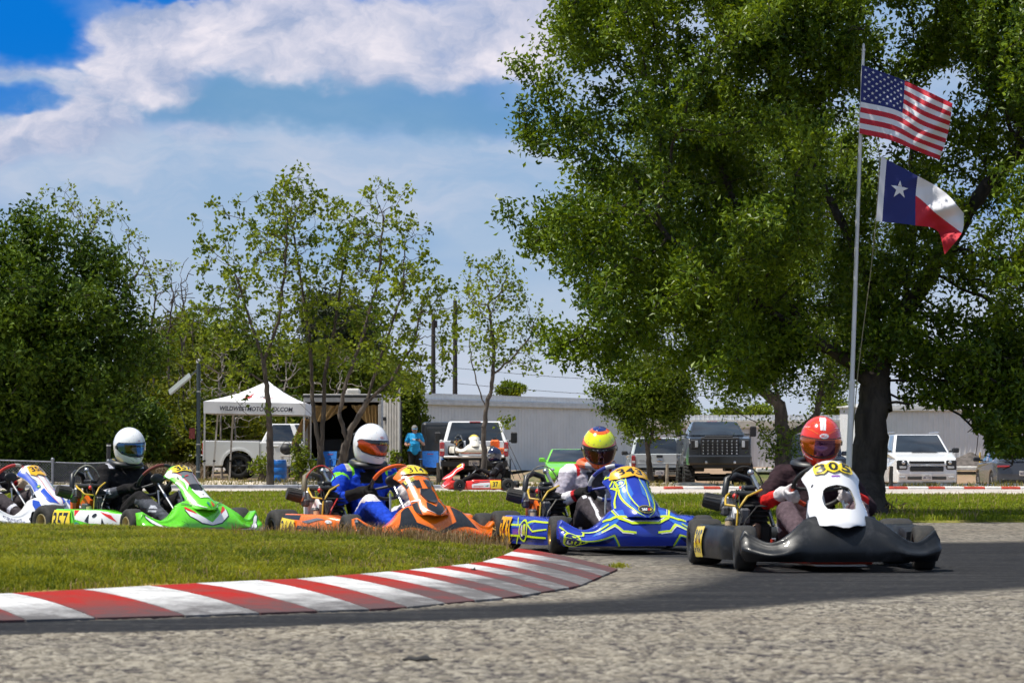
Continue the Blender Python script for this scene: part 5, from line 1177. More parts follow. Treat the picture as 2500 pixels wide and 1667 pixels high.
def driver(label, base, rz, mats, region, hl, lean=0.0, head=(-0.27, 0, 0.755), steer=0.0, collar=None, extra=None, voxel=0.0075):
    p = thing('person', label, 'person', base, rz); hd = Vector(head)
    grow_body('body', driver_bones(lean, head, steer), mats, region, p, voxel)
    if collar:
        c = MB(); cc = Vector((-0.335, lean * 0.8, 0.615)); n = 28
        c.grid(lambda a, q: cc + Vector((0.02 + (0.105 + 0.030 * math.cos(q)) * math.cos(a), (0.118 + 0.030 * math.cos(q)) * math.sin(a), 0.026 * math.sin(q) - 0.02 * math.cos(a))), lin(-math.pi, math.pi, n + 1)[:-1], lin(0, 2 * math.pi, 13), 0, True, False, True, collar[1] if len(collar) > 1 else None)
        c.build('neck_brace', collar[0], p)
    hl(p, hd)
    return p
# ------------------------------------------------------------------ racing karts (x forward, y left, z up; origin on the ground at mid wheelbase)
RUB = mat('kart_tyre', (0.022, 0.021, 0.020), 0.75, var=0.3, vs=14, dirt=(0.085, 0.075, 0.062), dscale=9, damt=0.55, bump=0.25, bs=60)
STEEL = mat('bare_steel', (0.50, 0.50, 0.50), 0.32, 1.0); ALU = mat('cast_aluminium', (0.42, 0.42, 0.43), 0.45, 0.9, var=0.2); CHR = mat('chrome', (0.75, 0.75, 0.76), 0.12, 1.0)
BLK = mat('black_plastic', (0.016, 0.017, 0.019), 0.42, var=0.3); DGR = mat('dark_grey', (0.07, 0.07, 0.075), 0.5); SOOT = mat('sooty_black', (0.010, 0.010, 0.010), 0.8)
YHOSE = mat('yellow_hose', (0.55, 0.36, 0.03), 0.4); ORE = mat('engine_orange', (0.72, 0.13, 0.01), 0.4); CABLE = mat('grey_cable', (0.15, 0.14, 0.12), 0.5)
def FSm(X, Y):
    """Front fairing face: X metres across, Y 0..0.2 from bottom to top."""
    u = max(-1, min(1, X / 0.6)); v = Y / 0.2; a = abs(u)
    zt = cinterp(a, [0, .2, .33, .42, .52, .64, .76, .88, .96, 1.0], [.320, .316, .300, .268, .220, .174, .164, .200, .232, .226])
    hill = 1 - float(sstep(a, .30, .58))
    zb = 0.058
    x = 0.875 - 0.05 * a * a - 0.07 * float(sstep(a, .68, 1.0)) - (0.055 + 0.115 * hill) * max(0, v)**1.4 + 0.03 * math.sin(math.pi * min(1, max(0, v))) - 0.03 * max(0, 1 - v)**4
    if a > 0.40: x += float(sstep(a, .40, .62)) * (0.020 * math.exp(-((v - .34) / .13)**2) - 0.026 * float(sstep(v, .46, .60)) + 0.020 * float(sstep(v, .86, 1.0)))
    return Vector((x, X * 0.967, zb + (zt - zb) * v))
NV = [0, .10, .22, .38, .55, .72, .86, .95, 1.0]
NXc = [.862, .842, .785, .685, .610, .535, .470, .425, .388]; NZc = [.255, .292, .347, .422, .498, .570, .628, .654, .656]
NWf = {'std': [.060, .110, .140, .150, .140, .152, .160, .148, .110], 'wide': [.030, .100, .128, .120, .112, .122, .140, .135, .095], 'full': [.018, .100, .150, .172, .152, .154, .170, .155, .112]}
def make_NS(kind, kz=0.86):
    wf = NWf[kind]
    def NSm(X, Y):
        u = X / 0.16; v = max(-0.02, min(1.02, Y / 0.6))
        f = lambda q: Vector((cinterp(q, NV, NXc), 0, .245 + (cinterp(q, NV, NZc) - .245) * kz))
        c = f(v); t = f(min(1, v + .02)) - f(max(0, v - .02)); t.normalize(); n = Vector((t.z, 0, -t.x)); w = cinterp(v, NV, wf)
        p = c - n * (0.075 * u * u + 0.03 * u**4) * min(1.0, (w / .16)**2); p.y = u * w; return p
    return NSm
def pod_S(s):
    def S(X, Y):
        u = X / 0.74; v = Y / 0.165
        x = -0.37 + X if s < 0 else 0.37 - X
        uu = u if s < 0 else 1 - u       # 1 = front
        y = 0.690 - 0.075 * uu - 0.08 * float(sstep(uu, .76, 1.02))**1.5 - 0.012 * float(sstep(uu, .05, -.02)) - 0.018 * (2 * v - 1)**2 - 0.015 * v
        top = 0.188 - 0.03 * float(sstep(uu, .7, 1.0))
        return Vector((x, s * y, 0.055 + top * v))
    return S
def pod(s, m, parent, name='side_pod'):
    S = pod_S(s); mb = MB(); xs = lin(0, .74, 25); n = 9
    def sec(X, q):
        if q <= 8: return S(X, 0.165 * q / 8)
        a = S(X, 0.165); b = S(X, 0)
        if q == 9: return a + Vector((0, -s * 0.012, 0.007))
        if q == 10: return Vector((a.x, s * 0.46, a.z + 0.004))
        if q == 11: return Vector((a.x, s * 0.45, b.z))
        return b
    mb.grid(sec, xs, list(range(13)), 0, True)
    for X in (0, .74): mb.add([sec(X, q) for q in range(12)], [tuple(range(12))], 0)
    return mb, S
def wheel(kart, x, y, r, hw, rim, steer=0.0, tm=None):
    o = Vector((x, y, r)); sg = 1 if y > 0 else -1
    R3 = Matrix.Rotation(steer, 3, 'Z'); ax = R3 @ Vector((0, 1, 0))
    rb = MB(); ri = 0.066
    prof = [(ri, -hw * .92), (ri + .004, -hw * .98), (ri - .006, -hw * .8), (ri - .012, -hw * .4), (ri - .016, -hw * .1 * sg), (0.036, hw * .25 * sg), (0.03, hw * .2 * sg)]
    rb.lathe([(ri + .006, -hw * .93), (ri - .004, -hw * .99), (ri - .008, -hw * .75), (ri - .014, -hw * .3), (ri - .014, hw * .3), (ri - .008, hw * .75), (ri - .004, hw * .99), (ri + .006, hw * .93)], (0, 0, 0), ax, 28)
    rb.lathe([(ri - .013, hw * .35 * sg), (0.036, hw * .15 * sg), (0.034, hw * .45 * sg), (0.018, hw * .45 * sg), (0.0005, hw * .45 * sg)], (0, 0, 0), ax, 28)
    for k in range(3):
        a = 2 * math.pi * k / 3 + .4; u, w, _ = basis(ax); c = (u * math.cos(a) + w * math.sin(a)) * .026; rb.cyl(c + ax * hw * .4 * sg, c + ax * hw * .58 * sg, .006, 6, 1)
    w = rb.build('wheel', [rim, STEEL], kart); w.location = o
    tb = MB(); k = r
    tb.lathe([(ri, -hw * .9), (ri + .012, -hw), (k - .035, -hw * 1.02), (k - .012, -hw * .95), (k - .003, -hw * .78), (k, -hw * .4), (k, hw * .4), (k - .003, hw * .78), (k - .012, hw * .95), (k - .035, hw * 1.02), (ri + .012, hw), (ri, hw * .9)], (0, 0, 0), ax, 36)
    tb.build('tyre', tm or RUB, w)
    return w
def kart(label, base, rz, st):
    """st: colours, decals and flags of one kart."""
    K = thing('racing_kart', label, 'go-kart', base, rz, 'racing karts')
    fr = st.get('frame', mat('frame_red', (0.45, 0.04, 0.02), 0.35)); steer = st.get('steer', 0.0)
    # chassis
    f = MB(); t = .015
    for s in (-1, 1):
        f.tube([(-.66, s * .30, .055), (-.2, s * .33, .05), (.25, s * .26, .05), (.40, s * .20, .05), (.72, s * .17, .055)], t, 8)
        f.tube([(.40, s * .20, .055), (.50, s * .36, .08)], .014, 8); f.tube([(-.35, s * .36, .06), (-.32, s * .54, .07), (.28, s * .54, .07), (.32, s * .24, .06)], .010, 8)
        f.tube([(.50, s * .36, .05), (.50, s * .36, .18)], .012, 8); f.tube([(.50, s * .36, .125), (.52, s * .46, .13)], .012, 8)
    f.tube([(.72, -.17, .055), (.74, 0, .055), (.72, .17, .055)], t, 8); f.tube([(-.66, -.30, .055), (-.66, .30, .055)], t, 8)
    f.tube([(.70, -.17, .06), (.74, -.16, .20), (.74, .16, .20), (.70, .17, .06)], .010, 8)
    f.build('frame', fr, K)
    b = MB(); b.prism([(-.12, -.26), (.40, -.18), (.72, -.15), (.72, .15), (.40, .18), (-.12, .26)], .030, .036, lambda x, y, h: Vector((x, y, h))); b.build('floor_tray', ALU, K)
    b = MB(); b.tube([(-.52, -.56, .14), (-.52, .56, .14)], .02, 10); b.build('rear_axle', STEEL, K)
    b = MB(); b.lathe([(.095, -.006), (.10, 0), (.095, .006), (.03, .006), (.03, -.006)], (-.52, .20, .14), (0, 1, 0), 28, closed=True); b.build('brake_disc', STEEL, K)
    b = MB(); b.lathe([(.085, -.004), (.085, .004), (.03, .004), (.03, -.004)], (-.52, -.22, .14), (0, 1, 0), 28, closed=True); b.build('sprocket', DGR, K)
    # seat shell
    se = MB()
    def seat(u, v):
        ang = u * 1.25; z = cinterp(v, [0, .25, .5, 1], [.055, .05, .12, .50]); x = cinterp(v, [0, .25, .5, 1], [.02, -.20, -.36, -.50]); w = .19 - .01 * v
        dep = cinterp(v, [0, .3, .6, 1], [.10, .16, .20, .07]); k = 1 - math.cos(ang)
        return Vector((x + (dep * k * 1.0 if v > .4 else dep * k * .2), w * math.sin(ang) * 1.05, z + (dep * k * .9 if v < .6 else dep * k * .25)))
    se.grid(seat, lin(-1, 1, 17), lin(0, 1, 17), 0); se.build('seat', st.get('seat', BLK), K)
    # wheels
    rim = st.get('rim', mat('cream_rim', (0.50, 0.40, 0.22), 0.4, 0.2))
    wheel(K, -.52, .595, .140, .098, rim); wheel(K, -.52, -.595, .140, .098, rim); wheel(K, .52, .525, .130, .063, rim, steer); wheel(K, .52, -.525, .130, .063, rim, steer)
    # front fairing
    mb = MB(); us = [-.6 + 1.2 * i / 48 for i in range(49)]
    def sec(X, q):
        a = abs(X) / .6
        if q <= 10: p = FSm(X, .2 * q / 10)
        else:
            tp = FSm(X, .2); bt = FSm(X, 0); dp = .055 + .05 * float(sstep(a, .3, .6))
            if q == 11: p = tp + Vector((-.012, 0, .006))
            elif q == 12: p = tp + Vector((-dp, 0, -.004))
            elif q == 13: p = Vector((tp.x - dp - .01, tp.y, (tp.z + bt.z) / 2))
            elif q == 14: p = Vector((bt.x - dp - .02, bt.y, bt.z + .012))
            else: p = bt
        if a > .965: c = (FSm(X, .1) + Vector((-.05, 0, 0))); p = c.lerp(p, 1 - .55 * ((a - .965) / .035)**2)
        return p
    mb.grid(sec, us, list(range(16)), 0, True, True)
    for X in (-.6, .6): mb.add([sec(X, q) for q in range(15)], [tuple(range(15))], 0, False)
    ff = mb.build('front_fairing', st['fairing'], K)
    def decals(name, parent, items, S, maxe):
        by = {}
        for it in items: by.setdefault((it[2] if len(it) > 2 else name), []).append(it)
        for nm, its in by.items():
            d = MB(); ms = []
            for i, it in enumerate(its):
                if it[0] not in ms: ms.append(it[0])
                lay(d, it[1], S, (.010 if nm == 'number_plate' else 0) + (.0014 + .0008 * i if i < 6 else .0038 + .00042 * i), ms.index(it[0]), maxe)
            d.build(nm, ms, parent)
    if st.get('fdec'): decals('fairing_print', ff, st['fdec'], FSm, .03)
    # nose panel over the steering wheel
    NSm = make_NS(st.get('nkind', 'std'), st.get('kz', 0.86)); hole = st.get('hole'); d = MB()
    if hole:
        out = [(-.16, y) for y in lin(.6, 0, 21)] + [(x, 0) for x in lin(-.16, .16, 11)[1:-1]] + [(.16, y) for y in lin(0, .6, 21)] + [(x, .6) for x in lin(.16, -.16, 11)[1:-1]]
        from mathutils.geometry import tessellate_polygon
        allp = out + hole; tr = tessellate_polygon([[Vector((*p, 0)) for p in out], [Vector((*p, 0)) for p in hole]])
        tris = [[allp[i] for i in q] for q in tr]
        lay(d, tris, NSm, .0, 0, .012); lay(d, tris, NSm, -.008, 1, .012)
        def nrm(u, v): n = (NSm(u + .004, v) - NSm(u - .004, v)).cross(NSm(u, v + .004) - NSm(u, v - .004)); return n.normalized()
        for loop in (out, hole):
            N = len(loop); vs = []
            for (x, y) in loop: n = nrm(x, y); vs += [NSm(x, y) + n * .0005, NSm(x, y) - n * .0085]
            d.add(vs, [(2 * i, 2 * i + 1, (2 * i + 3) % (2 * N), (2 * i + 2) % (2 * N)) for i in range(N)], 0 if loop is out else 1)
    else:
        d.grid(lambda u, v: NSm(u, v), lin(-.16, .16, 17), lin(0, .6, 31), 0, True)
        d.grid(lambda u, v: NSm(u, v) - Vector((.008, 0, .006)), lin(-.16, .16, 17), lin(0, .6, 31), 1, True, True)
        for X in (-.16, .16): d.grid(lambda v, q: NSm(X, v) - Vector((.008, 0, .006)) * q, lin(0, .6, 31), [0, 1], 0, True)
        for Y in (0, .6): d.grid(lambda u, q: NSm(u, Y) - Vector((.008, 0, .006)) * q, lin(-.16, .16, 17), [0, 1], 0, True)
    npn = d.build('front_panel', [st['panel'], st.get('pback', BLK)], K)
    if st.get('ndec'): decals('panel_print', npn, st['ndec'], NSm, .022)
    if st.get('scoop'):
        sc = MB(); sc.prism(st['scoop'][1], 0, 1, lambda x, y, h: NSm(x, y) + Vector((.010, 0, .012)) * (1.2 * h - .4)); sc.build('air_scoop', st['scoop'][0], npn)
    # side pods
    for s in (-1, 1):
        mb, S = pod(s, None, K); sp = mb.build('side_pod', st.get('pod', st['fairing']), K, fixn=True)
        it = st.get('pdec_r' if s < 0 else 'pdec_l')
        if it: decals('pod_print', sp, it, S, .03)
    # rear bumper
    b = MB(); b.grid(lambda y, q: Vector((-.74 - .05 * math.cos(q) * (1 - .3 * abs(y / .62)**4), y, .15 + .075 * math.sin(q))), lin(-.62, .62, 25), lin(0, 2 * math.pi, 13), 0)
    b.build('rear_bumper', st.get('bumper', BLK), K)
    # steering
    wc = Vector((.10, 0, .475)); T = Vector((.64, 0, .77)); A = Vector((-.77, 0, .64))
    sw = MB(); rr = .162; st_a = st.get('wheel_turn', 0.0); gm = st.get('grip', [BLK])
    def rimp(a, q, k=.0135):
        a += st_a; rad = Vector((0, 1, 0)) * math.cos(a) + T * math.sin(a); sq = 1 - .06 * max(0, math.sin(-a))
        return wc + rad * (rr * sq + k * math.cos(q)) + A * k * math.sin(q)
    nseg = 48
    sw.grid(rimp, lin(0, 2 * math.pi, nseg + 1)[:-1], lin(0, 2 * math.pi, 9), 0, True, False, True, (lambda a, q: st['gripfn'](a)) if 'gripfn' in st else None)
    for a in (math.pi / 2 + 1.57 * 1.0, math.pi * 1.5, 0): sw.tube([wc - A * .03, rimp(a, 0)], [.014, .008], 6, 0)
    sw.build('steering_wheel', gm, K)
    c = MB(); c.tube([(.10 + .023, 0, .456), (.50, 0, .10)], .011, 10); c.build('steering_column', STEEL, K)
    c = MB(); c.tube([(.50, 0, .115), (.52, .46, .125)], .008, 8); c.tube([(.50, 0, .115), (.52, -.46, .125)], .008, 8); c.build('tie_rod', STEEL, K)
    [(lambda c: (c.tube([(.40, s * .16, .06), (.27, s * .1, .40)], .008, 6), c.build('panel_bracket', STEEL, K)))(MB()) for s in (-1, 1)]
    for s in (-1, 1): c = MB(); c.tube([(.66, s * .16, .05), (.68, s * .14, .21), (.69, s * .19, .215)], .007, 6); c.build('pedal', STEEL, K)
    c = MB(); c.box((.12, 0, .475), (.02, .05, .04), 0, None, .005); c.ell((.12, 0, .49), (.02, .07, .045)); c.build('dash_display', BLK, K)
    # fuel tank under the column
    c = MB(); c.box((.22, 0, .12), (.22, .17, .15), 0, None, .03); c.build('fuel_tank', mat('tank_plastic', (0.62, 0.56, 0.42), 0.4), K)
    # engine and its hoses on the right hand side
    if st.get('engine', True):
        em = st.get('engine_cover', ORE)
        e = MB(); e.box((-.28, -.34, .17), (.22, .20, .17), 0, None, .02); e.cyl((-.26, -.34, .22), (-.20, -.34, .40), .062, 14, 0); e.box((-.42, -.34, .13), (.14, .14, .10), 0, None, .02)
        for k in range(6): c0 = Vector((-.253, -.34, .24)).lerp(Vector((-.205, -.34, .385)), k / 5); e.box(c0, (.165, .16, .007), 0, Matrix.Rotation(.33, 3, 'Y'), .002)
        eng = e.build('engine', [SOOT], K)
        e = MB(); e.lathe([(.001, .0), (.055, .0), (.07, -.015), (.075, -.04), (.07, -.055)], (-.28, -.49, .18), (0, -1, 0), 24); e.lathe([(.02, .002), (.035, .002), (.035, .006), (.02, .006)], (-.28, -.49, .18), (0, -1, 0), 18, 1, closed=True); e.build('clutch_cover', [BLK, st.get('clutch', WHTP)], eng)
        e = MB(); e.prism([(-.19, .12), (-.14, .32), (-.20, .36), (-.27, .30), (-.245, .12)], -.475, -.445, lambda x, z, h: Vector((x, h, z))); e.prism([(-.36, .12), (-.32, .36), (-.37, .38), (-.42, .30), (-.41, .12)], -.475, -.44, lambda x, z, h: Vector((x, h, z))); e.build('engine_cover', em, eng)
        e = MB(); e.box((-.25, -.40, .435), (.20, .15, .035), 0, None, .012); e.box((-.30, -.36, .47), (.10, .08, .03), 0, None, .01); e.build('cylinder_head', BLK, eng)
        a = MB(); a.cyl((-.36, -.52, .375), (-.385, -.625, .40), .050, 20, 0, .042); a.cyl((-.355, -.505, .37), (-.36, -.52, .375), .045, 18, 1); a.cyl((-.35, -.44, .36), (-.356, -.51, .37), .03, 14, 1); a.box((-.35, -.46, .375), (.07, .07, .09), 1, None, .012)
        for k in range(16):
            an = 2 * math.pi * k / 16; u, w, dd = basis(Vector((-.025, -.125, .03))); a.cyl(Vector((-.362, -.53, .377)) + (u * math.cos(an) + w * math.sin(an)) * .0485, Vector((-.383, -.618, .398)) + (u * math.cos(an) + w * math.sin(an)) * .0425, .0032, 4, 0)
        a.build('air_filter', [st.get('filter', mat('filter_gauze', (0.030, 0.027, 0.024), 0.7)), ALU], eng)
        h = MB(); h.tube([(-.44, -.28, .22), (-.46, -.30, .42), (-.45, -.34, .52), (-.42, -.42, .545), (-.38, -.48, .52), (-.36, -.50, .42), (-.35, -.48, .36)], .021, 10); h.build('intake_hose', st.get('hose', BLK), eng)
        h = MB(); h.tube([(-.20, -.52, .40), (-.28, -.50, .42), (-.36, -.46, .44), (-.40, -.40, .45)], .008, 8); h.tube([(-.18, -.30, .46), (-.12, -.40, .42), (-.10, -.46, .34), (-.10, -.47, .20)], .007, 8); h.tube([(-.20, -.52, .40), (-.14, -.53, .37), (-.10, -.46, .36)], .007, 8); h.build('coolant_hose', YHOSE, eng)
        h = MB(); h.tube([Vector((-.40, -.38, .30)) + Vector((.02 * math.sin(q), -.13 * math.cos(q), .30 * math.sin(q) ** .8)) + Vector((.12, 0, 0)) * (q / math.pi) for q in lin(0.02, math.pi - .02, 20)], .0045, 5)
        h.tube([(-.28, -.24, .31), (-.12, -.34, .36), (-.05, -.42, .28), (.02, -.50, .12)], .005, 5); h.build('throttle_cable', st.get('cable', CABLE), eng)
        h = MB(); h.tube([(-.40, -.33, .56), (-.30, -.25, .36), (-.24, -.22, .24)], .013, 8); h.ell((-.40, -.33, .56), .022, 10, 6); h.build('support_strut', STEEL, eng)
        for ct, sz in (((-.10, -.42, .30), (.05, .06, .10)), ((-.16, -.50, .26), (.08, .05, .07)), ((-.33, -.50, .33), (.06, .05, .06))): h = MB(); h.box(ct, sz, 0, None, .012); h.build('coil_pack', DGR, eng)
        for ct, rr_ in (((-.14, -.47, .42), .018), ((-.10, -.50, .10), .028)): h = MB(); h.ell(ct, rr_, 10, 6); h.build('red_cap', mat('cap_red', (.6, .03, .02), .4), eng)
        h = MB(); h.cyl((-.07, -.52, .17), (-.09, -.52, .27), .022, 10); h.build('fuel_filter', mat('amber_plastic', (.50, .36, .20), .3), eng)
        h = MB()
        for q in range(6): h.tube([(-.30 + .03 * q, -.36 - .02 * q, .46), (-.24 + .03 * q, -.42 - .03 * (q % 3), .40 - .02 * (q % 2)), (-.20 + .03 * q, -.44, .30), (-.18 + .04 * q, -.40 - .02 * q, .18)], .005, 5)
        h.build('wiring', SOOT, eng)
        h = MB(); h.tube([(-.16, -.34, .24), (-.08, -.36, .16), (-.20, -.40, .10), (-.5, -.42, .11), (-.72, -.36, .17)], [.03, .035, .045, .05, .03], 12); h.build('exhaust', mat('rusty_exhaust', (0.12, 0.08, 0.06), 0.55, 0.7, var=.4), eng)
        h = MB(); h.box((-.13, .30, .19), (.05, .18, .22), 0, Matrix.Rotation(-.3, 3, 'Y'), .01)
        for k in range(7): h.box((-.10 + .0, .225 + .025 * k, .19), (.052, .006, .19), 1, Matrix.Rotation(-.3, 3, 'Y'))
        h.build('radiator', [DGR, BLK], K)
    return K
# ------------------------------------------------------------------ liveries, drivers and where the karts stand
def gloss(n, c, r=0.22, **k): return mat(n, c, r, coat=0.6, **k)
BLU, NEON, CYN = gloss('race_blue', (0.012, 0.035, 0.36)), gloss('neon_yellow', (0.62, 0.80, 0.02)), gloss('cyan_line', (0.02, 0.30, 0.55))
DBLU = gloss('deep_blue', (0.006, 0.012, 0.12)); SKYB = gloss('mid_blue', (0.03, 0.14, 0.55))
GRN, ORG, WHT_, RED_ = gloss('race_green', (0.13, 0.66, 0.015), dirt=(0.16, 0.2, 0.05), dscale=7, damt=.5), gloss('race_orange', (0.86, 0.17, 0.006), dirt=(0.35, 0.1, .03), dscale=8, damt=.4), gloss('race_white', (0.80, 0.80, 0.80), dirt=(0.55, 0.53, .5), dscale=5, damt=.35), gloss('race_red', (0.66, 0.025, 0.015))
GRY = gloss('race_grey', (0.16, 0.16, 0.17)); YEL = gloss('number_yellow', (0.86, 0.62, 0.02)); AMB = gloss('number_amber', (0.86, 0.44, 0.01)); BK = gloss('race_black', (0.012, 0.012, 0.013)); TEAL = gloss('logo_teal', (0.01, 0.25, 0.18)); TYEL = gloss('tag_yellow', (0.72, 0.60, 0.05))
BLKF = mat('scuffed_black_bodywork', (0.007, 0.008, 0.010), 0.36, var=0.3, dirt=(0.055, 0.055, 0.06), dscale=8.5, damt=0.6, coat=0.05, spec=0.35)
def mir(pts): return [(-x, y) for x, y in pts]
def both(f, pts, *a): return f(pts, *a) + f(mir(pts), *a)
def heading(a): return Vector((math.sin(R(a)), -math.cos(R(a)), 0))
def place(px, d, a, off=0.80):
    """Ground point of a kart whose fairing middle is seen at photo column px, depth d."""
    h = heading(a); p = Vector((SX(px, d), d, 0)) - h * off; return Vector((p.x, p.y, 0.005)), R(a - 90)
FAB = dict(rough=0.9, var=0.25, vs=30, bump=0.35, bs=120, spec=0.15)
GLV = mat('black_glove', (0.014, 0.013, 0.013), **FAB); WGLV = mat('pale_glove', (0.62, 0.58, 0.58), **FAB); SHOE = mat('black_boot', (0.018, 0.018, 0.02), 0.6)
GOLD = mat('gold_rim', (0.62, 0.36, 0.08), 0.3, 0.75)
vents = [(-14, 62), (14, 62), (-9, 50), (9, 50), (-16, 40), (16, 40), (-34, 20), (34, 20)]
DKV = mat('vent_dark', (0.05, 0.05, 0.055), 0.5)
HWHITE = gloss('helmet_white', (0.80, 0.80, 0.81), 0.18)
def logo_oval(a, e, edge, txt, fill=WHT_, s=1.0):
    return [(edge, poly_tris(degp(ellipse_pts(a, e, 9.5 * s, 4.2 * s, 20))), .001), (fill, poly_tris(degp(ellipse_pts(a, e, 8.6 * s, 3.5 * s, 20))), .0016), (txt, text_tris('BELL', a * D2, e * D2, 12 * s * D2, 3.6 * s * D2, .02), .0022)]

# --- blue kart 343
a = 16.5; B0, RZ = place(1480, 19.35, a)
fd = []
def stroke(pts, w=.011, m=NEON): fd.append((m, both(line_tris, pts, w)))
for P in ([(.0, .165), (.16, .165)],): pass
fd.append((DBLU, both(poly_tris, [(.56, .02), (.30, .02), (.22, .06), (.24, .075), (.54, .075)])))
fd.append((SKYB, both(poly_tris, [(.40, .115), (.25, .115), (.12, .165), (.13, .19), (.30, .19)])))
stroke([(.50, .068), (.245, .068), (.200, .000)]); stroke([(.50, .060), (.252, .060), (.215, .004)], .004, CYN)
stroke([(.33, .125), (.225, .125), (.175, .080), (.08, .070)]); stroke([(.33, .117), (.23, .117), (.18, .073), (.10, .064)], .004, WHT_)
stroke([(.215, .2), (.185, .150), (.10, .118), (.0, .118)]); stroke([(.200, .2), (.172, .155), (.10, .127), (.0, .127)], .004, WHT_)
stroke([(.31, .198), (.25, .165), (.12, .150)]); stroke([(.46, .17), (.36, .150), (.27, .148)], .009)
stroke([(.60, .15), (.535, .085), (.575, .02)]); stroke([(.535, .085), (.455, .125), (.44, .19)]); stroke([(.50, .02), (.44, .068)], .008)
for s in (-1, 1):
    fd += [(NEON, poly_tris(ellipse_pts(s * .535, .058, .058, .052, 24))), (DBLU, poly_tris(ellipse_pts(s * .535, .058, .048, .043, 24)))]
    fd += [(WHT_, line_tris([(s * .535 - .022, .083), (s * .535 - .022, .034), (s * .535 - .002, .034)], .010)), (NEON, line_tris([(s * .535 + .004, .034), (s * .535 + .004, .083), (s * .535 + .024, .083), (s * .535 + .024, .034)], .010))]
nd = [(SKYB, both(poly_tris, [(.03, .25), (.085, .16), (.12, .30), (.10, .42), (.05, .42)])), (NEON, both(line_tris, [(.075, .0), (.085, .12), (.115, .30), (.12, .44)], .011)), (CYN, both(line_tris, [(.06, .0), (.07, .12), (.098, .30), (.105, .40)], .005)),
      (NEON, both(line_tris, [(.03, .04), (.05, .16), (.066, .30), (.05, .42)], .007)), (NEON, both(line_tris, [(.15, .42), (.10, .48), (.145, .52), (.13, .57)], .010)), (NEON, both(line_tris, [(.15, .20), (.125, .34), (.15, .40)], .009)), (WHT_, both(line_tris, [(.10, .52), (.13, .46)], .006)),
      (AMB, poly_tris([(-.135, .470), (-.11, .525), (-.04, .545), (.04, .545), (.11, .525), (.138, .470), (.105, .440), (.05, .422), (.02, .436), (-.04, .422), (-.10, .434)]), 'number_plate'), (BK, text_tris('343', 0, .488, .165, .068, .025), 'number_plate'),
      (NEON, ring_tris(-.098, .385, .040, .040, .006)), (NEON, text_tris('L', -.108, .388, .014, .036, .03)), (NEON, text_tris('n', -.088, .384, .018, .026, .03)),
      (BK, poly_tris(ellipse_pts(0.005, .085, .070, .042, 26))), (TYEL, ring_tris(0.005, .085, .066, .038, .0035, 26)), (WHT_, text_tris('360', -.012, .085, .050, .026, .03, .25)), (RED_, line_tris([(.022, .072), (.032, .098)], .012)), (YEL, line_tris([(.040, .074), (.048, .096)], .009))]
pd = [(DBLU, poly_tris([(.20, .02), (.68, .02), (.70, .06), (.20, .055)])), (SKYB, poly_tris([(.22, .10), (.50, .10), (.60, .14), (.22, .14)])), (NEON, line_tris([(.2, .115), (.42, .115), (.60, .150), (.70, .158)], .012)), (NEON, line_tris([(.2, .05), (.70, .05)], .012)), (NEON, line_tris([(.50, .12), (.60, .085), (.70, .11)], .010)), (NEON, line_tris([(.30, .16), (.34, .115)], .012)), (NEON, line_tris([(.30, .0), (.36, .05)], .012)),
      (NEON, poly_tris(ellipse_pts(.44, .083, .075, .068, 24))), (DBLU, poly_tris(ellipse_pts(.44, .083, .062, .056, 24))), (WHT_, line_tris([(.415, .115), (.415, .055), (.437, .055)], .013)), (NEON, line_tris([(.447, .055), (.447, .115), (.470, .115), (.470, .055)], .013)),
      (AMB, poly_tris([(.01, .008), (.205, .0), (.215, .05), (.20, .10), (.21, .160), (.015, .160)]), 'number_plate'), (BK, text_tris('343', .108, .082, .165, .120, .015), 'number_plate')]
def gripfn_bw(a): return 1 if math.sin(a * 5.5) > 0.35 else 0
kart('blue kart with neon yellow lines and number 343', B0, RZ, dict(fairing=BLU, panel=BLU, pod=BLU, fdec=fd, ndec=nd, pdec_r=pd, nkind='full', rim=GOLD, frame=mat('frame_silver', (0.5, 0.5, 0.52), .35, .8), steer=R(-10), engine_cover=ORE, grip=[gloss('grip_blue', (0.02, 0.04, .30), .5), mat('grip_white', (0.75, 0.74, 0.72), .6)], gripfn=gripfn_bw, wheel_turn=R(20)))
GSUIT, DLEG, RSUIT, WSUIT = mat('pale_grey_suit', (0.36, 0.33, 0.38), **FAB), mat('dark_grey_suit', (0.055, 0.046, 0.05), **FAB), mat('red_patch', (0.50, 0.02, 0.025), **FAB), mat('white_suit', (0.70, 0.68, 0.71), **FAB)
def regD(k, q, p):
    if k.startswith(('hand', 'fing')): return 4
    if k.startswith('shoe'): return 5
    if k.startswith('farm'): return 1 if q < .35 else (3 if q < .62 else (2 if q < .72 else 4))
    if k.startswith('uarm'): return 0 if (q > .35 or p[0] > -.36) else 3
    if k.startswith('shoulder'): return 2 if abs(abs(p[1]) - .12) < .014 else (3 if p[2] > .55 else 0)
    if k.startswith('thigh'): return 2 if q < .2 else (3 if abs(p[1]) > .205 and p[2] > .30 and q > .3 and abs(abs(p[1]) - .235) < .012 else 1)
    if k.startswith('shin'): return 3 if abs(abs(p[1]) - .205) < .010 and p[2] > .15 else 1
    if k == 'neck': return 4
    if k == 'torso': return 1 if abs(p[1]) < .06 else 0
    return 1
HOR, HYE = gloss('helmet_orange', (0.80, 0.12, 0.01), .18), gloss('helmet_neon', (0.72, 0.78, 0.01), .2)
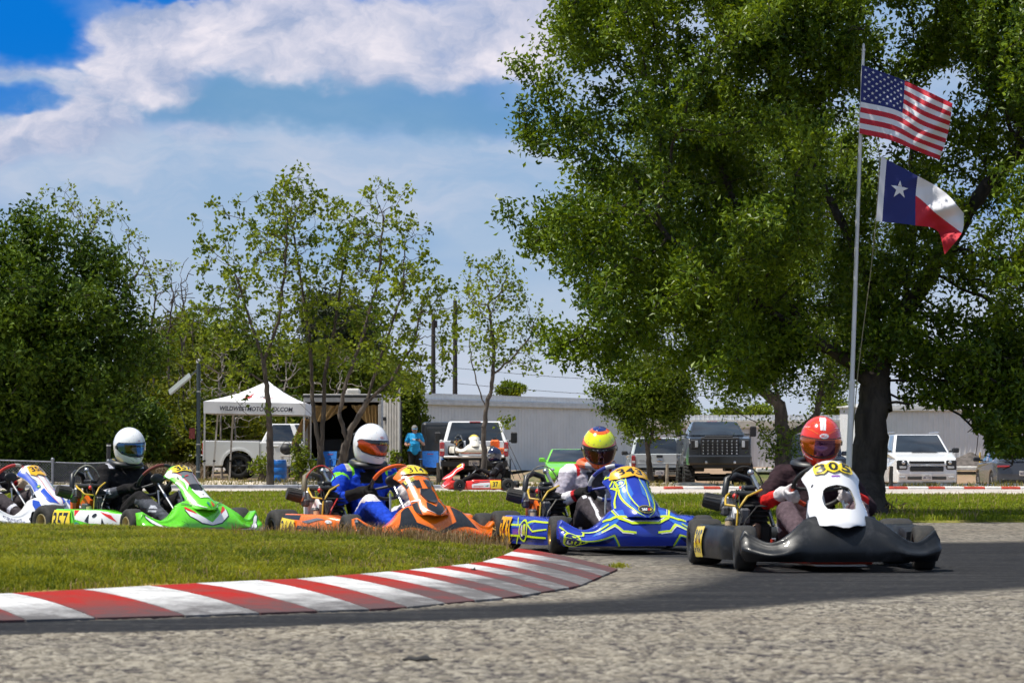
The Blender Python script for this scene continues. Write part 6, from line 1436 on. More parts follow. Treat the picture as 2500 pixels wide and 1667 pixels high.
def helD(p, hd):
    top = [(HYE, poly_tris(degp([(-100, 36), (-74, 26), (-40, 18), (0, 16), (40, 18), (74, 26), (100, 36), (112, 54), (60, 55), (0, 54), (-60, 55), (-112, 54)])), .001),
           (YEL, both(line_tris, degp([(0, 21), (40, 23), (70, 30)]), .035), .0014), (BK, both(line_tris, degp([(38, 50), (52, 64)]), .012), .0018), (BK, both(line_tris, degp([(58, 24), (46, 44)]), .010), .0018), (DKV, dots([(-44, 26), (-22, 24), (22, 24), (44, 26)], 1.6), .002),
           (DBLU, both(poly_tris, degp([(0, 67), (50, 67), (110, 67), (180, 66), (180, 88), (90, 88), (0, 88)])), .001), (CYN, both(line_tris, degp([(20, 76), (30, 86)]), .03), .002), (WHT_, both(line_tris, degp([(92, 30), (88, 52)]), .05), .002), (SKYB, text_tris('V', 0, 36 * D2, 5 * D2, 4 * D2, .03), .002),
           (mat('chin_grey', (.42, .42, .43), .4), both(poly_tris, degp([(0, -46), (60, -40), (85, -36), (90, -55), (0, -55)])), .001), (BK, both(line_tris, degp([(14, -44), (26, -46)]), .03), .002)]
    helmet(p, hd, R(-16), R(19), 0, HOR, [mat('visor_amber', (0.085, 0.018, 0.008), 0.06, 0.6, coat=1), (BK, poly_tris(degp([(-80, 5), (-70, 11), (-40, 13), (0, 13.5), (40, 13), (70, 11), (80, 5), (60, 4), (30, 5), (0, 5.5), (-30, 5), (-60, 4)]))), (WHT_, both(line_tris, degp([(4, 9.2), (13, 9.2)]), .035) + both(line_tris, degp([(16, 9.0), (25, 8.8)]), .035)), (WHT_, both(poly_tris, degp([(64, 2), (71, 2), (71, 8), (64, 8)]))), (mat('visor_lime', (0.35, 0.42, 0.02), .1, .5, coat=1), both(line_tris, degp([(64, 0), (58, -16)]), .05))], top)
driver('driver in grey and white suit with orange and neon yellow helmet in blue kart', B0, RZ, [GSUIT, DLEG, RSUIT, WSUIT, GLV, SHOE], regD, helD, 0.03, (-0.27, 0.03, .735), R(36), [[gloss('brace_orange', (0.72, 0.13, 0.02), .5), mat('brace_grey', (.4, .4, .42), .8)], lambda a, q: 1 if abs(a) < 1.0 else 0])

# --- white and black kart 305
a = 5.0; B0, RZ = place(1938, 16.25, a)
hole = [(.078, .175), (.086, .21), (.090, .26), (.085, .318), (.070, .336), (0, .345), (-.070, .336), (-.085, .318), (-.090, .26), (-.086, .21), (-.078, .175), (-.055, .160), (0, .156), (.055, .160)][::-1]
def num305(cx, cy, w, h):
    o = []
    for i, ch in enumerate('305'):
        x = cx + (i - 1) * w * .36; b = [(x + .62 * w * .36 * math.cos(q) * (1.0 + .15 * math.cos(3 * q + i)), cy + .66 * h * math.sin(q) * (1 + .12 * math.sin(4 * q + 2 * i))) for q in lin(0, 2 * math.pi, 15)[:-1]]
        o.append((YEL, poly_tris(b), 'number_plate'))
    for i, ch in enumerate('305'): o.append((BK, text_tris(ch, cx + (i - 1) * w * .36, cy, w * .27, h, .03), 'number_plate'))
    return o
nd = num305(0, .490, .185, .070) + [(mat('purple_print', (0.20, 0.06, 0.36), .4), poly_tris([(-.022, .410), (.032, .414), (.032, .428), (-.022, .424)])), (BK, poly_tris(ellipse_pts(-.135, .40, .006, .010, 8, -.6)))]
pd = [(YEL, poly_tris([(.03, .0), (.20, .004), (.205, .16), (.025, .155)]), 'number_plate'), (BK, text_tris('305', .115, .082, .14, .12, .02), 'number_plate')]
kart('white and black kart with number 305 and an open window in its nose panel', B0, RZ, dict(fairing=BLKF, panel=gloss('panel_white', (0.70, 0.70, 0.72), .25), pback=mat('panel_back', (0.22, 0.20, 0.15), .5), pod=BLKF, ndec=nd, pdec_r=pd, hole=hole, kz=.95, nkind='full', rim=BLK, steer=R(-6), engine_cover=WHTP, filter=BLK, cable=SOOT, frame=mat('frame_red', (0.45, 0.04, 0.02), .35), grip=[mat('grip_black', (0.02, .02, .02), .6), mat('grip_red', (.62, .06, .01), .6)], gripfn=lambda a: 1 if math.cos(a) < -.6 and math.sin(a) < 0.1 else 0))
MSUIT = mat('maroon_black_suit', (0.030, 0.016, 0.020), **FAB); LSUIT = mat('mauve_grey_suit', (0.095, 0.065, 0.075), **FAB); RCUF = mat('red_cuff', (0.55, 0.018, 0.016), **FAB)
def regE(k, q, p):
    if k.startswith(('hand', 'fing')): return 2
    if k.startswith('shoe'): return 4
    if k.startswith('farm'): return 0 if q < .25 else (1 if q < .72 else 2)
    if k.startswith('thigh'): return 5 if (.42 < q < .72 and abs(abs(p[1]) - .235) < .011) else 3
    if k.startswith('shin'): return 3
    return 0
def helE(p, hd):
    dc = [(WHT_, poly_tris(degp([(-9, 36), (9, 36), (16, 60), (40, 80), (-40, 80), (-16, 60)])), .001), (mat('helmet_greyline', (.45, .2, .18), .3), line_tris(degp([(0, 36), (0, 72)]), .03), .002), (ORG, both(line_tris, degp([(14, 26), (34, 32), (60, 34), (86, 26)]), .022), .0016), (ORG, both(line_tris, degp([(60, 34), (50, 52), (20, 60)]), .018), .0016), (WHT_, both(line_tris, degp([(50, 40), (80, 34), (104, 16)]), .018), .002), (WHT_, both(line_tris, degp([(30, -34), (66, -30), (88, -40)]), .04), .0016), (WHT_, poly_tris(degp([(-8, -40), (8, -40), (10, -54), (-10, -54)])), .0016), (mat('tealhelm', (.15, .42, .38), .3), both(poly_tris, degp([(92, -20), (104, 10), (118, 40), (130, 0), (110, -40)])), .001)] + logo_oval(4, 22, WHT_, RED_, WHT_, 1.45)
    helmet(p, hd, R(-7), R(13), R(-3), gloss('helmet_red', (0.72, 0.035, 0.012), .16), [mat('visor_fire', (0.55, 0.10, 0.012), 0.07, 0.75, coat=1), (mat('visor_violet', (0.10, 0.012, 0.07), 0.06, 0.7, coat=1), poly_tris(degp([(-20, 12), (36, 12), (40, -20), (10, -24), (-24, -23)])))], dc)
driver('driver in dark maroon suit and red helmet leaning in the white and black kart', B0, RZ, [MSUIT, RCUF, WGLV, LSUIT, SHOE, WHTP], regE, helE, 0.06, (-0.25, 0.075, .760), R(20), [BLK], voxel=.007)

# --- orange kart 314
a = 28.0; B0, RZ = place(1000, 20.1, a)
fd = [(BK, both(poly_tris, [(.17, .2), (.25, .2), (.33, .12), (.23, .10), (.0, .045), (.0, .06), (.16, .115)])), (ORG, both(poly_tris, [(.15, .06), (.26, .09), (.20, .03), (.12, .02)])), (BK, both(poly_tris, [(.60, .2), (.50, .17), (.40, .05), (.46, .05), (.55, .13), (.60, .13)])), (GRY, both(poly_tris, [(.60, .11), (.56, .11), (.50, .02), (.60, .02)])), (BK, both(line_tris, [(.50, .0), (.30, .03), (.20, .06)], .008)), (RED_, both(line_tris, [(.46, .12), (.36, .08), (.28, .085)], .006)), (WHT_, both(poly_tris, [(.575, .17), (.60, .17), (.60, .19), (.585, .195)]))]
nd = [(BK, both(poly_tris, [(.16, .43), (.11, .40), (.105, .37), (.16, .34)])), (WHT_, both(line_tris, [(.16, .465), (.08, .44), (.0, .445)], .006)), (GRY, both(poly_tris, [(.05, .40), (.14, .42), (.145, .36), (.06, .33)])), (BK, poly_tris([(-.05, .0), (.05, .0), (.085, .10), (.06, .16), (0, .10), (-.06, .16), (-.085, .10)])), (BK, both(poly_tris, [(.02, .39), (.09, .385), (.085, .31), (.03, .30)])), (mat('silver_print', (.6, .6, .62), .3, .5), both(line_tris, [(.16, .22), (.10, .19), (.12, .12), (.06, .02)], .008)), (BK, both(poly_tris, [(.16, .20), (.12, .185), (.135, .10), (.16, .06)])),
      (BK, poly_tris(ellipse_pts(0, .500, .120, .052, 28)), 'number_plate'), (YEL, poly_tris(ellipse_pts(0, .500, .114, .047, 28)), 'number_plate'), (BK, text_tris('314', 0, .500, .13, .058, .015), 'number_plate'),
      (BK, poly_tris([(-.150, .425), (-.06, .432), (-.06, .385), (-.150, .378)])), (TYEL, poly_tris([(-.147, .421), (-.063, .428), (-.063, .389), (-.147, .382)])), (BK, text_tris('CRG', -.105, .405, .070, .030, .03)), (TYEL, poly_tris([(-.05, .585), (.08, .585), (.09, .555), (-.05, .560)])), (WHT_, poly_tris(ellipse_pts(-.125, .46, .014, .012, 10)))]
pd = [(BK, poly_tris([(.0, .165), (.26, .165), (.26, .135), (.0, .14)])), (BK, poly_tris([(.20, .02), (.24, .02), (.26, .08), (.60, .06), (.70, .02), (.72, .03), (.62, .085), (.25, .10)])), (TYEL, text_tris('CRG', .45, .025, .26, .03, .03)), (GRY, poly_tris([(.30, .125), (.50, .15), (.62, .15), (.40, .115)])), (WHT_, poly_tris(ellipse_pts(.64, .14, .025, .012, 10))),
      (YEL, poly_tris([(.0, .0), (.20, .0), (.23, .05), (.21, .13), (.0, .145)]), 'number_plate'), (BK, text_tris('314', .10, .07, .15, .11, .0), 'number_plate')]
kart('orange kart with black accents and number 314', B0, RZ, dict(fairing=ORG, panel=ORG, fdec=fd, ndec=nd, pdec_r=pd, nkind='wide', rim=BLK, steer=R(-10), engine_cover=WHTP, hose=mat('tan_hose', (.16, .13, .08), .6), cable=mat('red_cable', (.5, .03, .02), .4), scoop=(BK, [(-.06, .285), (.06, .285), (.075, .24), (.05, .16), (0, .13), (-.05, .16), (-.075, .24)]), frame=mat('frame_orange', (.7, .12, .01), .35), grip=[BLK, mat('grip_orange', (0.82, 0.13, 0.01), .5)], gripfn=lambda a: 1 if math.sin(a) > .62 else 0, wheel_turn=R(24)))
BSUIT, LIME = mat('royal_blue_suit', (0.012, 0.055, 0.48), **FAB), mat('lime_patch', (0.25, 0.80, 0.03), **FAB)
def regC(k, q, p):
    if k == 'farm_r' : return 3 if q > .45 else 0
    if k.startswith('hand_r') or k == 'fing_r': return 3
    if k.startswith(('hand_l', 'fing_l')): return 4
    if k == 'farm_l': return 0 if q < .6 else 4
    if k.startswith('uarm'): return 1 if (.12 < q < .20 and p[0] > -.36) or (.12 < q < .5 and abs(p[0] + .285 + .1 * q) < .012) else 0
    if k.startswith('shoulder'): return 1 if abs(abs(p[1]) - .135) < .010 else (5 if abs(abs(p[1]) - .165) < .016 and p[2] > .56 else 0)
    if k.startswith('thigh'): return 1 if q < .12 else (2 if q > .22 and p[2] > .215 + .12 * q else 0)
    if k.startswith('shin'): return 2 if p[2] > .345 else 0
    if k.startswith('shoe'): return 6
    if k == 'neck': return 3
    if k == 'torso' and p[2] > .47 and abs(p[1]) < .09: return 3  # black upper chest: neck brace plus shade below the helmet, put into the colour
    return 0
def helC(p, hd):
    helmet(p, hd, R(5), R(8), R(-2), HWHITE, [mat('visor_orange', (0.62, 0.07, 0.008), 0.07, 0.75, coat=1), (BK, poly_tris(degp([(-62, 11), (-40, 13), (0, 13.5), (40, 13), (74, 10), (60, 3), (30, 3), (0, 3.5), (-34, 4)]))), (mat('visor_ember', (0.09, 0.012, 0.008), 0.07, 0.7, coat=1), poly_tris(degp([(-20, 2), (50, 2), (54, -16), (0, -18)]))), (TYEL, poly_tris(degp([(-8, 4.5), (28, 4.5), (28, 10), (-8, 10)]))), (BK, text_tris('CRG', 10 * D2, 7.2 * D2, 30 * D2, 4 * D2, .02))],
           [(DKV, dots(vents), .001)] + logo_oval(6, 24, RED_, RED_, WHT_, 1.0) + [(DKV, both(line_tris, degp([(8, -33), (24, -31)]), .03), .0015)], 'white')
driver('driver in blue suit with lime stripes and white helmet with orange visor', B0, RZ, [BSUIT, LIME, mat('white_knee', (.66, .62, .63), **FAB), GLV, WGLV, mat('grey_epaulette', (.42, .40, .36), **FAB), SHOE], regC, helC, 0.0, (-0.27, 0, .765), R(34), [[BLK, mat('brace_olive', (.16, .15, .09), .8)], lambda a, q: 1 if -2.0 < a < -.9 and 1.0 < q < 2.6 else 0])

# --- green kart 357
a = 43.0; B0, RZ = place(478, 22.55, a)
fd = [(GRY, poly_tris([(-.16, .0), (.16, .0), (.13, .035), (.10, .042), (-.10, .042), (-.13, .035)])), (BK, both(poly_tris, [(.215, .160), (.20, .115), (.10, .062), (.0, .050), (.0, .060), (.09, .105), (.185, .165)])), (WHT_, both(poly_tris, [(.205, .158), (.192, .117), (.10, .070), (.0, .056), (.0, .070), (.09, .112), (.185, .162)])), (RED_, both(poly_tris, [(.205, .172), (.19, .150), (.12, .120), (.13, .135), (.19, .175)])),
      (BK, both(poly_tris, [(.565, .19), (.50, .165), (.36, .075), (.24, .036), (.27, .034), (.40, .055), (.52, .11), (.57, .15)])), (WHT_, both(poly_tris, [(.56, .186), (.50, .160), (.37, .074), (.28, .040), (.40, .060), (.515, .115), (.565, .155)])), (WHT_, both(poly_tris, [(.16, .0), (.36, .0), (.36, .022), (.18, .026)])), (RED_, both(line_tris, [(.29, .045), (.25, .036)], .008)), (GRY, both(line_tris, [(.55, .02), (.36, .018), (.15, .03)], .003)), (DGR, line_tris([(-.21, .20), (-.10, .165), (0, .158), (.10, .165), (.21, .20)], .005)), (BK, line_tris([(-.30, .12), (-.24, .06)], .002)), (BK, line_tris([(.02, .09), (.10, .13)], .002))]
nd = [(WHT_, both(poly_tris, [(.155, .57), (.12, .57), (.07, .42), (.06, .33), (.12, .26), (.16, .30), (.16, .50)])), (GRN, both(poly_tris, [(.16, .47), (.125, .455), (.10, .35), (.12, .24), (.16, .2)])), (WHT_, both(line_tris, [(.155, .40), (.135, .28), (.13, .12), (.10, .03)], .016)), (GRY, poly_tris([(-.11, .565), (.11, .565), (.075, .42), (.062, .30), (-.062, .30), (-.075, .42)])), (RED_, both(line_tris, [(.125, .575), (.08, .44), (.066, .31)], .007)),
      (WHT_, poly_tris([(-.055, .15), (.055, .15), (.075, .25), (.05, .31), (-.05, .31), (-.075, .25)])), (BK, poly_tris([(-.080, .31), (.080, .31), (.072, .255), (.03, .225), (-.05, .235), (-.072, .265)])), (BK, poly_tris(ellipse_pts(0, .18, .007, .007, 8))),
      (YEL, poly_tris([(-.125, .52), (-.10, .555), (-.03, .560), (.0, .545), (.06, .565), (.12, .54), (.10, .49), (.04, .47), (-.02, .48), (-.09, .475)]), 'number_plate'), (BK, text_tris('357', 0, .517, .16, .062, .03), 'number_plate'),
      (TEAL, text_tris('t', -.028, .075, .036, .060, .05, .2)), (RED_, text_tris('b', .026, .070, .046, .060, .05, .2)), (TEAL, poly_tris(ellipse_pts(-.075, .415, .014, .012, 10))), (RED_, line_tris([(-.058, .412), (-.01, .420)], .009)), (BK, poly_tris(ellipse_pts(-.12, .425, .008, .010, 8)))]
pd = [(WHT_, poly_tris([(.24, .165), (.72, .165), (.74, .07), (.45, .075), (.28, .10)])), (RED_, poly_tris([(.245, .165), (.31, .165), (.27, .12)])), (RED_, poly_tris([(.56, .160), (.66, .150), (.71, .10), (.63, .135)])), (RED_, poly_tris([(.24, .0), (.44, .0), (.38, .022), (.24, .022)])), (BK, poly_tris([(.40, .09), (.44, .14), (.45, .075)])), (BK, poly_tris([(.60, .12), (.64, .06), (.60, .03)])), (BK, poly_tris(ellipse_pts(.51, .13, .028, .012, 8, .3))), (TEAL, poly_tris(ellipse_pts(.31, .055, .04, .028, 14))), (WHT_, line_tris([(.29, .055), (.33, .055)], .010)), (RED_, text_tris('tibikart', .48, .052, .24, .034, .04)),
      (YEL, poly_tris([(.005, .0), (.215, .0), (.235, .07), (.21, .155), (.005, .160)]), 'number_plate'), (BK, text_tris('357', .108, .08, .18, .13, .012), 'number_plate'), (BK, line_tris([(.22, .16), (.28, .09), (.235, .0)], .006))]
kart('green and white kart with number 357', B0, RZ, dict(fairing=GRN, panel=GRN, fdec=fd, ndec=nd, pdec_r=pd, nkind='wide', steer=R(-12), engine_cover=ORE, clutch=REDP, cable=mat('pale_cable', (.34, .33, .27), .5), frame=mat('frame_orange_red', (.62, .07, .01), .35), grip=[BLK, mat('grip_maroon', (0.16, 0.03, 0.02), .6)], gripfn=lambda a: 1 if math.sin(a) > .8 else 0, wheel_turn=R(30)))
KSUIT = mat('black_suit', (0.014, 0.013, 0.014), **FAB); GPAT = mat('charcoal_panel', (0.075, 0.078, 0.095), **FAB); LPAT = mat('pale_patch', (.52, .52, .58), **FAB)
def regB(k, q, p):
    if k.startswith(('hand', 'fing')): return 3
    if k.startswith('farm'): return 2 if (.18 < q < .42 and mnoise.noise(Vector((p[0] * 50, p[1] * 50, p[2] * 50))) > -.15 and p[2] > .40 - .1 * q) else (1 if .10 < q < .62 else 0)
    if k.startswith('shoulder'): return 2 if (abs(abs(p[1]) - .15) < .028 and p[2] > .575 and p[0] > -.40) else 0
    if k.startswith('shin'):
        if .12 < q < .40 and abs(p[1]) > .21 and (abs(p[2] - .27) < .012 or abs(p[2] - .235) < .008): return 2
        return 1 if p[2] > .17 and p[2] < .33 else 0
    if k.startswith('shoe'): return 4
    return 0
def helB(p, hd):
    helmet(p, hd, R(-7), R(8), R(3), HWHITE, [mat('visor_blue', (0.015, 0.09, 0.22), 0.06, 0.8, coat=1), (mat('visor_olive', (0.03, 0.034, 0.006), 0.06, 0.7, coat=1), poly_tris(degp([(-50, 9), (-8, 9), (-6, -18), (-46, -17)]))), (mat('visor_lightblue', (0.06, 0.24, 0.42), .08, .7, coat=1), poly_tris(degp([(10, 10), (18, 10), (16, -20), (9, -20)])))], [(DKV, dots(vents), .001)] + logo_oval(8, 21, WHT_, RED_, WHT_, .9) + [(DKV, both(line_tris, degp([(8, -33), (20, -31)]), .03), .0015), (DKV, line_tris(degp([(-34, -38), (-20, -44)]), .02), .0015)])
driver('driver in black suit and plain white helmet with blue visor', B0, RZ, [KSUIT, GPAT, LPAT, GLV, SHOE], regB, helB, 0.0, (-0.27, 0, .765), R(34), [[BLK, mat('brace_mustard', (.34, .26, .03), .8)], lambda a, q: 1 if -2.4 < a < -.8 and 1.2 < q < 2.6 else 0])

# --- white and blue kart at the left edge
a = 46.0; B0, RZ = place(132, 24.7, a)
BLS = gloss('strong_blue', (0.02, 0.08, 0.50)); NAVY = gloss('navy_print', (0.02, 0.03, 0.14))
fd = [(NAVY, both(poly_tris, [(.56, .0), (.20, .0), (.20, .035), (.56, .052)])), (RED_, both(line_tris, [(.56, .058), (.36, .046), (.20, .041)], .005)), (BLS, both(poly_tris, [(.20, .2), (.24, .18), (.25, .13), (.18, .10), (.15, .18)])), (NAVY, text_tris('CREDIT', -.475, .128, .15, .036, .004)), (NAVY, text_tris('SUISSE', -.465, .090, .145, .034, .004)), (BLS, text_tris('W  SAUBER', -.40, .022, .26, .026, .01))]
for s in (-1, 1): fd += [(BK, poly_tris(ellipse_pts(s * .325, .093, .026, .026, 20))), (WHT_, poly_tris(ellipse_pts(s * .325, .093, .017, .017, 16))), (BLS, poly_tris([(s * .325, .093), (s * .325 + .017, .093), (s * .325 + .012, .105), (s * .325, .110)])), (BLS, poly_tris([(s * .325, .093), (s * .325 - .017, .093), (s * .325 - .012, .081), (s * .325, .076)]))]
nd = [(BLS, both(poly_tris, [(.16, .56), (.13, .57), (.105, .50), (.115, .40), (.10, .32), (.12, .24), (.16, .25)])), (BLS, both(poly_tris, [(.06, .24), (.13, .22), (.12, .08), (.05, .02)])), (RED_, both(line_tris, [(.045, .44), (.04, .25), (.05, .1), (.04, .0)], .006)), (RED_, both(line_tris, [(.11, .57), (.085, .585)], .012)), (NAVY, both(line_tris, [(.105, .50), (.113, .40), (.09, .33)], .005)), (TEAL, both(poly_tris, ellipse_pts(.105, .275, .022, .018, 14))), (TYEL, both(poly_tris, ellipse_pts(.105, .275, .012, .009, 10))),
      (AMB, poly_tris([(-.07, .545), (.10, .55), (.11, .42), (.06, .40), (-.03, .42), (-.06, .40), (-.10, .44)]), 'number_plate'), (BK, text_tris('358', .01, .49, .15, .07, .03), 'number_plate')]
kart('white and blue kart cut off by the left edge of the picture', B0, RZ, dict(fairing=WHT_, panel=WHT_, fdec=fd, ndec=nd, nkind='wide', steer=R(-12), seat=BLK, frame=mat('frame_red', (.45, .04, .02), .35), engine_cover=ORE, grip=[BLK, gloss('grip_red_gloss', (.6, .04, .02), .4), mat('grip_cream', (.6, .55, .45), .5)], gripfn=lambda a: (2 if .9 < a % 6.283 < 1.3 else 1) if math.sin(a) > .3 else 0, wheel_turn=R(20)))
def regA(k, q, p):
    if k.startswith(('hand', 'fing')): return 2
    if k.startswith('farm'): return 3 if q > .5 else 0
    if k.startswith('shin'): return 1 if .35 < q < .5 else 0
    if k.startswith('shoe'): return 4
    return 0
def helA(p, hd): helmet(p, hd, R(0), R(2), 0, gloss('helmet_black', (.02, .02, .025), .2), [mat('visor_smoke', (.02, .02, .025), .06, .6, coat=1)], [(RED_, both(line_tris, degp([(20, 30), (80, 26)]), .06), .001)])
driver('driver mostly outside the left edge with only a dark leg and gloved hand showing', B0, RZ, [DLEG, LPAT, mat('beige_glove', (.55, .42, .30), **FAB), RSUIT, SHOE], regA, helA, 0.0, (-0.30, 0, .755), R(15), [BLK])

# --- red kart 37 on the far track, heading left
dF = 61.5; B0 = Vector((SX(1107, dF), dF, 0.008)); RZ = R(180 + 4)
fd = [(WHT_, both(line_tris, [(.58, .10), (.40, .06), (.20, .05), (.0, .02)], .022)), (WHT_, both(line_tris, [(.58, .16), (.44, .11), (.25, .10)], .012)), (WHT_, both(poly_tris, [(.0, .14), (.14, .2), (.10, .2), (.0, .17)]))]
nd = [(WHT_, both(line_tris, [(.12, .03), (.13, .25), (.11, .40), (.13, .54)], .02)), (WHT_, poly_tris([(-.13, .58), (.13, .58), (.12, .545), (-.12, .545)])), (YEL, poly_tris([(-.10, .53), (.10, .53), (.09, .42), (-.09, .42)]), 'number_plate'), (BK, text_tris('37', 0, .475, .10, .07, .02), 'number_plate')]
pd = [(WHT_, poly_tris([(.12, .02), (.50, .02), (.50, .12), (.30, .11), (.12, .09)])), (GRY, line_tris([(.28, .13), (.50, .155)], .012)), (RED_, text_tris('intrepid', .26, .045, .20, .03, .04)), (TEAL, poly_tris([(.39, .055), (.48, .075), (.46, .04)])), (BK, poly_tris(ellipse_pts(.20, .125, .06, .022, 14))), (RED_, poly_tris(ellipse_pts(.20, .125, .052, .016, 14))), (YEL, poly_tris([(.52, .01), (.735, .01), (.735, .155), (.50, .155), (.51, .08)]), 'number_plate'), (BK, text_tris('37', .62, .083, .115, .095, .03), 'number_plate')]
kart('small red and white kart number 37 on the far track', B0, RZ, dict(fairing=RED_, panel=RED_, fdec=fd, ndec=nd, pdec_l=pd, pdec_r=pd, nkind='std', rim=BLK, steer=R(8), seat=mat('seat_olive', (.10, .10, .08), .5)))
def regF(k, q, p):
    if k.startswith(('hand', 'fing')): return 2
    if k.startswith('uarm'): return 1 if .40 < q < .48 else 0
    if k.startswith('farm'): return 1 if .1 < q < .2 else 0
    if k.startswith('shoe'): return 3
    return 0
def helF(p, hd): helmet(p, hd, R(14), R(8), 0, gloss('helmet_navy', (.012, .016, .05), .15), [mat('visor_grey', (.10, .10, .11), .1, .5, coat=1), (WHT_, both(line_tris, degp([(10, 8), (40, 8)]), .05))], [(WHT_, both(line_tris, degp([(20, -20), (62, -26)]), .03), .0055)])
driver('driver in black suit and dark blue helmet in the red kart', B0, RZ, [KSUIT, GPAT, GLV, SHOE], regF, helF, 0.0, (-0.27, 0, .80), R(15), [BLK], voxel=.012)
# ------------------------------------------------------------------ parked vehicles (x forward, y left, z up)
GLASS = mat('tinted_glass', (0.012, 0.014, 0.017), 0.04, 0.0, spec=0.8, coat=1.0); TYR = mat('car_tyre', (0.018, 0.018, 0.018), 0.85, bump=.5, bs=30); CHRM = mat('car_chrome', (0.62, 0.62, 0.64), 0.15, 1.0); LAMP = mat('headlamp', (0.55, 0.56, 0.58), 0.12, 0.4, coat=1); TAIL = mat('tail_lamp', (0.36, 0.010, 0.012), 0.15, coat=1); PLATE = mat('licence_plate', (0.62, 0.60, 0.58), 0.5); PTXT = mat('plate_text', (0.03, 0.03, 0.10), 0.5); AMBR = mat('amber_lamp', (.6, .25, .02), .2)
def arch_profile(x0, x1, zb, top, wheels, ra):
    """Side outline: along the bottom with wheel arches, then the given top points back."""
    P = [(x0, zb)]
    for xw, zw in sorted(wheels):
        a0 = math.asin(max(-1, min(1, (zb - zw) / ra)))
        P += [(xw - ra * math.cos(q), zw + ra * math.sin(q)) for q in lin(a0, math.pi - a0, 13)]
    return P + [(x1, zb)] + top
def car_wheel(V, x, y, r, w, rimm, parts=True):
    sg = 1 if y > 0 else -1; m = MB(); ax = Vector((0, 1, 0)); ri = r * .60
    m.lathe([(ri, -w / 2 * .8), (ri * .93, 0), (ri * .9, w * .30 * sg), (ri * .35, w * .36 * sg), (ri * .3, w * .42 * sg), (.001, w * .42 * sg)], (0, 0, 0), ax, 20)
    for k in range(6): a = 2 * math.pi * k / 6; m.box((math.cos(a) * ri * .6, w * .40 * sg, math.sin(a) * ri * .6), (ri * .75, .03, ri * .20), 0, Matrix.Rotation(-a, 3, 'Y'), .008)
    o = m.build('wheel', rimm, V); o.location = (x, y, r)
    m = MB(); m.lathe([(ri, -w / 2 * .9), (ri + .03, -w / 2), (r - .05, -w / 2 * 1.02), (r - .012, -w / 2 * .9), (r, -w * .25), (r, w * .25), (r - .012, w / 2 * .9), (r - .05, w / 2 * 1.02), (ri + .03, w / 2), (ri, w / 2 * .9)], (0, 0, 0), ax, 28)
    if r > .42:
        for k in range(26):
            a = 2 * math.pi * k / 26
            for q in (-1, 1): m.box(((r + .006) * math.cos(a + .06 * q), q * w * .27, (r + .006) * math.sin(a + .06 * q)), (.03, w * .42, .055), 0, Matrix.Rotation(-a, 3, 'Y') @ Matrix.Rotation(.35 * q, 3, 'X'), .006)
    m.build('tyre', TYR, o)
def taper(mb, i0, x0, x1, f0, f1, L=.7):
    for i in range(i0, len(mb.v)):
        x, y, z = mb.v[i]; k = 1.0
        if x > x1 - L: k = 1 - (1 - f1) * ((x - x1 + L) / L)**2
        if x < x0 + L: k = min(k, 1 - (1 - f0) * ((x0 + L - x) / L)**2)
        mb.v[i] = (x, y * k, z)
def cabin(V, m, xb0, xb1, xr0, xr1, zb, zr, wb, wr, splits, name='cabin'):
    mb = MB(); P = [(xb0, zb, wb), (xr0, zr, wr), (xr1, zr, wr), (xb1, zb, wb)]
    xm = (xr0 + xr1) / 2
    vs = [(x, s * w, z) for s in (-1, 1) for x, z, w in P]; fs = [(0, 1, 2, 3)[::-1], (4, 5, 6, 7), (0, 4, 5, 1)[::1], (1, 5, 6, 2), (2, 6, 7, 3), (3, 7, 4, 0)]
    mb.add(vs, fs); cb = mb.build(name, m, V, bevel=.05, seg=3)
    def pane(nm, q, ins, off=.008, gm=GLASS):
        q = [Vector(p) for p in q]; c = sum(q, Vector()) / 4; n = (q[1] - q[0]).cross(q[3] - q[0]).normalized()
        if n.dot(c - Vector((xm, 0, (zb + zr) / 2))) < 0: n = -n
        e = [p.lerp(c, ins) for p in q]; g = MB(); g.grid(lambda u, v: e[0].lerp(e[1], u).lerp(e[3].lerp(e[2], u), v) + n * (off + .012 * math.sin(math.pi * u) * math.sin(math.pi * v)), lin(0, 1, 7), lin(0, 1, 5), 0); return g.build(nm, gm, cb)
    Fb, Ft, Rb, Rt = (xb1, zb, wb), (xr1, zr, wr), (xb0, zb, wb), (xr0, zr, wr)
    v3 = lambda t, s: Vector((t[0], s * t[2], t[1]))
    pane('windscreen', [v3(Fb, -1), v3(Fb, 1), v3(Ft, 1), v3(Ft, -1)], .09); pane('rear_window', [v3(Rb, -1), v3(Rb, 1), v3(Rt, 1), v3(Rt, -1)], .12)
    for s in (-1, 1):
        for a, b in splits:
            bl = lambda q, t: v3(Rb, s).lerp(v3(Fb, s), q) if t == 0 else v3(Rt, s).lerp(v3(Ft, s), q)
            pane('side_window', [bl(a, 0), bl(b, 0), bl(b, 1), bl(a, 1)], .10)
    return cb
def mirror_pair(V, x, y, z, m, big=False):
    for s in (-1, 1):
        b = MB(); sz = (.12, .20, .34) if big else (.14, .22, .15); o = y + (.20 if big else .12)
        b.box((x, s * o, z + (.10 if big else .03)), sz, 0, None, .03); b.box((x, s * (y + .02), z), (.06, .22, .05), 0, None, .015); b.build('wing_mirror', m, V)
def plate(V, x, z, txt, face, y=0.0):
    s = 1 if face > 0 else -1; b = MB(); b.box((x, y, z), (.02, .31, .16), 0, None, .005); p = b.build('licence_plate', PLATE, V)
    g = MB(); S = lambda X, Y: Vector((x + s * .0102, y + s * X, z + Y)); lay(g, text_tris(txt, 0, -.01, .26, .07, .02), S, .002, 0, .2); lay(g, text_tris('TEXAS', 0, .055, .12, .025, .02), S, .002, 0, .2); g.build('plate_lettering', PTXT, p)
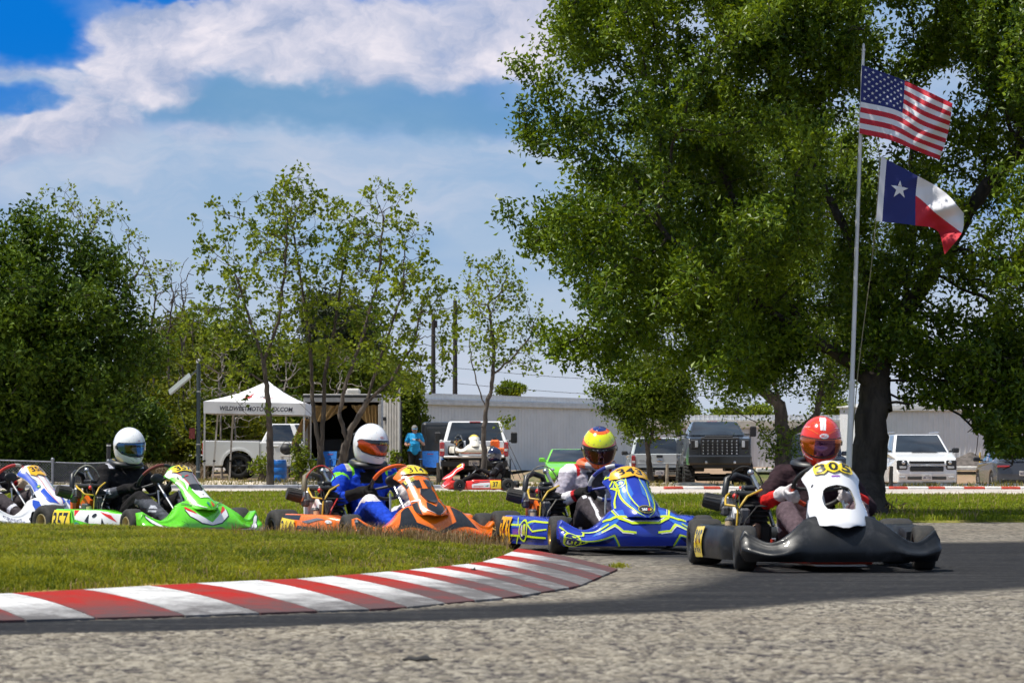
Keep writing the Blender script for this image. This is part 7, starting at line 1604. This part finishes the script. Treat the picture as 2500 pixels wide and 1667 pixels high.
def boxpart(V, nm, c, sz, m, ch=.015, rot=None): b = MB(); b.box(c, sz, 0, rot, ch); return b.build(nm, m, V)
def pickup(label, loc, rz, paint, L=5.8, Wd=2.02, lift=0.0, tr=.40, tw=.27, gate='up', rim=None, big=False, cover=False, trim=None, hd=0.0):
    V = thing('pickup_truck', label, 'pickup truck', loc, rz, 'parked vehicles'); z = lift; zb = .42 + z; x0, x1 = -L / 2, L / 2; xw = (x0 + 1.22, x1 - .98); ra = tr + .10; hw = Wd / 2
    rimm = rim or mat('alloy_rim', (.45, .45, .46), .3, .8); BL = mat('truck_black_plastic', (.02, .02, .022), .5)
    xc = x0 + 1.95                                   # bed / cab joint
    b = MB(); P = arch_profile(xc, x1, zb, [(x1, .98 + z + hd), (x1 - .12, 1.16 + z + hd), (x1 - 1.40, 1.25 + z + hd), (xc, 1.26 + z + hd)], [(xw[1], tr)], ra); b.prism(P, -hw, hw, lambda x, q, h: Vector((x, h, q))); taper(b, 0, x0 - 5, x1, 1, .93); b.build('body', paint, V, bevel=.035, seg=2)
    boxpart(V, 'underbody', ((x0 + x1) / 2, 0, .56 + z), (L * .92, Wd - .62, .34), MATS['black_rubber'], .02)
    for s in (-1, 1):                                # bed sides
        b = MB(); P = arch_profile(x0, xc - .012, zb + .02, [(xc - .012, 1.28 + z), (x0, 1.30 + z)], [(xw[0], tr)], ra); b.prism(P, s * (hw - .09), s * hw, lambda x, q, h: Vector((x, h, q))); b.build('bed_side', paint, V, bevel=.02, fixn=True)
        a = MB(); a.prism([(xw[0] - (ra + .07) * math.cos(q), tr + (ra + .07) * math.sin(q)) for q in lin(.05, math.pi - .05, 15)] + [(xw[0] + (ra - .01) * math.cos(q), tr + (ra - .01) * math.sin(q)) for q in lin(.05, math.pi - .05, 15)], s * hw, s * (hw + .022), lambda x, q, h: Vector((x, h, q))); a.build('arch_flare', trim or paint, V, fixn=True)
        boxpart(V, 'tail_lamp', (x0 + .02, s * (hw - .075), 1.02 + z), (.09, .14, .42), TAIL, .025); boxpart(V, 'reversing_lamp', (x0 - .028, s * (hw - .075), 1.0 + z), (.012, .11, .07), PLATE, .004)
        for xx in xw: boxpart(V, 'wheel_housing', (xx, s * (hw - .42), .62 + z * .7), (ra * 1.9, .30, .5), MATS['black_rubber'], .02)
    boxpart(V, 'bed_floor', ((x0 + xc) / 2, 0, .80 + z), (xc - x0 - .03, Wd - .19, .06), mat('bed_liner', (.16, .165, .17), .6)); boxpart(V, 'bed_front', (xc - .04, 0, 1.05 + z), (.06, Wd - .19, .46), paint)
    if cover: boxpart(V, 'bed_cover', ((x0 + xc) / 2, 0, 1.31 + z), (xc - x0 - .05, Wd - .1, .035), BL, .012)
    if gate == 'up':
        g = boxpart(V, 'tailgate', (x0 + .035, 0, 1.04 + z), (.07, Wd - .30, .50), paint, .02); boxpart(g, 'gate_handle', (x0 - .006, 0, 1.20 + z), (.02, .22, .09), BL, .01); e = MB(); e.ell((x0 - .004, 0, 1.05 + z), (.012, .115, .045), 16, 8); e.build('badge', CHRM, g); boxpart(g, 'gate_crease', (x0 - .002, 0, .95 + z), (.012, Wd - .36, .02), paint, .004); boxpart(g, 'script_badge', (x0 - .004, .62, 1.06 + z), (.01, .20, .03), CHRM, .003)
    elif gate == 'down': boxpart(V, 'tailgate', (x0 - .24, 0, .80 + z), (.50, Wd - .26, .06), paint, .02)
    rb = boxpart(V, 'rear_bumper', (x0 - .06, 0, .60 + z), (.18, Wd - .06, .20), CHRM if gate == 'up' else BL, .03); boxpart(V, 'bumper_step', (x0 - .07, 0, .71 + z), (.20, Wd - .7, .03), BL, .01); boxpart(V, 'tow_hitch', (x0 - .14, 0, .47 + z), (.2, .12, .12), BL, .01)
    plate(V, x0 - .165, .62 + z, 'TX4 7BK' if gate == 'up' else 'K 70861', -1)
    cabin(V, paint, xc + .03, x1 - 1.35, xc + .34, x1 - 2.15, 1.25 + z + hd, 1.88 + z - hd * .3, hw - .06 - hd * .6, hw - .22 - hd, [(.04, .48), (.52, .96)])
    boxpart(V, 'brake_lamp', (xc + .30, 0, 1.855 + z), (.05, .34, .035), TAIL, .008)
    for s in (-1, 1):
        boxpart(V, 'door_handle', (xc + .55, s * (hw + .005), 1.12 + z), (.18, .03, .04), paint, .01); boxpart(V, 'door_handle', (xc + 1.45, s * (hw + .005), 1.12 + z), (.18, .03, .04), paint, .01)
        for xx in (xc + .03, xc + 1.0, xc + 2.0): boxpart(V, 'door_seam', (xx, s * (hw + .0005), .88 + z), (.012, .006, .62), MATS['black_rubber'], 0)
        boxpart(V, 'running_board', (.35, s * (hw - .03), .40 + z), (1.9, .16, .05), BL, .01)
    mirror_pair(V, x1 - 1.75, hw - .04, 1.30 + z + hd, BL, big)
    # front end
    gr = boxpart(V, 'grille', (x1 + .005, 0, .96 + z + hd * .6), (.06, 1.22, .44 + hd), BL, .03)
    for k in range(9):
        if big:
            if k < 8: 
                for q in range(5): boxpart(gr, 'grille_bar', (x1 + .045, -.53 + .151 * k, .80 + z + .098 * q), (.03, .05, .05), CHRM, .008)
        else: boxpart(gr, 'grille_bar', (x1 + .04, 0, .79 + z + .042 * k), (.02, 1.14, .012), CHRM if k % 4 == 0 else BL, .003)
    if big:
        for q in range(6): boxpart(gr, 'grille_slat', (x1 + .032, 0, .76 + z + .08 * q), (.02, 1.14, .016), BL, .003)
        boxpart(V, 'hood_scoop', (x1 - .55, 0, 1.225 + z + hd), (.5, .9, .06), BL, .025)
    for s in (-1, 1): hl_ = boxpart(V, 'headlamp', (x1 - .07, s * .80, .99 + z + hd * .8), (.20, .25, .30), BL if big else LAMP, .03); boxpart(hl_, 'lamp_lens', (x1 + .03, s * .74, 1.0 + z + hd * .8), (.02, .10, .20), LAMP, .01)
    boxpart(V, 'front_bumper', (x1 + .05, 0, .60 + z), (.22, Wd - .08, .30), paint if big else CHRM, .05); boxpart(V, 'air_dam', (x1 + .02, 0, .42 + z), (.14, Wd - .35, .14), BL, .02)
    if big:
        for s in (-1, 1): boxpart(V, 'tow_hook', (x1 + .17, s * .45, .52 + z), (.05, .08, .08), CHRM, .015); boxpart(V, 'suspension_arm', (xw[1] + .15, s * .5, .36 + z * .5), (.2, .5, .10), BL, .02)
        boxpart(V, 'axle_housing', (xw[1], 0, tr), (.25, 1.5, .22), BL, .08); boxpart(V, 'skid_plate', (x1 - .1, 0, .36 + z), (.3, 1.0, .06), BL, .01)
    for xx in xw:
        for s in (-1, 1): car_wheel(V, xx, s * (hw - tw / 2 + (.06 if big else 0)), tr, tw, rimm)
    return V
def gz(x, y): return float(T(x, y))
WPNT, SPNT, DPNT = gloss('truck_white', (0.82, 0.82, 0.82), .22), gloss('truck_silver', (0.52, 0.55, 0.55), .25), gloss('truck_charcoal', (0.010, 0.0105, 0.012), .28)
x = SX(466, 97) + 2.95; pickup('white pickup seen side-on under the white tent', (x, 97.9, .06), 0, WPNT, L=5.9, tr=.44, gate='down', rim=BLK, cover=True)
x = SX(1089, 84); wp = pickup('white pickup with lowered tailgate carrying a kart', (x, 84 + 3.0, -.05), R(90), WPNT, L=5.9, Wd=2.04, gate='down', big=True, lift=.04)
o = thing('fuel_jug', 'bright orange jug standing in the bed of the white pickup', 'jug', (SX(1137, 85), 85.0, .86)); m = MB(); m.box((0, 0, .22), (.28, .24, .44), 0, None, .05); m.build('jug_body', mat('jug_orange', (.80, .14, .01), .45), o); m = MB(); m.cyl((0, 0, .44), (0, 0, .50), .06, 12); m.build('jug_cap', BLK, o)
o = thing('flat_case', 'orange flat case lying beside the orange jug in the pickup bed', 'case', (SX(1148, 84.6), 84.6, .86)); m = MB(); m.box((0, 0, .10), (.34, .3, .2), 0, None, .03); m.build('case_body', mat('jug_orange', (.80, .14, .01), .45), o); m = MB(); m.tube([(-.06, -.16, .1), (-.06, -.19, .1), (.06, -.19, .1), (.06, -.16, .1)], .01, 6); m.build('handle', BLK, o)
PWH = mat('aged_white_plastic', (.68, .64, .56), .45)
kart('white kart riding on the tailgate of the white pickup', Vector((SX(1086, 84.2), 84.25, .845)), R(-90 + 6), dict(fairing=PWH, panel=PWH, nkind='std', rim=BLK, seat=BLK, nd=None, ndec=[(YEL, poly_tris([(-.12, .56), (.12, .56), (.12, .48), (-.12, .48)])), (GRY, poly_tris(ellipse_pts(-.03, .28, .02, .03, 8))), (GRY, poly_tris(ellipse_pts(.04, .28, .02, .03, 8)))]))
x = SX(1515, 101); pickup('silver grey pickup with closed tailgate beside the dark lifted pickup', (x, 101 + 2.9, gz(x, 103)), R(90), SPNT, L=5.8, Wd=2.0, gate='up')
x = SX(1654, 90); pickup('charcoal lifted pickup facing the track on chunky off-road tyres', (x, 90 + 3.0, gz(x, 92)), R(-90), DPNT, L=5.9, Wd=2.08, lift=.46, tr=.50, tw=.34, big=True, rim=BLK, hd=.12)
def wagon(name, label, cat, loc, rz, paint, L, Wd, H, hood, zb, tr, prof_front, cab, splits, front=None, rim=None, mz=None, mm=None, fbev=.05, wheels=None, f0=.92, f1=.88):
    V = thing(name, label, cat, loc, rz, 'parked vehicles'); hw = Wd / 2; x0, x1 = -L / 2, L / 2; xw = wheels or (x0 + .85, x1 - .88)
    b = MB(); P = arch_profile(x0, x1, zb, prof_front, [(xw[0], tr), (xw[1], tr)], tr + .07); b.prism(P, -hw, hw, lambda x, q, h: Vector((x, h, q))); taper(b, 0, x0, x1, f0, f1); b.build('body', paint, V, bevel=fbev, seg=3)
    boxpart(V, 'underbody', (0, 0, zb + .12), (L * .9, Wd - .55, .26), MATS['black_rubber'], .02)
    for xx in xw:
        for s in (-1, 1): boxpart(V, 'wheel_housing', (xx, s * (hw - .36), tr + .08), ((tr + .07) * 1.9, .26, .36), MATS['black_rubber'], .02); car_wheel(V, xx, s * (hw - .12), tr, .23, rim or MATS['alloy_rim'])
    cabin(V, paint, *cab, splits); mirror_pair(V, cab[1] - .25, hw - .03, mz or cab[4] + .06, mm or paint); return V
# white suv
x = SX(2128.5, 88); L = 5.2; V = wagon('suv', 'large white suv parked facing the track at the right', 'suv', (x, 88 + L / 2, gz(x, 90)), R(-90), WPNT, L, 2.04, 1.9, 0, .34, .38, [(L / 2, .34), (L / 2 + .03, .62), (L / 2 - .02, .98), (L / 2 - .18, 1.12), (L / 2 - 1.25, 1.28), (-L / 2, 1.29)], (-L / 2 + .05, L / 2 - 1.15, -L / 2 + .25, L / 2 - 2.1, 1.27, 1.86, .89, .70), [(.03, .3), (.33, .6), (.63, .97)], mm=BLK)
for s in (-1, 1):
    h = boxpart(V, 'headlamp', (L / 2 - .05, s * .76, .90), (.18, .32, .30), BLK, .03); e = MB(); e.ell((L / 2 + .04, s * .72, .97), (.03, .06, .06), 14, 8); e.build('lamp_lens', LAMP, h); boxpart(h, 'lamp_strip', (L / 2 + .035, s * .74, .83), (.02, .22, .08), LAMP, .01); boxpart(V, 'fog_lamp', (L / 2 + .02, s * .76, .52), (.05, .20, .09), LAMP, .02)
boxpart(V, 'upper_grille', (L / 2 + .01, 0, .985), (.05, 1.10, .075), BLK, .015); boxpart(V, 'lower_grille', (L / 2 + .022, 0, .78), (.05, 1.04, .15), BLK, .02); boxpart(V, 'grille_bar', (L / 2 + .04, 0, .90), (.03, 1.24, .025), CHRM, .008)
e = MB(); e.prism([(-.13, .885), (-.05, .885), (-.035, .87), (.035, .87), (.05, .885), (.13, .885), (.13, .915), (.05, .915), (.035, .93), (-.035, .93), (-.05, .915), (-.13, .915)], 0, .02, lambda y, z, h: Vector((L / 2 + .056 + h, y, z))); e.build('badge', CHRM, V)
boxpart(V, 'bumper_slot', (L / 2 + .018, 0, .50), (.04, 1.2, .10), mat('slot_grey', (.05, .05, .05), .6), .015); plate(V, L / 2 + .05, .52, 'LRK 1752', 1); boxpart(V, 'front_lip', (L / 2 - .02, 0, .35), (.12, 1.8, .05), mat('lip_grey', (.16, .16, .16), .6), .01); b = MB(); b.tube([(-1.6, .7, 1.93), (.4, .7, 1.93)], .02, 6); b.tube([(-1.6, -.7, 1.93), (.4, -.7, 1.93)], .02, 6); b.build('roof_rail', CHRM, V)
boxpart(V, 'wiper', (L / 2 - 1.17, .1, 1.30), (.03, .8, .02), BLK, .005)
# green hatchback
LIMEP = gloss('hatch_green', (0.20, 0.62, 0.05), .2); x = SX(1309, 99); L = 4.0; V = wagon('hatchback_car', 'bright lime green hatchback parked facing the track', 'hatchback', (x, 99 + L / 2, gz(x, 101)), R(-90), LIMEP, L, 1.74, 1.48, 0, .22, .31, [(L / 2, .22), (L / 2 + .03, .45), (L / 2, .66), (L / 2 - .18, .82), (L / 2 - .95, 1.0), (-L / 2 + .05, 1.0), (-L / 2, .7)], (-L / 2 + .02, L / 2 - .82, -L / 2 + .5, L / 2 - 1.75, .985, 1.46, .83, .62), [(.05, .5), (.54, .95)], f1=.80)
for s in (-1, 1): h = boxpart(V, 'headlamp', (L / 2 - .20, s * .60, .70), (.30, .26, .15), LAMP, .05, Matrix.Rotation(-s * .5, 3, 'Z') @ Matrix.Rotation(s * .35, 3, 'X')); boxpart(V, 'fog_lamp', (L / 2 + .0, s * .58, .36), (.05, .16, .08), BLK, .02)
b = MB(); b.prism([(-.52, .42), (.52, .42), (.44, .54), (.36, .60), (-.36, .60), (-.44, .54)], 0, .03, lambda y, z, h: Vector((L / 2 + .01 + h - .03 * abs(z - .45), y, z))); b.build('grille', BLK, V); e = MB(); e.ell((L / 2 - .02, 0, .69), (.02, .07, .03), 12, 8); e.build('badge', CHRM, V); boxpart(V, 'lower_intake', (L / 2 + .01, 0, .30), (.05, .9, .07), BLK, .01)
# boxy dark off-roader, partly hidden
NVY = gloss('offroad_navy', (0.018, 0.025, 0.045), .22); x = SX(1880, 93); L = 4.4; V = wagon('offroad_car', 'boxy dark blue off-roader with round headlamps behind the leaning oak', 'off-roader', (x, 93 + L / 2, gz(x, 95)), R(-90), NVY, L, 1.9, 1.9, 0, .48, .40, [(L / 2, .48), (L / 2, 1.12), (L / 2 - 1.2, 1.20), (-L / 2, 1.24)], (-L / 2 + .02, L / 2 - 1.25, -L / 2 + .06, L / 2 - 1.5, 1.19, 1.92, .92, .84), [(.04, .33), (.36, .66), (.69, .96)], fbev=.035, f0=.98, f1=.98)
for s in (-1, 1): e = MB(); e.lathe([(.001, .03), (.07, .025), (.095, .0), (.115, .0), (.115, .03), (.10, .035)], (L / 2, s * .68, .92), (1, 0, 0), 20); e.build('headlamp', LAMP, V)
gr = boxpart(V, 'grille', (L / 2 + .01, 0, .93), (.04, .92, .24), BLK, .02)
for k in range(5): boxpart(gr, 'grille_bar', (L / 2 + .035, 0, .85 + .04 * k), (.02, .88, .014), CHRM, .003)
boxpart(V, 'front_bumper', (L / 2 + .08, 0, .58), (.18, 1.85, .20), CHRM, .04)
# dark grey car at the right edge
GMET = gloss('car_graphite', (0.055, 0.060, 0.072), .25); x = SX(2352, 92); L = 4.4; V = wagon('parked_car', 'graphite grey car cut off by the right edge under the oak branch', 'car', (x, 92 + L / 2, gz(x, 94)), R(90), GMET, L, 1.86, 1.42, 0, .26, .33, [(L / 2, .26), (L / 2, .66), (L / 2 - .2, .82), (L / 2 - 1.1, .96), (-L / 2 + .55, 1.02), (-L / 2 + .03, .98), (-L / 2, .6)], (-L / 2 + .18, L / 2 - 1.0, -L / 2 + 1.15, L / 2 - 1.9, .99, 1.42, .86, .62), [(.10, .5), (.54, .95)], mm=BLK)
for s in (-1, 1): boxpart(V, 'tail_lamp', (-L / 2 + .02, s * .66, .84), (.10, .42, .07), TAIL, .02); b = MB(); b.cyl((-L / 2 - .03, s * .55, .30), (-L / 2 + .2, s * .55, .30), .05, 14); b.build('tailpipe', CHRM, V)
boxpart(V, 'diffuser', (-L / 2 + .0, 0, .36), (.10, 1.4, .20), BLK, .04); boxpart(V, 'spoiler', (-L / 2 + .12, 0, 1.06), (.20, 1.3, .03), GMET, .012); plate(V, -L / 2 - .015, .62, 'NDR 4410', -1)
# black cargo box trailer behind the woman
x = SX(1016, 91); V = thing('cargo_trailer', 'black box trailer with rounded corners behind the blue shirted woman', 'trailer', (x, 91, .05)); b = MB(); b.box((0, 1.3, 1.12), (1.35, 2.6, 1.5), 0); b.build('box_body', gloss('trailer_black', (.014, .014, .016), .3), V, bevel=.14, seg=4)
for s in (-1, 1): car_wheel(V, 1.3 * 0, 0, .001, .001, BLK) if False else None
b = MB(); b.box((0, -.015, 1.12), (1.02, .03, 1.15), 0, None, .012); dr = b.build('door', gloss('trailer_black2', (.02, .02, .022), .35), V); boxpart(dr, 'handle', (.40, -.045, 1.05), (.05, .03, .16), CHRM, .008); boxpart(V, 'chassis', (0, 1.3, .33), (1.0, 2.4, .10), BLK, .01)
for s in (-1, 1): b = MB(); b.lathe([(.001, -.08), (.16, -.08), (.28, -.07), (.28, .07), (.16, .08), (.001, .08)], (s * .62, 1.3, .28), (1, 0, 0), 20); b.build('wheel', TYR, V)
# toolbox tailgate things of the side-on pickup
# ------------------------------------------------------------------ woman with phone
d = 84.6; pw = thing('person', 'woman in bright blue shirt and grey cap looking at a phone', 'person', (SX(952, d), d, .06), R(-90 + 8))
V_ = Vector
bn = [('torso', V_((0, 0, .93)), V_((.02, 0, 1.10)), .165, .165), ('torso', V_((.03, 0, 1.10)), V_((.0, 0, 1.30)), .165, .135), ('torso', V_((0, .07, 1.30)), V_((0, -.07, 1.30)), .12, .12), ('torso', V_((.07, .06, 1.24)), V_((.07, -.06, 1.24)), .085, .085), ('hip', V_((-.02, .08, .88)), V_((-.02, -.08, .88)), .135, .135), ('neck', V_((0, 0, 1.38)), V_((.02, 0, 1.47)), .055, .055), ('head', V_((.03, 0, 1.53)), V_((.02, 0, 1.58)), .088, .095), ('face', V_((.09, 0, 1.49)), V_((.08, 0, 1.53)), .045, .05), ('nose', V_((.13, 0, 1.525)), V_((.138, 0, 1.515)), .014, .014)]
for s, k in ((1, 'l'), (-1, 'r')):
    sh = V_((-.01, s * .165, 1.37)); el = V_((.02, s * .27, 1.10)); wr = V_((.22, s * (.17 if s > 0 else .24), 1.18 if s > 0 else 1.06)); bn += [('sleeve_' + k, V_((0, s * .1, 1.37)), sh, .075, .075), ('sleeve_' + k, sh, sh.lerp(el, .62), .075, .068), ('arm_' + k, sh.lerp(el, .6), el, .050, .043), ('arm_' + k, el, wr, .043, .030)]
    pm = wr + V_((.05, -s * .03, .03)); bn += [('hand_' + k, wr, pm, .028, .032)]
    for f in range(4): p0 = pm + V_((.01, -s * .005, .03 - .02 * f)); bn += [('fing_' + k, p0, p0 + V_((.045 - .004 * abs(f - 1), -s * .01, .0)), .0105, .009), ('fing_' + k, p0 + V_((.045, -s * .01, 0)), p0 + V_((.055, -s * .045, 0)), .009, .008)]
    bn += [('fing_' + k, pm + V_((0, -s * .02, .03)), pm + V_((.03, -s * .045, .06)), .012, .009)]
    bn += [('leg_' + k, V_((-.02, s * .09, .86)), V_((.0, s * .10, .48)), .115, .072), ('leg_' + k, V_((0, s * .10, .48)), V_((-.02, s * .10, .10)), .070, .048), ('shoe_' + k, V_((-.04, s * .10, .05)), V_((.14, s * .12, .04)), .045, .036)]
SKIN = mat('skin', (.36, .19, .13), .55); SHRT = mat('cyan_shirt', (.012, .30, .62), .85, var=.15, vs=9, bump=.3, bs=20)
def regW(k, q, p):
    if k.startswith(('arm', 'hand', 'fing', 'head', 'face', 'nose', 'neck')): return 1
    if k.startswith(('leg', 'hip')): return 2 if p[2] < .90 else 0
    if k.startswith('shoe'): return 3
    return 4 if (k == 'torso' and p[0] > .08 and abs(p[2] - 1.25) < .02 and abs(p[1]) < .08) else 0
grow_body('body', bn, [SHRT, SKIN, mat('black_trousers', (.014, .013, .015), .9), SHOE, WHTP], regW, pw, .012, .006)
m = MB(); m.grid(lambda a, e: V_((.02 + .108 * math.cos(e) * math.cos(a), .098 * math.cos(e) * math.sin(a), 1.56 + .115 * math.sin(e))), lin(0, 2 * math.pi, 25)[:-1], lin(.12, math.pi / 2, 8), 0, True, False, True); m.grid(lambda u, v: V_((.10 + .09 * v * math.cos(u), .085 * math.sin(u) * 1.0, 1.575 - .035 * v)), lin(-1.3, 1.3, 13), lin(0, 1, 4), 1); m.build('cap', [mat('cap_grey', (.20, .19, .18), .9), mat('cap_blue', (.03, .12, .22), .9)], pw)
m = MB(); m.grid(lambda a, e: V_((-.005 + .104 * math.cos(e) * math.cos(a), .102 * math.cos(e) * math.sin(a), 1.54 + .12 * math.sin(e))), lin(1.5, 2 * math.pi - 1.5, 16), lin(-.9, .3, 8), 0); m.build('hair', mat('brown_hair', (.03, .018, .012), .7), pw)
for s in (-1, 1): m = MB(); m.ell((.118, s * .035, 1.54), (.012, .015, .008), 8, 6); m.build('eye', BLK, pw)
m = MB(); m.ell((.128, 0, 1.478), (.008, .022, .006), 8, 6); m.build('mouth', mat('lip', (.30, .09, .08), .5), pw)
m = MB(); m.box((0, 0, 0), (.012, .15, .075), 0, None, .006); o = m.build('phone', BLK); o.location = Vector((SX(952, d), d, .06)) + rotz(R(-82)) @ V_((.29, .07, 1.235)); o.rotation_euler = (0, R(-25), R(-82)); tag(o, 'dark phone held by the woman in the blue shirt', 'phone')
